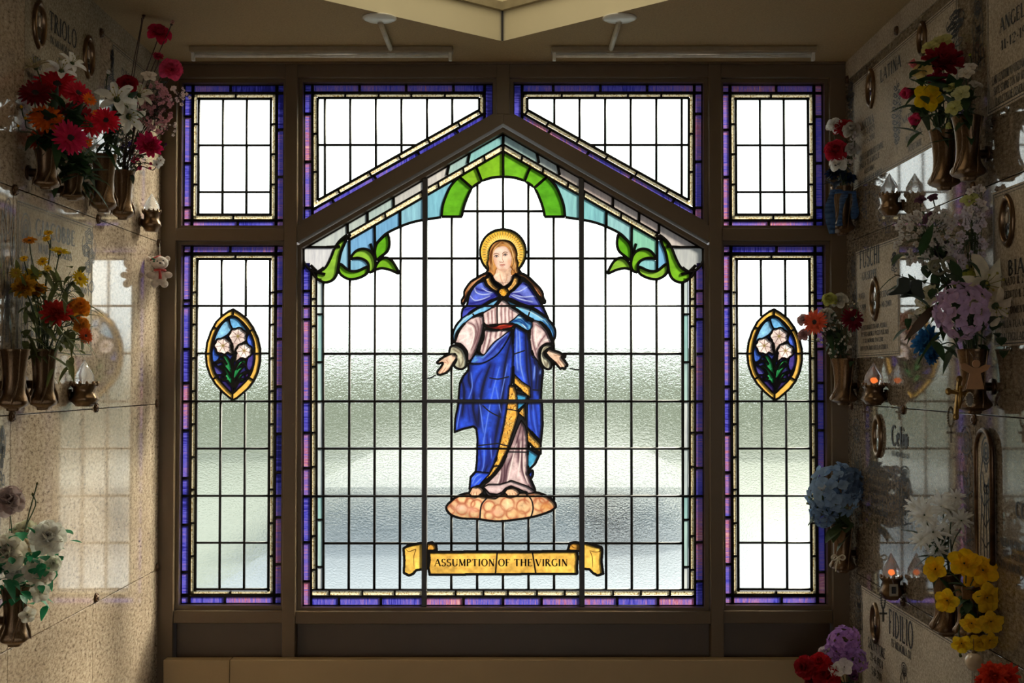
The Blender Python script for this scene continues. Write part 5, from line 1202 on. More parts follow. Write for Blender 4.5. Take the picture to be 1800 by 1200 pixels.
plaque('L', L1, 37, 170, (110, -8), (100, 196), [('TRIOLO', 85, 133, 36, 68), ('IN MEMORIA DI', 87, 131, 78, 90), ('VITO', 57, 72, 100, 120), ('ROSA', 102, 112, 104, 118), ('*10-10-1921', 47, 66, 130, 140), ('+ 4-2-1998', 47, 66, 144, 154), ('DI DEL', 140, 150, 158, 167)], border=False)
plaque('L', L1, 192, 258, (228, 100), (228, 262), [('SURIANO', 212, 236, 128, 150), ('MARIA', 240, 250, 143, 158), ('IN PACE', 246, 254, 300, 308)])
engraving('L', L1, 'rose', 178, 203, 120, 230); engraving('L', L1, 'rose', 189, 195, 80, 130)
plaque('L', L2, 26, 161, (100, 374), (100, 624), [('GIACOBBE', 65, 134, 396, 424), ('MARIA GRAZIA', 70, 129, 436, 452), ('*14-2-1910', 50, 80, 500, 512), ('+12-5-2000', 118, 155, 503, 514),
    ('PREGATE PER LEI', 60, 130, 560, 570), ('RIPOSA IN PACE CON DIO', 60, 152, 586, 596), ('CON AMOR E RIMPIANTO DI', 60, 152, 602, 611)])
engraving('L', L2, 'saint', 30, 54, 372, 612); engraving('L', L2, 'rose', 142, 166, 392, 520); engraving('L', L2, 'angel', 0, 22, 345, 615)
engraving('L', L3, 'rose', 0, 11, 740, 860); engraving('L', L3, 'saint', -12, 4, 800, 1010)
# -- right wall
plaque('R', R1, 1503, 1690, (1590, 71), (1590, 285), [('LATINA', 1561, 1598, 98, 121), ('NICOLA', 1527, 1548, 198, 214), ('* 1-4-1929', 1528, 1549, 216, 227), ('+ 1-5-2010', 1528, 1549, 232, 242),
    ('AMATO E RICORDATO SEMPRE', 1522, 1565, 254, 265), ('DALLA TUA MOGLIE', 1522, 1558, 271, 281), ('ALESSANDRA', 1530, 1548, 287, 295), ('DAI CARI FIGLI E NIPOTI', 1520, 1562, 301, 312),
    ('PIA BENEDETTA', 1606, 1634, 224, 236), ('DI FEDE E AMORE', 1610, 1634, 242, 254), ('NATO A', 1600, 1625, 190, 202)], border=True)
engraving('R', R1, 'spray', 1572, 1590, 138, 270); engraving('R', R1, 'rose', 1492, 1507, 136, 212); engraving('R', R1, 'rose', 1670, 1702, 8, 84)
plaque('R', R2, 1506, 1582, (1540, 430), (1540, 627), [('FUSCHI', 1521, 1556, 432, 464), ('GIUSEPPE', 1525, 1551, 473, 487), ('NATO', 1519, 1529, 513, 523), ('DECEDUTO', 1553, 1579, 508, 519), ('3-2-1919', 1516, 1531, 534, 544), ('16-10-2001', 1553, 1577, 527, 537),
    ('LA VIA MARITI DA MIA ACERRA,', 1523, 1569, 568, 576), ('IL SUO AMOR E PASSO PER NOI,', 1523, 1572, 580, 588), ('E SE MORIRE TACCERE', 1526, 1562, 593, 600), ('DIO CON MIO DELLA STIRPA', 1521, 1570, 606, 614)])
engraving('R', R2, 'saint', 1496, 1507, 440, 632); engraving('R', R2, 'rose', 1568, 1580, 440, 480)
inscribe('R', R3, [('Celio', 1575, 1604, 750, 786)], 1.6)
inscribe('R', R3, [('IN MEMORIA DI', 1575, 1605, 796, 805), ('ALFREDO', 1533, 1555, 812, 822), ('12 MAGGIO 1920 - 31 LUGLIO 1996', 1529, 1572, 828, 838), ('NOSTRO ESEMPIO DI VITA', 1531, 1568, 846, 855), ('E DI GRANDE AMORE', 1534, 1566, 862, 870), ('SEMPRE CON NOI', 1538, 1562, 880, 888), ('MOGLIE FIGLI E NIPOTI', 1530, 1568, 896, 905), ('NIPOTI', 1550, 1564, 932, 941)])
engraving('R', R3, 'saint', 1497, 1513, 734, 925); engraving('R', R3, 'saint', 1578, 1600, 818, 932); engraving('R', R3, 'saint', 1683, 1711, 746, 975)
plaque('R', R4, 1511, 1706, (1600, 1080), (1600, 1500), [('FIDILIO', 1568, 1610, 1085, 1130), ('IN MEMORIA DI', 1572, 1606, 1136, 1150), ('SALVATORE', 1530, 1560, 1132, 1150), ('21-4-1924', 1534, 1556, 1156, 1170), ('5-8-2011', 1536, 1554, 1180, 1193)])
engraving('R', R4, 'saint', 1500, 1513, 1022, 1112); engraving('R', R4, 'saint', 1578, 1592, 1160, 1260)
plaque('R', Q1, 1741, 1900, (1770, -60), (1770, 186), [('ANGELO', 1779, 1835, -2, 24), ('11-12-1912', 1781, 1840, 38, 56), ('CARI GENITORI VI VOGLIAMO BENE', 1764, 1840, 100, 116), ('SIATE SEMPRE CON NOI NEL CUORE', 1767, 1840, 121, 136), ('DALLE FIGLIE GENERI NIPOTI', 1770, 1840, 142, 156)])
plaque('R', Q2, 1748, 1900, (1770, 330), (1770, 608), [('BIANCO', 1789, 1860, 446, 474), ('NATO IL 2-1-1930', 1782, 1840, 480, 494), ('DECEDUTO IL 3-3-2003', 1774, 1840, 505, 519), ('MAI DIMENTICATO', 1778, 1840, 534, 547), ('DALLA TUA MOGLIE', 1772, 1840, 559, 572), ('E DAI FIGLI ADORATI', 1768, 1840, 582, 595)])
inscribe('R', Q3, [('CORSO', 1797, 1850, 890, 918), ('PREGATE PER ME SEMPRE', 1768, 1840, 958, 972), ('NEL VOSTRO CUORE', 1774, 1840, 980, 992), ('CON AMORE ETERNO', 1766, 1840, 1000, 1014)])
engraving('R', Q1, 'saint', 1716, 1736, -10, 120)

# rosette fasteners at the joints
def rosette_mesh():
    m = MB(); m.lathe([(0, .012), (.006, .012), (.0075, .010), (.014, .0085), (.0185, .005), (.019, 0)], 16, cap=True)
    for k in range(8):
        a = 2 * math.pi * k / 8; m.ball((.013 * math.cos(a), .013 * math.sin(a), .008), (.0042, .0042, .0025), 6, 4)
    return m.mesh('rosette_fastener', M_BRONZE_D)
RM = rosette_mesh()
def rosette(sd, px, py, label):
    X, s_ = SIDE[sd]; p = onwall(sd, px, py, .0)
    inst('rosette_fastener', RM, None, Matrix.Translation(p) @ Matrix.Rotation(s_ * math.pi / 2, 4, 'Y'), label=label, category=None)['category'] = 'rosette fastener'
    o = bpy.data.objects[-1] if False else None
_t = tag
def tag(o, label=None, cat=None, group=None, kind=None, category=None): return _t(o, label, cat or category, group, kind)
for sd, px, py, lb in (('L', 177, 58, 'bronze rosette at the joint right above the oval portrait, upper left'), ('L', 25, 334, 'bronze rosette under the leftmost gerbera vase'), ('L', 172, 385, 'bronze rosette below the tall vase of lilies'),
    ('L', 278, 427, 'bronze rosette from which the small plush bear hangs'), ('L', 20, 731, 'bronze rosette just under the leftmost yellow-flower vase'), ('L', 168, 716, 'bronze rosette under the clear candle lamp on the sunlit wall'),
    ('L', 275, 709, 'bronze rosette at the joint end near the window, middle left'), ('L', 168, 1050, 'bronze rosette in the middle of the slanting bright joint'), ('L', 275, 997, 'bronze rosette at the upper end of the slanting bright joint'),
    ('R', 1577, 54, 'dark rosette above the big surname of the top right plaque'), ('R', 1490, 140, 'dark rosette by the window top corner, right wall'), ('R', 1584, 388, 'dark rosette below the upper right candle lamp'), ('R', 1711, 329, 'dark rosette under the two red and yellow bouquet vases'),
    ('R', 1497, 713, 'dark rosette under the vase with the orange gerbera'), ('R', 1588, 720, 'dark rosette on the joint right of the lit lamp with the cross beads'), ('R', 1713, 737, 'dark rosette behind the gold crucifix'), ('R', 1588, 1057, 'dark rosette on the joint right of the lowest lit lamp')):
    rosette(sd, px, py, lb)

# oval portraits
M_PHOTO = plain('sepia_portrait_glaze', (120, 112, 104), .12, var=.5, nscale=18, coat=.5)
M_PDARK = plain('portrait_dark_coat', (34, 32, 34), .15, coat=.5); M_PSKIN = plain('portrait_face_tone', (190, 170, 150), .2, coat=.5)
def portrait(sd, px, py, hpx, label, ornate=True, person=True):
    X, s_ = SIDE[sd]; p = onwall(sd, px, py); hgt = hpx * p.y / F; a = hgt * .30; b = hgt * .47
    root = empty('oval_portrait', p, label=label, cat='portrait'); root.rotation_euler = (0, s_ * math.pi / 2, 0)
    # local: z outwards, x = world -z*s_, y = world y
    m = MB(); n = 32; rings = []
    for (k, z) in ((1.0, 0), (1.02, .008), (.94, .016), (.86, .013), (.82, .007), (.80, .002)):
        ring = []
        for i in range(n):
            t = 2 * math.pi * i / n; bump = 1 + (.10 * max(0, math.cos(2 * t)) ** 8 if ornate and k > .9 else 0)
            ring.append(Vector((math.cos(t) * b * k * bump, math.sin(t) * a * k, z)))
        rings.append(ring)
    m.loft(rings, cap=False); m.build('oval_frame', M_BRONZE, root, smooth=True)
    m = MB(); m.loft([[Vector((math.cos(2 * math.pi * i / n) * b * k, math.sin(2 * math.pi * i / n) * a * k, z)) for i in range(n)] for k, z in ((.84, .003), (.5, .006), (.02, .007))])
    ph = m.build('portrait_medallion', M_PHOTO, root, smooth=True)
    if person:
        m = MB(); m.ball((s_ * b * .42, 0, .006), (b * .36, a * .5, .0025), 14, 6); m.build('coat', M_PDARK, ph, smooth=True)
        m = MB(); m.ball((-s_ * b * .12, 0, .007), (b * .24, a * .26, .0025), 14, 6); m.build('face', M_PSKIN, ph, smooth=True)
    return root
portrait('L', 66, 43, 86, 'large bronze oval portrait at the top left corner, left of the big surname'); portrait('L', 153, 100, 76, 'bronze oval portrait with a bright lower rim, right end of the top left plaque')
portrait('R', 1533, 155, 70, 'bronze oval portrait on the top right plaque nearest the window'); portrait('R', 1624, 68, 62, 'dim oval portrait partly hidden above the red and yellow bouquet')
portrait('R', 1540, 525, 76, 'bright oval portrait in the middle of the narrow plaque by the right window'); portrait('R', 1545, 766, 74, 'oval portrait left of the black-letter name')
portrait('R', 1541, 1095, 70, 'oval portrait with beads hanging over it on the lowest plaque'); portrait('R', 1774, 388, 92, 'large silvery oval portrait right of the big pale bouquet')
# bronze arched saint relief
def saint_relief():
    X, s_ = SIDE['R']; a = onwall('R', 1723, 870); b = onwall('R', 1751, 870); zt = onwall('R', 1738, 756).z; zb = onwall('R', 1738, 984).z
    w = abs(a.y - b.y); h = zt - zb; c = Vector((X, (a.y + b.y) / 2, zb)); root = empty('saint_relief', c, label='bronze arched plaque with a standing robed saint, right wall', cat='relief plaque')
    P_ = [(-w / 2, 0), (w / 2, 0)] + [(w / 2 * math.cos(t), h - w / 2 * 1.2 + w * .6 * math.sin(t)) for t in np.linspace(0, math.pi, 14)]
    m = MB(); n = len(P_); m.v = [(-.002, y, z) for y, z in P_] + [(-.010, y, z) for y, z in P_]; m.f = [tuple(range(n)), tuple(range(2 * n - 1, n - 1, -1))] + [(i, (i + 1) % n, (i + 1) % n + n, i + n) for i in range(n)]; m.m = [0] * len(m.f)
    m.build('arched_back', M_HON_R, root)
    m = MB(); m.tube([(-.012, y, z) for y, z in P_ + [P_[0]]], .009, 8); m.build('arched_rim', M_BRONZE_D, root, smooth=True)
    engraving('R', root, 'saint', 1726, 1748, 766, 978, name='carved_saint', w=.007, off=.011)
saint_relief()

# ------------------------------------------------------------------ ceiling fixtures
def tube_light(px0, px1, label, gx):
    a = atZ(px0, 87, ZC); b = atZ(px1, 87, ZC); root = empty('fluorescent_batten', ((a.x + b.x) / 2, a.y - .03, ZC), label=label, cat='tube light', group='unlit white ceiling tube lights')
    L = b.x - a.x; m = MB(); m.box((-L / 2, -.03, -.024), (L / 2, .03, 0)); m.build('batten_body', plain('batten_paint', (150, 132, 102), .5), root, bevel=.004)
    m = MB(); m.tube([(-L / 2 + .02, 0, -.036), (L / 2 - .02, 0, -.036)], .0075, 12); m.build('glass_tube', M_TUBE, root, smooth=True)
    for s_ in (-1, 1):
        m = MB(); m.box((s_ * (L / 2 - .012) - .007, -.012, -.058), (s_ * (L / 2 - .012) + .007, .012, -.02)); m.build('lamp_holder', M_WHITE, root, bevel=.003)
M_WHITE2 = plain('white_enamel_warm', (196, 184, 160), .4); M_TUBE = plain('frosted_tube', (240, 236, 226), .25, spec=.6)
tube_light(338, 797, 'unlit white tube light on the ceiling left of the skylight corner', 0); tube_light(969, 1431, 'unlit white tube light on the ceiling right of the skylight corner', 0)
for px, px2, lb in ((667, 690, 'left'), (1089, 1071, 'right')):
    p = atZ(px, 31, ZC); q = atZ(px2, 90, ZC)
    root = empty('ceiling_outlet_cover', p, label='round white ceiling plate at the %s of the skylight corner' % lb, cat='ceiling plate', group='round white ceiling plates')
    m = MB(); m.lathe([(.068, 0), (.068, -.004), (.058, -.009), (.02, -.012), (0, -.012)], 28); m.build('cover_plate', M_WHITE, root, smooth=True)
    root = empty('conduit', (p.x, p.y, ZC), label='white surface conduit leading from the %s ceiling plate to the tube light' % lb, cat='conduit', group='white ceiling conduits')
    m = MB(); m.tube([(0, .03, -.012), (q.x - p.x, q.y - p.y - .05, -.012)], .0115, 8); m.build('conduit_tube', M_WHITE2, root, smooth=True)
    m = MB(); m.box((q.x - p.x - .016, q.y - p.y - .06, -.026), (q.x - p.x + .016, q.y - p.y - .035, 0)); m.build('end_clip', M_WHITE2, root)
wl = []
# ------------------------------------------------------------------ bronze vases and lamps
def vase_mesh():
    m = MB(); N = 32; prof = [(0, .42), (.02, .46), (.035, .46), (.05, .58), (.09, .86), (.13, .98), (.17, .95), (.24, .78), (.32, .68), (.45, .66), (.6, .70), (.8, .78), (.96, .90), (1.0, .96), (1.005, .90), (.97, .84), (.8, .70), (.7, .62)]
    rings = []
    for i, (z, r) in enumerate(prof):
        tw = .9 * max(0, (.5 - z)) * 1.6 if i < 13 else 0; ring = []
        for k in range(N):
            a = 2 * math.pi * k / N; sq = 1 + .10 * math.cos(4 * (a + tw)) + (.07 * abs(math.sin(4 * (a + tw * 1.6))) if .06 < z < .5 and i < 13 else 0)
            ring.append(Vector((r * sq * math.cos(a), r * sq * math.sin(a), z)))
        rings.append(ring)
    m.loft(rings)
    return m.mesh('cast_vase_body', M_BRONZE)
def fin_mesh():
    m = MB()
    for k in range(4):
        a = math.pi / 4 + k * math.pi / 2; pts = []
        for z, r in ((.98, .96), (.8, .84), (.6, .76), (.45, .74), (.32, .78), (.2, .98), (.12, 1.06)):
            t = a - max(0, .5 - z) * 1.6; pts.append((r * math.cos(t), r * math.sin(t), z))
        m.tube(pts, [.05, .045, .045, .05, .06, .07, .03], 6)
    return m.mesh('vase_ridges', M_BRONZE)
VM, FM = vase_mesh(), fin_mesh()
BRK = MB(); BRK.box((-.012, -.012, -.012), (.012, .012, .012)); BRKM = BRK.mesh('wall_bracket', M_BRONZE_D)
def place(sd, px, py, off):
    """point on the sight line of (px, py) standing off metres from the wall"""
    return onwall(sd, px, py, off)
VASES = {}
def vase(key, sd, px, pyt, pyb, wpx, label, off=.062, ribbon=None):
    X, s_ = SIDE[sd]; b = place(sd, px, pyb, off); h = (pyb - pyt) * b.y / F; r = wpx * b.y / F / 2 / 1.02
    root = empty('flower_vase', b, label=label, cat='vase', group='bronze wall vases'); 
    o = inst('vase_body', VM, root, Matrix.Diagonal((r, r, h, 1))); inst('vase_ridges', FM, root, Matrix.Diagonal((r, r, h, 1)))
    m = MB(); m.tube([(0, 0, h * .42), (-s_ * (off + .001), 0, h * .42)], .014, 10); m.tube([(-s_ * (off - .006), 0, h * .42), (-s_ * (off + .001), 0, h * .42)], .026, 12); m.build('wall_bracket', M_BRONZE_D, root, smooth=True)
    VASES[key] = (b, h, r, sd, root); return root
def glass_mat():
    t = NT('lamp_glass'); g = t.n('ShaderNodeBsdfGlass'); g.inputs['IOR'].default_value = 1.35; g.inputs['Roughness'].default_value = .08
    tp = t.n('ShaderNodeBsdfTransparent'); mx = t.n('ShaderNodeMixShader'); mx.inputs[0].default_value = .15; t.l(g.outputs[0], mx.inputs[1]); t.l(tp.outputs[0], mx.inputs[2]); tl = t.n('ShaderNodeBsdfTranslucent'); tl.inputs[0].default_value = (.9, .9, .9, 1); m3 = t.n('ShaderNodeMixShader'); m3.inputs[0].default_value = .14
    t.l(mx.outputs[0], m3.inputs[1]); t.l(tl.outputs[0], m3.inputs[2]); t.l(m3.outputs[0], t.out.inputs[0]); return t.m
M_LG = glass_mat()
def emis(name, c, e):
    t = NT(name); n = t.n('ShaderNodeEmission'); n.inputs[0].default_value = srgb(*c); n.inputs[1].default_value = e; t.l(n.outputs[0], t.out.inputs[0]); return t.m
M_FIL = emis('orange_filament', (255, 120, 50), 1.3)
def lamp(key, sd, px, gt, gb, bb, wpx, gw, label, lit=False, off=.049):
    X, s_ = SIDE[sd]; b = place(sd, px, bb, off); k = b.y / F; h = (bb - gb) * k; r = wpx * k / 2; gh = (gb - gt) * k; gr = gw * k / 2
    root = empty('votive_lamp', b, label=label, cat='votive lamp', group='bronze votive lamps with flame-shaped glass')
    m = MB(); N = 24; rings = []
    for z, q in ((0, .55), (.06, .62), (.1, .7), (.3, .98), (.42, .9), (.6, .72), (.8, .74), (.9, .86), (1.0, .95), (1.0, .85), (.85, .6)):
        rings.append([Vector((r * q * (1 + .09 * math.sin(8 * (a + z * 1.4))) * math.cos(a), r * q * (1 + .09 * math.sin(8 * (a + z * 1.4))) * math.sin(a), z * h)) for a in [2 * math.pi * i / N for i in range(N)]])
    m.loft(rings); m.build('lamp_base', M_BRONZE, root, smooth=True)
    m = MB()
    for i in range(12):
        a = 2 * math.pi * i / 12; m.ball((r * .9 * math.cos(a), r * .9 * math.sin(a), h), (r * .13, r * .13, r * .2), 6, 4)
    m.build('crown_rim', M_BRONZE, root, smooth=True)
    m = MB(); rings = []
    for z, q in ((0, .7), (.08, .86), (.22, 1), (.4, .94), (.58, .7), (.75, .42), (.9, .18), (1.0, .02)):
        rings.append([Vector((gr * q * (1 + .07 * math.cos(9 * (a + z))) * math.cos(a), gr * q * (1 + .07 * math.cos(9 * (a + z))) * math.sin(a), h * .9 + z * gh)) for a in [2 * math.pi * i / 36 for i in range(36)]])
    m.loft(rings); m.build('flame_shade', M_LG, root, smooth=True)
    if lit:
        m = MB(); m.ball((0, 0, h * .95 + gh * .22), (gr * .30, gr * .30, gh * .10), 10, 6); m.build('glowing_bulb', M_FIL, root, smooth=True)
    m = MB(); m.tube([(0, 0, h * .5), (-s_ * (off + .001), 0, h * .5)], .012, 10); m.tube([(-s_ * (off - .006), 0, h * .5), (-s_ * (off + .001), 0, h * .5)], .022, 12); m.build('wall_bracket', M_BRONZE_D, root, smooth=True)
    return root, b, h

# ------------------------------------------------------------------ flowers
def petal_grid(L, W, tilt, curl=.0, cup=.0, tip=1.0, nt=5, ns=4, twist=0, ruff=0, r0=.05, wp=.5, rs=None):
    """grid of points of one petal growing along +X, tilted up by tilt (radians)"""
    rows = []
    for i in range(nt + 1):
        t = i / nt; w = W * (math.sin(math.pi * min(1, (t * .86 + .07)) ** wp) if wp != .5 else math.sin(math.pi * (t * .9 + .05)) ** .6) * (1 if t < .999 else tip)
        ang = tilt - curl * t; row = []
        for j in range(ns + 1):
            s_ = j / ns * 2 - 1
            row.append((s_, w, ang, t))
        rows.append(row)
    pts = []; x = r0; z = 0; prev = 0; out = []
    for i, row in enumerate(rows):
        ang = row[0][2]
        if i: x += L / nt * math.cos(ang); z += L / nt * math.sin(ang)
        for (s_, w, a, t) in row:
            c = cup * w * (s_ * s_) * 1.0; rf = (ruff * math.sin(7 * s_ + 9 * t + (rs or 0)) * t)
            out.append((x - math.sin(a) * (c + rf), s_ * w, z + math.cos(a) * (c + rf)))
    f = []
    for i in range(len(rows) - 1):
        for j in range(ns): a = i * (ns + 1) + j; f.append((a, a + 1, a + ns + 2, a + ns + 1))
    return out, f
def ring(m, n, L, W, tilt, a0=0, jit=.0, rg=None, z=0, mat=0, **k):
    for i in range(n):
        j = (rg.uniform(-1, 1) * jit) if rg else 0
        v, f = petal_grid(L * (1 + j * .4), W, tilt + j * .5, rs=(rg.uniform(0, 6) if rg else 0), **k)
        m.add(v, f, mat, Matrix.Translation((0, 0, z)) @ Matrix.Rotation(a0 + 2 * math.pi * i / n + j * .5, 4, 'Z'))
FT = {}
def flower_template(kind, c, seed=0):
    key = (kind, c, seed)
    if key in FT: return FT[key]
    rg = random.Random(hash(kind) % 1 + seed * 7 + len(kind)); m = MB(); mat = petal_mat(c); subs = []
    if kind == 'gerbera':
        ring(m, 21, .9, .105, .10, jit=.18, rg=rg, curl=.15, cup=.3); ring(m, 19, .78, .10, .28, a0=.1, jit=.2, rg=rg, curl=.2, z=.02, cup=.3); ring(m, 16, .5, .07, .6, jit=.2, rg=rg, z=.03, ns=2)
        d = MB(); d.ball((0, 0, .06), (.22, .22, .10), 14, 6)
        for i in range(16): a = i * .39; d.ball((.2 * math.cos(a), .2 * math.sin(a), .10), .03, 5, 3)
        subs.append(('flower_center', d, plain('gerbera_center', (38, 26, 22), .8, var=.4)))
    elif kind == 'daisy':
        ring(m, 14, .85, .14, .12, jit=.15, rg=rg, cup=.3, ns=2, nt=3); ring(m, 12, .6, .12, .4, a0=.2, jit=.15, rg=rg, cup=.3, ns=2, nt=3)
        d = MB(); d.ball((0, 0, .05), (.2, .2, .12), 10, 5); subs.append(('flower_center', d, plain('daisy_center', (150, 104, 30), .8)))
    elif kind == 'rose':
        for k, (n, L, W, t) in enumerate(((3, .45, .26, 1.45), (4, .55, .34, 1.3), (5, .66, .42, 1.1), (5, .8, .5, .85), (6, .9, .52, .5), (5, .95, .52, .2))):
            ring(m, n, L, W, t, a0=k * .7, jit=.12, rg=rg, curl=.9 if k > 2 else -.2 - .1 * k, cup=.7 if k < 5 else .4, r0=.04 + .03 * k, tip=.8)
    elif kind == 'peony':
        for k in range(7): ring(m, 7 + k, .5 + .07 * k, .2, 1.4 - k * .19, a0=k * .5, jit=.35, rg=rg, curl=.1, cup=.5, ruff=.05, r0=.03 + .02 * k, tip=.9)
    elif kind == 'lily':
        for k in range(2): ring(m, 3, 1.15, .24 if k else .2, .95, a0=k * math.pi / 3, jit=.12, rg=rg, curl=1.2, cup=.5, nt=8, r0=.03, tip=.1, z=-.3)
        d = MB()
        for i in range(6):
            a = i * 1.05 + .3; d.tube([(0, 0, -.25), (.12 * math.cos(a), .12 * math.sin(a), .2), (.26 * math.cos(a), .26 * math.sin(a), .5)], .012, 4); d.ball((.27 * math.cos(a), .27 * math.sin(a), .52), (.05, .05, .025), 6, 4)
        subs.append(('stamens', d, plain('stamen_green', (150, 140, 60), .7)))
    elif kind == 'spider':
        for k in range(3): ring(m, 6, 1.0 - .12 * k, .10, .25 + .4 * k, a0=k * .5, jit=.3, rg=rg, curl=.5, cup=.5, nt=6, ns=2, tip=.1)
    elif kind == 'orchid':
        ring(m, 5, .9, .44, .35, jit=.2, rg=rg, curl=.4, cup=.35, ruff=.04, tip=.9)
        ring(m, 3, .45, .25, 1.0, a0=.5, jit=.2, rg=rg, cup=.5)
    elif kind == 'hydrangea':
        for i in range(50):
            t = math.acos(1 - 1.55 * (i + .5) / 50); a = i * 2.399963; q = Vector((math.sin(t) * math.cos(a), math.sin(t) * math.sin(a), math.cos(t))) * rg.uniform(.66, .95)
            M = Matrix.Translation(q) @ q.to_track_quat('Z', 'Y').to_matrix().to_4x4() @ Matrix.Rotation(rg.uniform(0, 6), 4, 'Z')
            for k in range(4):
                v, f = petal_grid(.27, .14, .35 + rg.uniform(-.35, .45), cup=.4, ns=2, nt=3, r0=.01, tip=.9); m.add(v, f, 0, M @ Matrix.Rotation(k * math.pi / 2, 4, 'Z'))
            m.ball(M @ Vector((0, 0, .01)), .022, 5, 3)
    elif kind == 'blossom':
        ring(m, 5, .85, .36, .45, jit=.2, rg=rg, cup=.4, ns=2, nt=3, tip=.8)
        d = MB()
        for i in range(5): a = i * 1.26; d.tube([(0, 0, .05), (.18 * math.cos(a), .18 * math.sin(a), .35)], .02, 3)
        subs = []
        m.f += [tuple(i + len(m.v) for i in f) for f in d.f]; m.m += [1] * len(d.f); m.v += d.v
        me = m.mesh('blossom', [mat, plain('stamen_rose', (170, 110, 90), .7)]); FT[key] = (me, []); return FT[key]
    elif kind == 'tulip':
        ring(m, 3, 1.0, .42, 1.25, jit=.1, rg=rg, curl=-.2, cup=.8, r0=.12, tip=.3); ring(m, 3, 1.0, .42, 1.1, a0=1.05, jit=.1, rg=rg, curl=-.1, cup=.8, r0=.14, tip=.3)
    elif kind == 'bud':
        ring(m, 3, .8, .3, 1.45, rg=rg, curl=-.15, cup=1.0, r0=.05, tip=.3); ring(m, 4, .8, .34, 1.3, a0=.5, rg=rg, curl=-.1, cup=1.0, r0=.1, tip=.4)
    FT[key] = (m.mesh(kind, mat), [(n, d.mesh(n, mt), mt) for n, d, mt in subs]); return FT[key]
def leaf_faces(m, p, d, up, L, W, bend=.4, mat=0, fold=.25):
    d = d.normalized(); side = d.cross(up); side = side.normalized() if side.length > 1e-4 else d.orthogonal().normalized(); n_ = side.cross(d).normalized(); b = len(m.v); N = 5
    for i in range(N + 1):
        t = i / N; w = W * math.sin(math.pi * (t ** .8 * .96 + .02)); c = p + d * (L * t) - n_ * 0 + up * (-bend * L * t * t)
        m.v += [tuple(c + side * w + n_ * fold * w), tuple(c), tuple(c - side * w + n_ * fold * w)]
    for i in range(N):
        for j in range(2): a = b + i * 3 + j; m.f.append((a, a + 1, a + 4, a + 3)); m.m.append(mat)
UP = Vector((0, 0, 1))
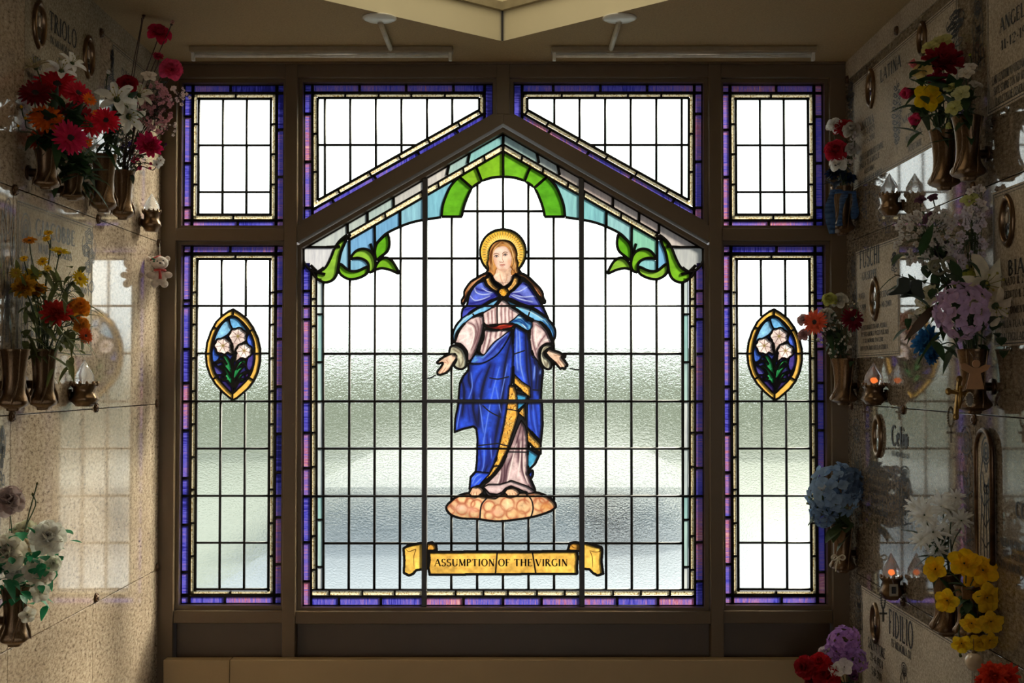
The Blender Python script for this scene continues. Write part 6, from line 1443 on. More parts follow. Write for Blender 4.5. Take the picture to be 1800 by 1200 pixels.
def bouquet(name, label, key, items, leaves=24, leaf_mat=None, leaf_L=.07, leaf_W=.014, sprays=(), dy=.07, group=None, stems=True, origin=None, cat='bouquet', spread=.12, seed=1):
    """items: (kind, px, py, radius_px, colour, depth offset, yaw tilt)"""
    rg = random.Random(seed)
    if origin: sd, c = origin; h = 0; r = .02; mouth = Vector(c)
    else:
        b, h, r, sd, vr = VASES[key]; mouth = b + UP * (h * .93)
    X, s_ = SIDE[sd]; root = empty(name, mouth, label=label, cat=cat, group=group); sm = MB(); lm = MB()
    def locate(px, py, d, cl=.03):
        rr = ray(px, py); Y = mouth.y + d
        for _ in range(40):
            p = Vector((rr.x * Y / rr.y, Y, EYE + rr.z * Y / rr.y))
            if (p.x - X) * s_ > cl: break
            Y -= .04
        return p
    for it in items:
        kind, px, py, rpx, c = it[:5]; d = it[5] if len(it) > 5 else rg.uniform(-dy, dy); face = it[6] if len(it) > 6 else None
        p = locate(px, py, d, .015 + (.25 if kind in ('lily', 'orchid') else .5) * rpx * mouth.y / F); rad = rpx * p.y / F * {'gerbera': 1.15, 'rose': 1.2, 'peony': 1.15, 'lily': 1.15, 'hydrangea': 1.08}.get(kind, 1.1)
        if face is None: dirv = (p - mouth).normalized() * .55 + Vector((s_ * .25, -.75, .1 + rg.uniform(-.2, .2))) + Vector((rg.uniform(-.25, .25), 0, 0))
        else: dirv = Vector(face)
        dirv.normalize(); lp = p - mouth
        me, subs = flower_template(kind, c, rg.randint(0, 1))
        M = Matrix.Translation(lp) @ dirv.to_track_quat('Z', 'Y').to_matrix().to_4x4() @ Matrix.Rotation(rg.uniform(0, 6), 4, 'Z') @ Matrix.Diagonal((rad, rad, rad, 1))
        fo = inst(kind + '_flower' if kind not in ('bud', 'blossom') else ('flower_bud' if kind == 'bud' else 'blossom'), me, root, M)
        for n, sme, _ in subs: inst(n, sme, fo)
        if stems:
            q = lp - dirv * rad * .15; sm.tube(smooth_open([(rg.uniform(-r, r) * .5, rg.uniform(-r, r) * .5, -h * .2), tuple(q * .45 + UP * q.length * .12), tuple(q - dirv * min(.05, q.length * .3)), tuple(q)], 3), .0022, 5)
            sm.ball(q, rad * .16 + .002, 6, 4)
    for kind, c, px, py, wx, wy, n, rp in sprays:      # airy branches of small blossoms
        cen = locate(px, py, 0) - mouth; k = mouth.y / F; me, _ = flower_template(kind, c, 0); hub = [cen + Vector((rg.gauss(0, .3) * wx * k * .5, rg.gauss(0, .3) * .04, rg.gauss(0, .3) * wy * k * .5)) for _ in range(max(2, n // 9))]
        for hq in hub: sm.tube(smooth_open([(0, 0, 0), tuple(hq * .5 + UP * .02), tuple(hq)], 3), .0014, 4)
        for i in range(n):
            hq = rg.choice(hub); q = cen + Vector((rg.uniform(-1, 1) * wx * k, rg.uniform(-.05, .05), rg.uniform(-1, 1) * wy * k))
            if abs((q - cen).x / (wx * k)) ** 2 + abs((q - cen).z / (wy * k)) ** 2 > 1.05: q = cen + (q - cen) * .7
            if (q.x + mouth.x - X) * s_ < .035: q.x = X - mouth.x + s_ * .036
            sm.tube([tuple(hq), tuple((hq + q) / 2 + Vector((0, 0, .006))), tuple(q)], .0009, 4)
            dirv = Vector((rg.uniform(-.6, .6) + s_ * .2, -.8, rg.uniform(-.5, .6))).normalized(); rad = rp * k * rg.uniform(.7, 1.15)
            inst('blossom' if kind != 'bud' else 'flower_bud', me, root, Matrix.Translation(q) @ dirv.to_track_quat('Z', 'Y').to_matrix().to_4x4() @ Matrix.Rotation(rg.uniform(0, 6), 4, 'Z') @ Matrix.Diagonal((rad, rad, rad, 1)))
    if items: cx = sum((locate(i[1], i[2], 0) - mouth for i in items), Vector()) / len(items)
    else: cx = Vector((0, 0, .08))
    for i in range(leaves):
        t = rg.uniform(.0, .95); p = cx * t + Vector((rg.uniform(-1, 1), rg.uniform(-1, 1), rg.uniform(-.6, .6))) * spread * .3
        d = Vector((rg.uniform(-1, 1) + s_ * .3, rg.uniform(-1, .4), rg.uniform(-.5, 1))); L = leaf_L * rg.uniform(.6, 1.3)
        if ((p + d.normalized() * L).x + mouth.x - X) * s_ < .03: d.x = s_ * abs(d.x)
        if (p.x + mouth.x - X) * s_ < .02: p.x = X + s_ * .02 - mouth.x
        leaf_faces(lm, p, d, UP, L, leaf_W * rg.uniform(.7, 1.3), rg.uniform(.0, .7))
    if leaves: lm.build('leaves', leaf_mat or M_LEAF, root, smooth=True)
    if sm.f: sm.build('stems', M_STEM if not sprays else M_TWIG if name.startswith('blossom') else M_STEM, root, smooth=True)
    return root, mouth, locate, rg

RED = (200, 26, 44); PINKR = (214, 50, 96); ORG = (232, 112, 24); CRIM = (150, 16, 34); WHT = (248, 244, 234); CREAM = (240, 226, 190); YEL = (238, 190, 30); LILAC = (186, 150, 206); BLUSH = (230, 180, 190)
# ---------------- left wall, top group
vase('l1', 'L', 82, 262, 333, 47, 'dark bronze vase holding the red gerberas, leftmost of the top left row')
vase('l2', 'L', 128, 306, 352, 42, 'short bronze vase wrapped in dark leaves, second of the top left row')
vase('l3', 'L', 182, 272, 373, 47, 'tall bronze vase under the white lilies, third of the top left row')
vase('l4', 'L', 216, 300, 386, 40, 'bronze vase under the pink and green sprigs, nearest the window in the top left row')
bouquet('gerbera_bouquet', 'red, pink and orange gerbera bouquet with white lilies behind it, top left', 'l1', [
    ('gerbera', 82, 210, 31, ORG, -.05), ('gerbera', 123, 243, 30, (206, 40, 84), -.10), ('gerbera', 100, 150, 36, RED, .05), ('gerbera', 137, 165, 26, (206, 36, 60), .0), ('gerbera', 150, 205, 26, CRIM, .1),
    ('gerbera', 186, 212, 23, (216, 30, 54), -.1), ('gerbera', 158, 222, 22, RED, .05), ('gerbera', 62, 165, 30, (120, 14, 28), .1), ('gerbera', 118, 195, 27, (120, 12, 26), .1), ('gerbera', 70, 245, 24, (186, 70, 30), .08),
    ('daisy', 157, 175, 14, ORG, -.02), ('daisy', 170, 200, 10, ORG, -.05), ('daisy', 154, 250, 11, ORG, 0), ('bud', 38, 190, 7, YEL, 0), ('bud', 45, 210, 7, YEL, 0), ('bud', 32, 222, 7, YEL, 0),
    ('lily', 108, 122, 26, WHT, .05, (.3, -.6, .7)), ('lily', 128, 110, 22, WHT, .08, (.6, -.5, .6)), ('lily', 62, 115, 22, (186, 170, 130), .1, (-.2, -.4, .9))],
    leaves=46, leaf_L=.10, leaf_W=.022, seed=2)
bouquet('leaf_bouquet', 'low bunch of dark green leaves spilling from the short vase under the gerberas', 'l2', [('bud', 150, 285, 6, (60, 90, 50), 0), ('bud', 120, 280, 6, (60, 90, 50), 0)], leaves=60, leaf_L=.09, leaf_W=.02, spread=.2, seed=3, cat='foliage bunch')
bouquet('lily_bouquet', 'bouquet of white lilies with a dark red rose, right of the gerberas', 'l3', [
    ('lily', 205, 172, 31, WHT, -.08, (.2, -.8, .4)), ('lily', 228, 205, 27, WHT, -.05, (.6, -.6, -.2)), ('lily', 245, 165, 24, (214, 206, 190), .05, (.5, -.5, .4)), ('rose', 224, 148, 15, CRIM, 0), ('lily', 222, 188, 20, WHT, .0, (.4, -.7, .1)),
    ('bud', 190, 130, 9, WHT, 0), ('orchid', 262, 135, 14, (226, 212, 196), .05)], leaves=34, leaf_L=.09, leaf_W=.016, seed=4)
bouquet('blossom_bouquet', 'tall spray of pink roses and cherry blossom reaching to the ceiling, beside the window', 'l4', [
    ('rose', 280, 60, 17, (206, 34, 74), .05), ('rose', 300, 122, 17, (226, 80, 120), 0), ('peony', 262, 258, 21, (214, 40, 96), -.08), ('bud', 302, 42, 9, (206, 150, 140), .0), ('bud', 287, 132, 10, (230, 170, 170), 0), ('peony', 278, 100, 8, (190, 40, 80), 0), ('bud', 252, 30, 8, (80, 50, 40), 0), ('bud', 245, 22, 6, (60, 40, 34), 0),
    ('blossom', 275, 290, 11, WHT, 0), ('blossom', 282, 282, 9, WHT, 0), ('bud', 290, 255, 6, (110, 50, 120), 0)],
    leaves=26, leaf_L=.05, leaf_W=.012, leaf_mat=plain('dark_sage_leaf', (60, 74, 60), .6, sub=.2), sprays=[('blossom', (222, 160, 168), 272, 190, 32, 44, 120, 6), ('blossom', (240, 216, 212), 316, 168, 16, 16, 22, 5), ('blossom', (232, 216, 208), 295, 225, 16, 14, 12, 3.6),
     ('blossom', (96, 110, 84), 225, 270, 27, 38, 80, 3.4), ('blossom', (70, 62, 130), 215, 245, 22, 30, 20, 3.2), ('blossom', (196, 40, 90), 250, 290, 18, 14, 18, 4)], seed=5)
lamp('ll1', 'L', 266, 336, 371, 407, 34, 26, 'small unlit bronze lamp above the hanging plush bear')
# ---------------- left wall, middle group
vase('l5', 'L', 24, 614, 722, 54, 'tall bronze vase cut by the left edge under the yellow flowers')
vase('l6', 'L', 76, 614, 720, 50, 'tall bronze vase under the yellow and orange flowers, right one of the pair')
bouquet('yellow_bouquet', 'bouquet of yellow daisies with an orange zinnia over the pair of bronze vases', 'l6', [
    ('daisy', 105, 443, 19, (236, 206, 30), -.05, (.3, -.3, .9)), ('daisy', 140, 490, 17, (236, 200, 30), -.05, (.8, -.5, .3)), ('peony', 42, 505, 19, (206, 150, 40), 0), ('peony', 66, 512, 15, (206, 140, 30), -.03), ('gerbera', 52, 423, 12, (222, 140, 20), .05, (.1, -.5, .8)), ('daisy', 42, 455, 8, YEL, 0), ('daisy', 75, 460, 11, YEL, 0),
    ('daisy', 85, 410, 9, YEL, .03), ('daisy', 82, 420, 8, YEL, .03), ('daisy', 58, 483, 16, (176, 150, 40), .05), ('peony', 99, 552, 23, (196, 50, 40), -.1), ('rose', 139, 540, 15, (230, 150, 40), -.03), ('peony', 128, 556, 11, (224, 110, 30), 0), ('rose', 143, 572, 12, (220, 150, 50), 0),
    ('gerbera', 150, 590, 14, (206, 84, 30), -.05, (.8, -.5, .2)), ('daisy', 84, 472, 8, (226, 190, 60), 0), ('daisy', 28, 480, 12, (170, 140, 40), 0), ('daisy', 70, 540, 10, (150, 120, 40), .05), ('daisy', 100, 490, 9, (150, 90, 40), 0)],
    leaves=150, leaf_L=.085, leaf_W=.010, leaf_mat=plain('olive_leaf', (96, 104, 56), .6, sub=.3), spread=.34, sprays=[('bud', (128, 136, 92), 115, 510, 30, 40, 30, 2.4)], seed=6)
lamp('ll2', 'L', 148, 628, 674, 714, 50, 32, 'unlit lamp with clear flame-shaped glass on the sunlit left wall')
# ---------------- left wall, bottom group
vase('l7', 'L', 26, 1030, 1135, 52, 'bronze vase under the white roses, bottom left')
bouquet('white_rose_bouquet', 'bouquet of white roses with bright green leaves, bottom left', 'l7', [
    ('rose', 84, 945, 25, (240, 236, 226), -.06), ('rose', 12, 972, 28, (232, 224, 208), -.04), ('rose', 52, 960, 14, (232, 216, 186), 0), ('rose', 70, 1003, 22, (222, 210, 196), -.03), ('rose', 45, 935, 18, (226, 222, 196), .05), ('rose', 14, 880, 22, (186, 166, 160), .03), ('rose', 92, 990, 12, (240, 236, 220), -.05),
    ('orchid', 70, 1040, 18, (236, 230, 214), -.08), ('orchid', 48, 1080, 15, (236, 230, 214), -.1), ('rose', 30, 1010, 15, (226, 222, 210), -.03), ('bud', 65, 850, 5, (110, 96, 50), 0), ('bud', 58, 870, 6, (110, 110, 60), 0)],
    leaves=150, leaf_mat=M_LEAF_B, leaf_L=.040, leaf_W=.015, spread=.36, seed=7)
# ---------------- right wall, top group
vase('r1', 'R', 1481, 328, 413, 40, 'bronze vase tied with a blue ribbon near the window, upper right')
bouquet('rose_spray', 'slim bouquet of red and white roses over the blue-ribboned vase', 'r1', [
    ('rose', 1469, 221, 13, WHT, 0), ('rose', 1484, 226, 16, (186, 30, 44), -.02), ('rose', 1497, 228, 13, (206, 200, 190), .0), ('rose', 1470, 265, 17, (190, 40, 60), -.05), ('rose', 1474, 287, 13, WHT, -.06), ('tulip', 1486, 298, 12, (196, 186, 160), 0), ('rose', 1498, 262, 11, (200, 196, 190), 0),
    ('peony', 1466, 305, 13, (34, 52, 90), .0), ('peony', 1490, 315, 13, (40, 60, 96), .0)], leaves=24, leaf_mat=plain('navy_leaf', (30, 44, 66), .5, sub=.2), sprays=[('blossom', (214, 206, 206), 1500, 262, 13, 30, 30, 4)], seed=8)
b, h, r, sd, vr = VASES['r1']; m = MB(); rb = plain('blue_satin_ribbon', (40, 82, 134), .35, sub=.2, sheen=.4)
for q, wd in (([(-.02, -.04, h * .84), (-.05, -.05, h * .9), (-.068, -.05, h * .55), (-.058, -.045, .0)], .016), ([(.0, -.05, h * .84), (-.018, -.06, h * .6), (-.03, -.06, h * .15)], .011), ([(.01, -.05, h * .84), (.035, -.055, h * .86), (.042, -.05, h * .5), (.036, -.05, h * .3)], .012)):
    p = [Vector(v) for v in smooth_open(q, 5)]
    for i in range(len(p) - 1):
        k = len(m.v); w0 = Vector((wd, -.006, 0)) * (1 + .35 * math.sin(i * .7)); w1 = Vector((wd, -.006, 0)) * (1 + .35 * math.sin((i + 1) * .7)); m.v += [tuple(p[i] - w0), tuple(p[i] + w0), tuple(p[i + 1] + w1), tuple(p[i + 1] - w1)]; m.f.append((k, k + 1, k + 2, k + 3)); m.m.append(0)
m.tube([(r * 1.05 * math.cos(t), r * 1.05 * math.sin(t), h * .86) for t in np.linspace(0, 6.28, 20)], .006, 6)
o = m.build('satin_ribbon', rb, smooth=True, label='blue satin ribbon tied round the vase beside the upper window', cat='ribbon'); o.location = b
so = o.modifiers.new('thickness', 'SOLIDIFY'); so.thickness = .0015
lamp('rl1', 'R', 1564, 300, 341, 379, 38, 30, 'unlit lamp with ribbed clear glass, upper right in front of a mirrored window pane')
vase('r2', 'R', 1660, 228, 334, 52, 'bronze vase of the upper right pair, nearer the window')
vase('r3', 'R', 1702, 205, 318, 56, 'bronze vase of the upper right pair, nearer the camera')
bouquet('mixed_bouquet', 'bouquet of pink, yellow and crimson flowers over the upper right pair of vases', 'r2', [
    ('orchid', 1632, 172, 26, (236, 196, 20), -.08, (-.3, -.9, .1)), ('tulip', 1605, 162, 22, (206, 60, 100), 0, (-.8, -.4, -.2)), ('tulip', 1612, 200, 22, (214, 60, 110), -.04, (-.4, -.5, -.7)), ('peony', 1658, 112, 34, (150, 20, 34), 0), ('orchid', 1622, 125, 20, (236, 206, 130), -.03), ('tulip', 1608, 118, 14, (226, 130, 130), 0),
    ('orchid', 1655, 78, 22, (190, 180, 110), .05), ('orchid', 1635, 85, 16, (206, 196, 120), .04), ('peony', 1648, 142, 18, (180, 30, 80), .0), ('bud', 1705, 98, 6, (190, 200, 60), 0)], leaves=50, leaf_L=.09, leaf_W=.02, spread=.3, seed=9)
bouquet('cream_blossom_bunch', 'bunch of cream blossoms hanging over the nearer vase of the upper right pair', 'r3', [
    ('orchid', 1698, 130, 15, (226, 216, 196), -.03), ('orchid', 1690, 165, 17, (214, 210, 150), -.05), ('orchid', 1678, 190, 16, (210, 206, 130), -.05), ('orchid', 1706, 118, 12, (226, 216, 200), 0), ('orchid', 1715, 150, 13, (196, 186, 170), 0), ('orchid', 1672, 155, 13, (190, 190, 120), 0), ('tulip', 1668, 215, 11, (190, 190, 120), -.05, (-.2, -.3, -.9))],
    leaves=30, leaf_L=.08, leaf_W=.018, seed=10)
# ---------------- right wall, middle group
vase('r4', 'R', 1711, 614, 727, 58, 'bronze vase behind the wooden angel and gold crucifix')
res = bouquet('large_pale_bouquet', 'large bouquet of lilac hydrangea, pale lilies and blossom sprays on the right wall', 'r4', [
    ('hydrangea', 1692, 545, 46, (206, 176, 206), -.16, (-.35, -.9, .1)), ('lily', 1735, 500, 50, (232, 220, 190), -.08, (.1, -.95, .1)), ('lily', 1752, 540, 34, (222, 206, 180), -.02, (.1, -.8, -.5)), ('orchid', 1700, 495, 22, (196, 196, 90), -.02), ('orchid', 1712, 470, 18, (190, 186, 110), 0),
    ('lily', 1628, 540, 26, (220, 214, 200), .04, (-.8, -.4, .1)), ('orchid', 1634, 515, 18, (206, 200, 170), .05), ('peony', 1632, 600, 24, (60, 130, 190), .05), ('peony', 1640, 625, 14, (50, 110, 170), .05), ('tulip', 1618, 560, 20, (214, 206, 196), .08, (-.9, -.3, -.1)), ('orchid', 1618, 352, 11, (96, 60, 76), .05), ('orchid', 1640, 348, 10, (96, 60, 76), .05), ('orchid', 1635, 385, 16, (110, 70, 90), .05), ('orchid', 1705, 352, 17, (196, 196, 120), .0), ('orchid', 1722, 370, 14, (226, 216, 206), 0),
    ('peony', 1655, 445, 22, (96, 70, 90), .05), ('orchid', 1640, 470, 15, (206, 200, 190), 0)],
    leaves=70, leaf_L=.10, leaf_W=.016, spread=.5, sprays=[('blossom', (214, 206, 196), 1628, 420, 52, 55, 120, 8.5), ('blossom', (220, 208, 214), 1706, 420, 40, 56, 80, 9), ('blossom', (226, 216, 210), 1722, 360, 26, 34, 30, 8)], seed=11)
root, mouth, locate, rg = res
m = MB()
for pts in ([(1592, 560), (1620, 545), (1650, 540)],): pass
t = [locate(x, y, -.02) - mouth for x, y in ((1645, 535), (1618, 570), (1590, 598))]
leaf_faces(m, t[0], t[2] - t[0], Vector((.2, -.9, .2)), (t[2] - t[0]).length, .016, 0); m.build('brown_curled_leaf', plain('dry_leaf', (92, 70, 46), .6), root, smooth=True)
m = MB()
for x, y, rr in ((1648, 470, 12), (1640, 467, 8), (1668, 465, 12)):
    c = locate(x, y, -.08) - mouth; k = mouth.y / F
    m.tube([tuple(c + Vector((rr * k * math.cos(a), -.01 * a * .2, rr * k * math.sin(a)))) for a in np.linspace(0, 6.28, 20)], .005, 6)
m.build('curled_ribbon_loops', plain('olive_ribbon', (120, 116, 88), .5), root, smooth=True)
# two small dark boot ornaments on a wire
def boot(px, py, label):
    k = mouth.y / F; p = locate(px, py, -.05); root_ = empty('boot_ornament', p, label=label, cat='ornament', group='small dark boot ornaments')
    m = MB(); prof = [(-9, -14), (8, -14), (10, 2), (14, 14), (12, 18), (4, 17), (-6, 14), (-24, 16), (-27, 13), (-16, 6), (-10, -3)]
    pts = [(x * k, -y * k) for x, y in smooth_closed(prof, 3)]; m.prism(pts, -.010, .010); o = m.build('boot_body', plain('dark_green_felt', (52, 60, 50), .8, sheen=.3), root_, bevel=.003)
    m = MB(); m.tube([(0, 0, 13 * k), (.0, .01, 22 * k)], .0012, 4); m.build('hanging_loop', M_TWIG, root_)
boot(1588, 503, 'small dark boot ornament, nearer the window of the hanging pair'); boot(1610, 507, 'small dark boot ornament touching the large pale bouquet')
o_ = MB(); a = locate(1572, 482, -.05) - mouth; c = locate(1660, 502, -.05) - mouth; o_.tube(smooth_open([tuple(a), tuple((a + c) / 2 + Vector((0, 0, -.004))), tuple(c)], 5), .0014, 5); o_.build('wire_twig', M_TWIG, root)
vase('r5', 'R', 1483, 630, 712, 44, 'bronze vase under the orange gerbera, next to the window')
bouquet('small_gerbera_bouquet', 'small bouquet with an orange gerbera, a dark red gerbera and white filler beside the window', 'r5', [
    ('gerbera', 1433, 566, 21, (226, 100, 70), -.05, (-.6, -.75, .05)), ('gerbera', 1498, 561, 20, (112, 18, 40), -.02, (.1, -.95, .1)), ('rose', 1458, 526, 11, (196, 196, 110), 0), ('rose', 1476, 528, 12, (206, 200, 186), 0), ('rose', 1412, 562, 9, (206, 170, 166), 0), ('rose', 1413, 588, 9, (190, 150, 150), 0), ('rose', 1452, 555, 12, (196, 190, 176), 0)],
    leaves=40, leaf_L=.06, leaf_W=.014, sprays=[('blossom', (226, 222, 206), 1470, 590, 38, 38, 70, 4), ('blossom', (214, 206, 180), 1505, 545, 14, 22, 14, 3)], seed=12)
lamp('rl2', 'R', 1536, 633, 676, 712, 42, 32, 'lit lamp glowing orange on the right wall, level with the window medallion', lit=True)
# ---------------- right wall, lower group
vase('r6', 'R', 1481, 925, 1006, 42, 'bronze vase with a small tied bow under the blue hydrangea')
bouquet('blue_hydrangea', 'dusty blue hydrangea bunch standing before the window edge', 'r6', [
    ('hydrangea', 1466, 862, 43, (150, 174, 200), -.05, (-.3, -.9, .2)), ('hydrangea', 1490, 850, 28, (96, 118, 148), .04), ('hydrangea', 1448, 900, 24, (130, 156, 186), -.02, (-.5, -.8, -.2)), ('blossom', 1444, 862, 11, (230, 228, 220), -.1), ('blossom', 1452, 852, 9, (230, 228, 220), -.1), ('bud', 1424, 875, 6, (196, 200, 120), -.05), ('bud', 1420, 885, 5, (206, 200, 120), -.05), ('bud', 1432, 868, 6, (206, 206, 130), -.08)],
    leaves=26, leaf_L=.09, leaf_W=.03, leaf_mat=plain('moss_leaf', (70, 84, 46), .6, sub=.3), seed=13)
b, h, r, sd, vr = VASES['r6']; m = MB(); k = b.y / F
for sx in (-1, 1): m.tube(smooth_open([(0, 0, 0), (sx * .018, -.004, .012), (sx * .03, -.002, 0), (sx * .018, -.004, -.010), (0, 0, 0)], 4), .004, 6); m.tube(smooth_open([(0, 0, 0), (sx * .008, -.003, -.03), (sx * .012, 0, -.06)], 4), .003, 6)
m.ball((0, -.004, 0), .007, 8, 6); o = m.build('cord_bow', plain('ivory_cord', (206, 196, 172), .7), smooth=True, label='ivory cord bow tied on the vase under the blue hydrangea', cat='bow'); o.location = b + Vector((-r * .55, -r * .75, h * .35))
lamp('rl3', 'R', 1567, 968, 1014, 1053, 40, 30, 'lit lamp glowing orange with beads hung on it, lower right', lit=True)
vase('r7', 'R', 1664, 1008, 1117, 54, 'bronze vase under the white spider lilies, lower right')
vase('r8', 'R', 1702, 1030, 1122, 48, 'bronze vase under the yellow orchids, lower right')
bouquet('spider_lily_bouquet', 'spiky white spider lily bouquet on the lower right wall', 'r7', [
    ('spider', 1625, 905, 30, WHT, -.05), ('spider', 1655, 890, 30, WHT, 0), ('spider', 1672, 900, 28, (226, 222, 210), 0), ('spider', 1612, 893, 24, WHT, .03), ('spider', 1640, 935, 30, WHT, -.06), ('spider', 1665, 940, 26, (226, 220, 206), 0), ('spider', 1622, 950, 24, WHT, -.02), ('spider', 1690, 915, 24, (210, 206, 196), .03), ('spider', 1648, 968, 20, WHT, -.03), ('spider', 1680, 875, 18, (216, 210, 200), .04)],
    leaves=24, leaf_L=.08, leaf_W=.012, seed=14)
bouquet('yellow_orchid_spray', 'cascading spray of yellow orchids on the lower right wall', 'r8', [
    ('orchid', 1644, 1000, 23, YEL, -.06), ('orchid', 1695, 990, 28, (236, 186, 20), -.05), ('orchid', 1728, 1002, 26, (230, 176, 20), -.03), ('orchid', 1712, 1015, 24, (226, 170, 20), 0), ('orchid', 1665, 1055, 22, (236, 190, 30), -.08), ('orchid', 1735, 1050, 27, (216, 170, 30), 0), ('orchid', 1708, 1095, 20, (236, 190, 40), -.08), ('orchid', 1742, 1092, 22, (220, 176, 40), -.03), ('orchid', 1690, 1130, 19, (236, 196, 40), -.08), ('orchid', 1722, 1128, 20, (226, 186, 40), -.05), ('orchid', 1740, 1125, 16, (220, 176, 30), 0), ('bud', 1688, 1150, 7, (90, 90, 50), -.05)],
    leaves=18, leaf_L=.06, leaf_W=.014, seed=15)
# bottom right corner bunches
po = onwall('R', 1500, 1262, .10)
bouquet('lilac_rose_bunch', 'bunch of red roses, lilac hydrangea and white blossoms at the bottom right', None, [
    ('hydrangea', 1484, 1128, 26, (190, 140, 206), -.03), ('hydrangea', 1466, 1152, 22, (176, 130, 196), 0), ('hydrangea', 1500, 1160, 22, (186, 140, 200), .02), ('rose', 1415, 1172, 16, (160, 24, 34), -.03), ('rose', 1441, 1164, 15, (190, 24, 34), -.04), ('rose', 1452, 1188, 20, (170, 20, 30), -.06), ('rose', 1452, 1148, 12, (226, 216, 210), 0),
    ('orchid', 1484, 1172, 17, (230, 222, 222), -.08), ('orchid', 1470, 1178, 13, (230, 226, 220), -.08), ('tulip', 1500, 1190, 18, (150, 90, 140), -.05), ('rose', 1430, 1195, 14, (120, 16, 24), 0)], leaves=30, leaf_L=.06, leaf_W=.016, origin=('R', po), seed=16)
po = onwall('R', 1760, 1290, .10)
bouquet('orange_carnation_bunch', 'vermilion carnations cut by the lower right corner of the photo', None, [('peony', 1745, 1188, 22, (226, 70, 40), -.02), ('peony', 1770, 1190, 20, (220, 60, 36), .02), ('peony', 1728, 1200, 12, (216, 60, 36), 0)], leaves=10, origin=('R', po), seed=17)
# ------------------------------------------------------------------ small hung things
def blob(name, balls, mat, parent, vox):
    m = MB()
    for c, r in balls: m.ball(c, r, 14, 9)
    o = m.build(name, mat, parent, smooth=True); rm = o.modifiers.new('skin', 'REMESH'); rm.mode = 'VOXEL'; rm.voxel_size = vox; rm.use_smooth_shade = True
    sm = o.modifiers.new('soft', 'SMOOTH'); sm.factor = .8; sm.iterations = 4; return o
def bear():
    p = place('L', 281, 476, .06); k = p.y / F; u = k
    root = empty('plush_bear', p, label='small white plush bear in a red hat and scarf hanging by the window', cat='plush toy')
    root.rotation_euler = (0, 0, .25)
    M = plain('white_plush', (222, 208, 196), .95, var=.12, nscale=120, bump=.6, sheen=.5, sub=.1)
    B = lambda x, y, z, a, b, c: ((x * u, y * u, -z * u), (a * u, b * u, c * u))
    blob('bear_body', [B(0, 0, 12, 12, 9, 13), B(0, -2, -14, 15, 12, 12), B(1, -12, -11, 7, 6, 5), B(13, 0, -22, 5, 3, 5), B(-12, 0, -21, 5, 3, 5), B(-15, -2, 8, 8, 6, 6), B(14, -2, 7, 8, 6, 6), B(-8, -4, 23, 7, 8, 7), B(8, -4, 23, 7, 8, 7)], M, root, 1.0 * u)
    m = MB(); R_ = plain('red_felt', (176, 44, 34), .8, sheen=.3); Rg = []
    for t, r in ((0, 12), (.3, 10), (.6, 7), (.85, 4), (1, 2)):
        c = Vector((-7 - 10 * t, -1, -(-22 - 6 * t + 10 * t * t))) * u; Rg.append([c + Vector((math.cos(a) * r * u * .8, math.sin(a) * r * u * .8, math.sin(a * 1) * 0 + math.cos(a) * r * u * .45)) for a in [2 * math.pi * i / 14 for i in range(14)]])
    m.loft(Rg); h = m.build('red_hat', R_, root, smooth=True)
    blob('hat_pompom', [B(-19, -2, -20, 5, 5, 5)], M, h, 1.0 * u); m = MB()
    for a in (-.5, .6, 1.6): m.ball((-12 * u + 3 * u * math.cos(a), -11 * u, 17 * u + 3 * u * math.sin(a)), (2.5 * u, 1 * u, 1.5 * u), 8, 5)
    m.build('holly_leaf', plain('holly_green', (20, 110, 70), .6), h, smooth=True)
    m = MB()
    for x, z in ((-4, -16), (6, -17)): m.ball((x * u, -14 * u, -z * u), 1.3 * u, 8, 6)
    m.build('eyes', M_INK, root, smooth=True); m = MB(); m.ball((1 * u, -18 * u, 12.5 * u), (2.2 * u, 1.5 * u, 1.5 * u), 8, 6); m.build('nose', M_INK, root, smooth=True)
    m = MB(); m.tube([(9 * u * math.cos(a), 8.5 * u * math.sin(a) - 1 * u, 1 * u) for a in np.linspace(0, 6.28, 18)], 2.2 * u, 8); m.tube([(0, -11 * u, 0), (1 * u, -12.5 * u, -8 * u), (1 * u, -12 * u, -15 * u)], [2.4 * u, 2.6 * u, 3 * u], 8); m.build('red_scarf', R_, root, smooth=True)
    m = MB(); m.tube([(0, 0, 24 * u), (-1 * u, 6 * u, 49 * u)], .0008, 4); m.build('hanging_string', M_WHITE, root)
bear()
def rosary(name, label, px0, py0, n, sd='R', hang=40, mat=None, cross=True, off=.13, dx=8):
    p = place(sd, px0, py0, off); k = p.y / F; root = empty(name, p, label=label, cat='rosary'); m = MB(); mt = mat or plain('brown_bead', (90, 66, 44), .35)
    for i in range(n):
        t = i / (n - 1) * 2 * math.pi; m.ball((dx * k * math.sin(t) * .5, 0, -hang * k * (1 - math.cos(t)) / 2), .0042, 8, 5)
    m.build('beads', mt, root, smooth=True, kind='stuff')
    if cross:
        m = MB(); z = -hang * k; m.box((-.004, -.003, z - .05), (.004, .003, z - .002)); m.box((-.015, -.003, z - .022), (.015, .003, z - .014)); m.build('small_cross', mt, root, bevel=.001)
rosary('rosary', 'dark rosary with a small cross hanging from the lit middle lamp', 1520, 690, 26, hang=26, dx=5, off=.07)
rosary('rosary', 'dark bead string looped over the lowest lit lamp', 1552, 1024, 30, hang=45, dx=7, off=.07, mat=plain('grey_bead', (80, 78, 74), .3))
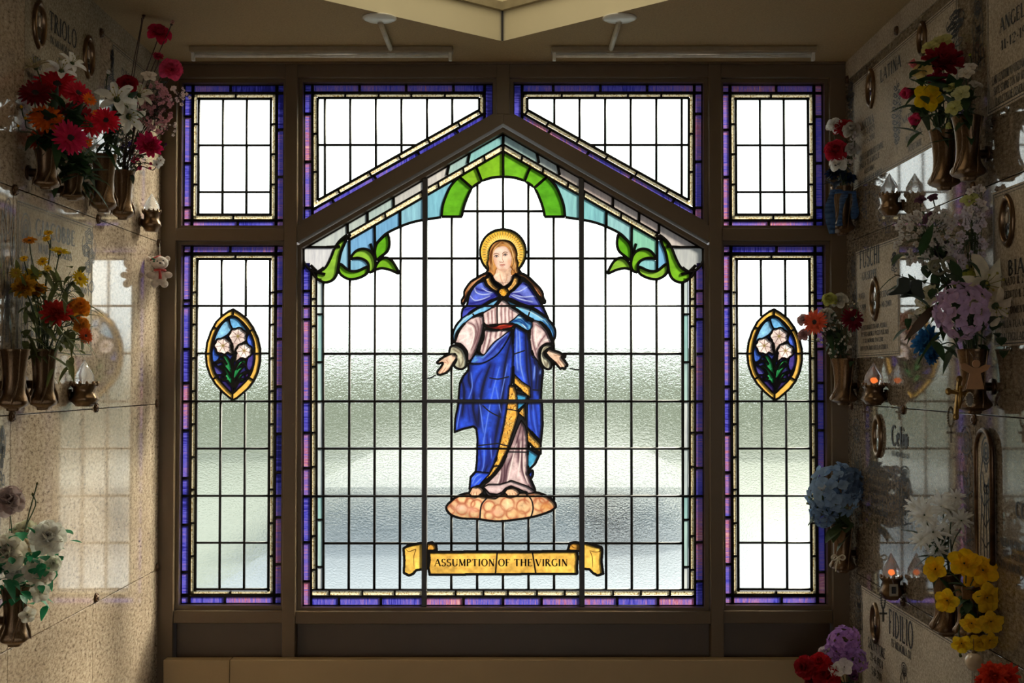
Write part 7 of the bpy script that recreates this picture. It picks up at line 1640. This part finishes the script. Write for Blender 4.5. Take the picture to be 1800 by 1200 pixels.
# tag on the lowest lamp
p = place('R', 1571, 1037, .09); root = empty('paper_tag', p, label='small square picture tag hanging on the lowest lit lamp', cat='tag')
m = MB(); m.box((-.016, -.001, -.022), (.016, .001, .022)); m.build('tag_card', plain('tag_paper', (150, 140, 124), .7), root); m = MB(); m.box((-.008, -.0016, -.013), (.008, .0, .013)); m.build('tag_picture', M_PDARK, root)
# wooden angel
def flat_shape(name, part, px, py, off, prof, th, mat, label, cat, extra=None):
    p = place('R', px, py, off); k = p.y / F; root = empty(name, p, label=label, cat=cat); m = MB(); m.prism([(x * k, -y * k) for x, y in prof], -th / 2, th / 2); m.build(part, mat, root, bevel=.001); return root, k
M_WOOD = plain('thin_plywood', (176, 128, 84), .6, var=.12, nscale=40)
ang = [(-5, -10), (-20, -18), (-28, -17), (-26, -8), (-12, 0), (-18, 28), (14, 28), (8, 0), (20, -6), (26, -14), (16, -16), (5, -10)]
root, k = flat_shape('wooden_angel', 'angel_body', 1716, 656, .125, ang, .004, M_WOOD, 'flat wooden angel cut-out hanging before the vase of the large pale bouquet', 'ornament')
m = MB(); m.lathe([(0, -.002), (7 * k, -.002), (7 * k, .002), (0, .002)], 20, M=Matrix.Translation((0, -.001, 17 * k)) @ Matrix.Rotation(math.pi / 2, 4, 'X')); m.build('angel_head', M_WOOD, root)
m = MB(); m.tube([(6 * k * math.cos(t), 0, 26 * k + 2 * k * math.sin(t)) for t in np.linspace(0, 6.28, 16)], .001, 5); m.build('wire_halo', M_BRONZE_D, root)
# gold crucifix with bulb ends
p = place('R', 1684, 690, .125); k = p.y / F; root = empty('crucifix', p, label='gold crucifix with rounded ends hanging beside the wooden angel', cat='crucifix'); root.rotation_euler = (0, .12, .3)
M_GLD = plain('antique_gold', (170, 134, 72), .35, metal=.7, var=.2)
m = MB(); m.box((-3.5 * k, -.004, -38 * k), (3.5 * k, .004, 22 * k)); m.box((-18 * k, -.004, -3.5 * k), (18 * k, .004, 3.5 * k))
for x, z in ((0, 24), (-20, 0), (20, 0), (0, -42)):
    m.ball((x * k, 0, z * k), (6.5 * k, .006, 6.5 * k), 12, 6)
m.build('cross_body', M_GLD, root, smooth=False); m = MB()
m.tube([(0, -.010, 8 * k), (0, -.012, -8 * k), (1 * k, -.010, -28 * k)], [.004, .007, .004], 8); m.tube([(-13 * k, -.008, 4 * k), (0, -.011, 0), (13 * k, -.008, 4 * k)], .003, 6); m.ball((0, -.011, 10 * k), .006, 8, 6); m.build('corpus', M_GLD, root, smooth=True)
rosary('rosary', 'pale metal rosary beads hanging below the gold crucifix', 1671, 716, 24, hang=34, dx=10, off=.115, mat=plain('tin_bead', (120, 108, 90), .3, metal=.6))
# small round framed medal next to it
p = place('R', 1704, 702, .12); root = empty('round_medal', p, label='small round medal with a beaded pearl rim beside the gold crucifix', cat='medal'); k = p.y / F
m = MB(); m.lathe([(0, 0), (8 * k, 0), (8 * k, .004), (0, .005)], 20, M=Matrix.Rotation(math.pi / 2, 4, 'X') @ Matrix.Diagonal((.8, 1.5, 1, 1))); m.build('medal_disc', M_PHOTO, root, smooth=True)
m = MB()
for i in range(18): a = 2 * math.pi * i / 18; m.ball((6.8 * k * math.cos(a), -.003, 12 * k * math.sin(a)), .0028, 6, 4)
m.build('bead_rim', M_WHITE2, root, smooth=True)
# pearl bauble
p = place('R', 1712, 1163, .10); k = p.y / F; root = empty('pearl_bauble', p, label='cream pearl bauble hanging below the yellow orchids', cat='bauble')
m = MB(); m.ball((0, 0, 0), 16 * k, 20, 14); m.build('ball', plain('pearl_lacquer', (226, 206, 178), .2, coat=.6, var=.03), root, smooth=True)
m = MB(); m.lathe([(4 * k, 14 * k), (4 * k, 19 * k), (0, 19.5 * k)], 12); m.tube([(0, 0, 19 * k), (0, .002, 40 * k)], .001, 4); m.build('cap', M_BRONZE, root, smooth=True)

def cord(name_obj, a, b, parent):
    m = MB(); a = Vector(a) - parent.location; b = Vector(b) - parent.location; m.tube([tuple(a), tuple((a + b) / 2 + Vector((0, -.004, 0))), tuple(b)], .0009, 4); m.build(name_obj, M_TWIG, parent)
vb, vh, vr_, _, _ = VASES['r4']
for o in list(bpy.data.objects):
    if o.parent is None and o.name.split('.')[0] in ('wooden_angel', 'round_medal'):
        cord('hanging_cord', o.location + Vector((0, 0, .03)), vb + Vector((-vr_ * .5, -vr_ * .75, vh * .97)), o)
    if o.name == 'paper_tag': cord('hanging_cord', o.location + Vector((0, 0, .02)), place('R', 1567, 1016, .052), o)
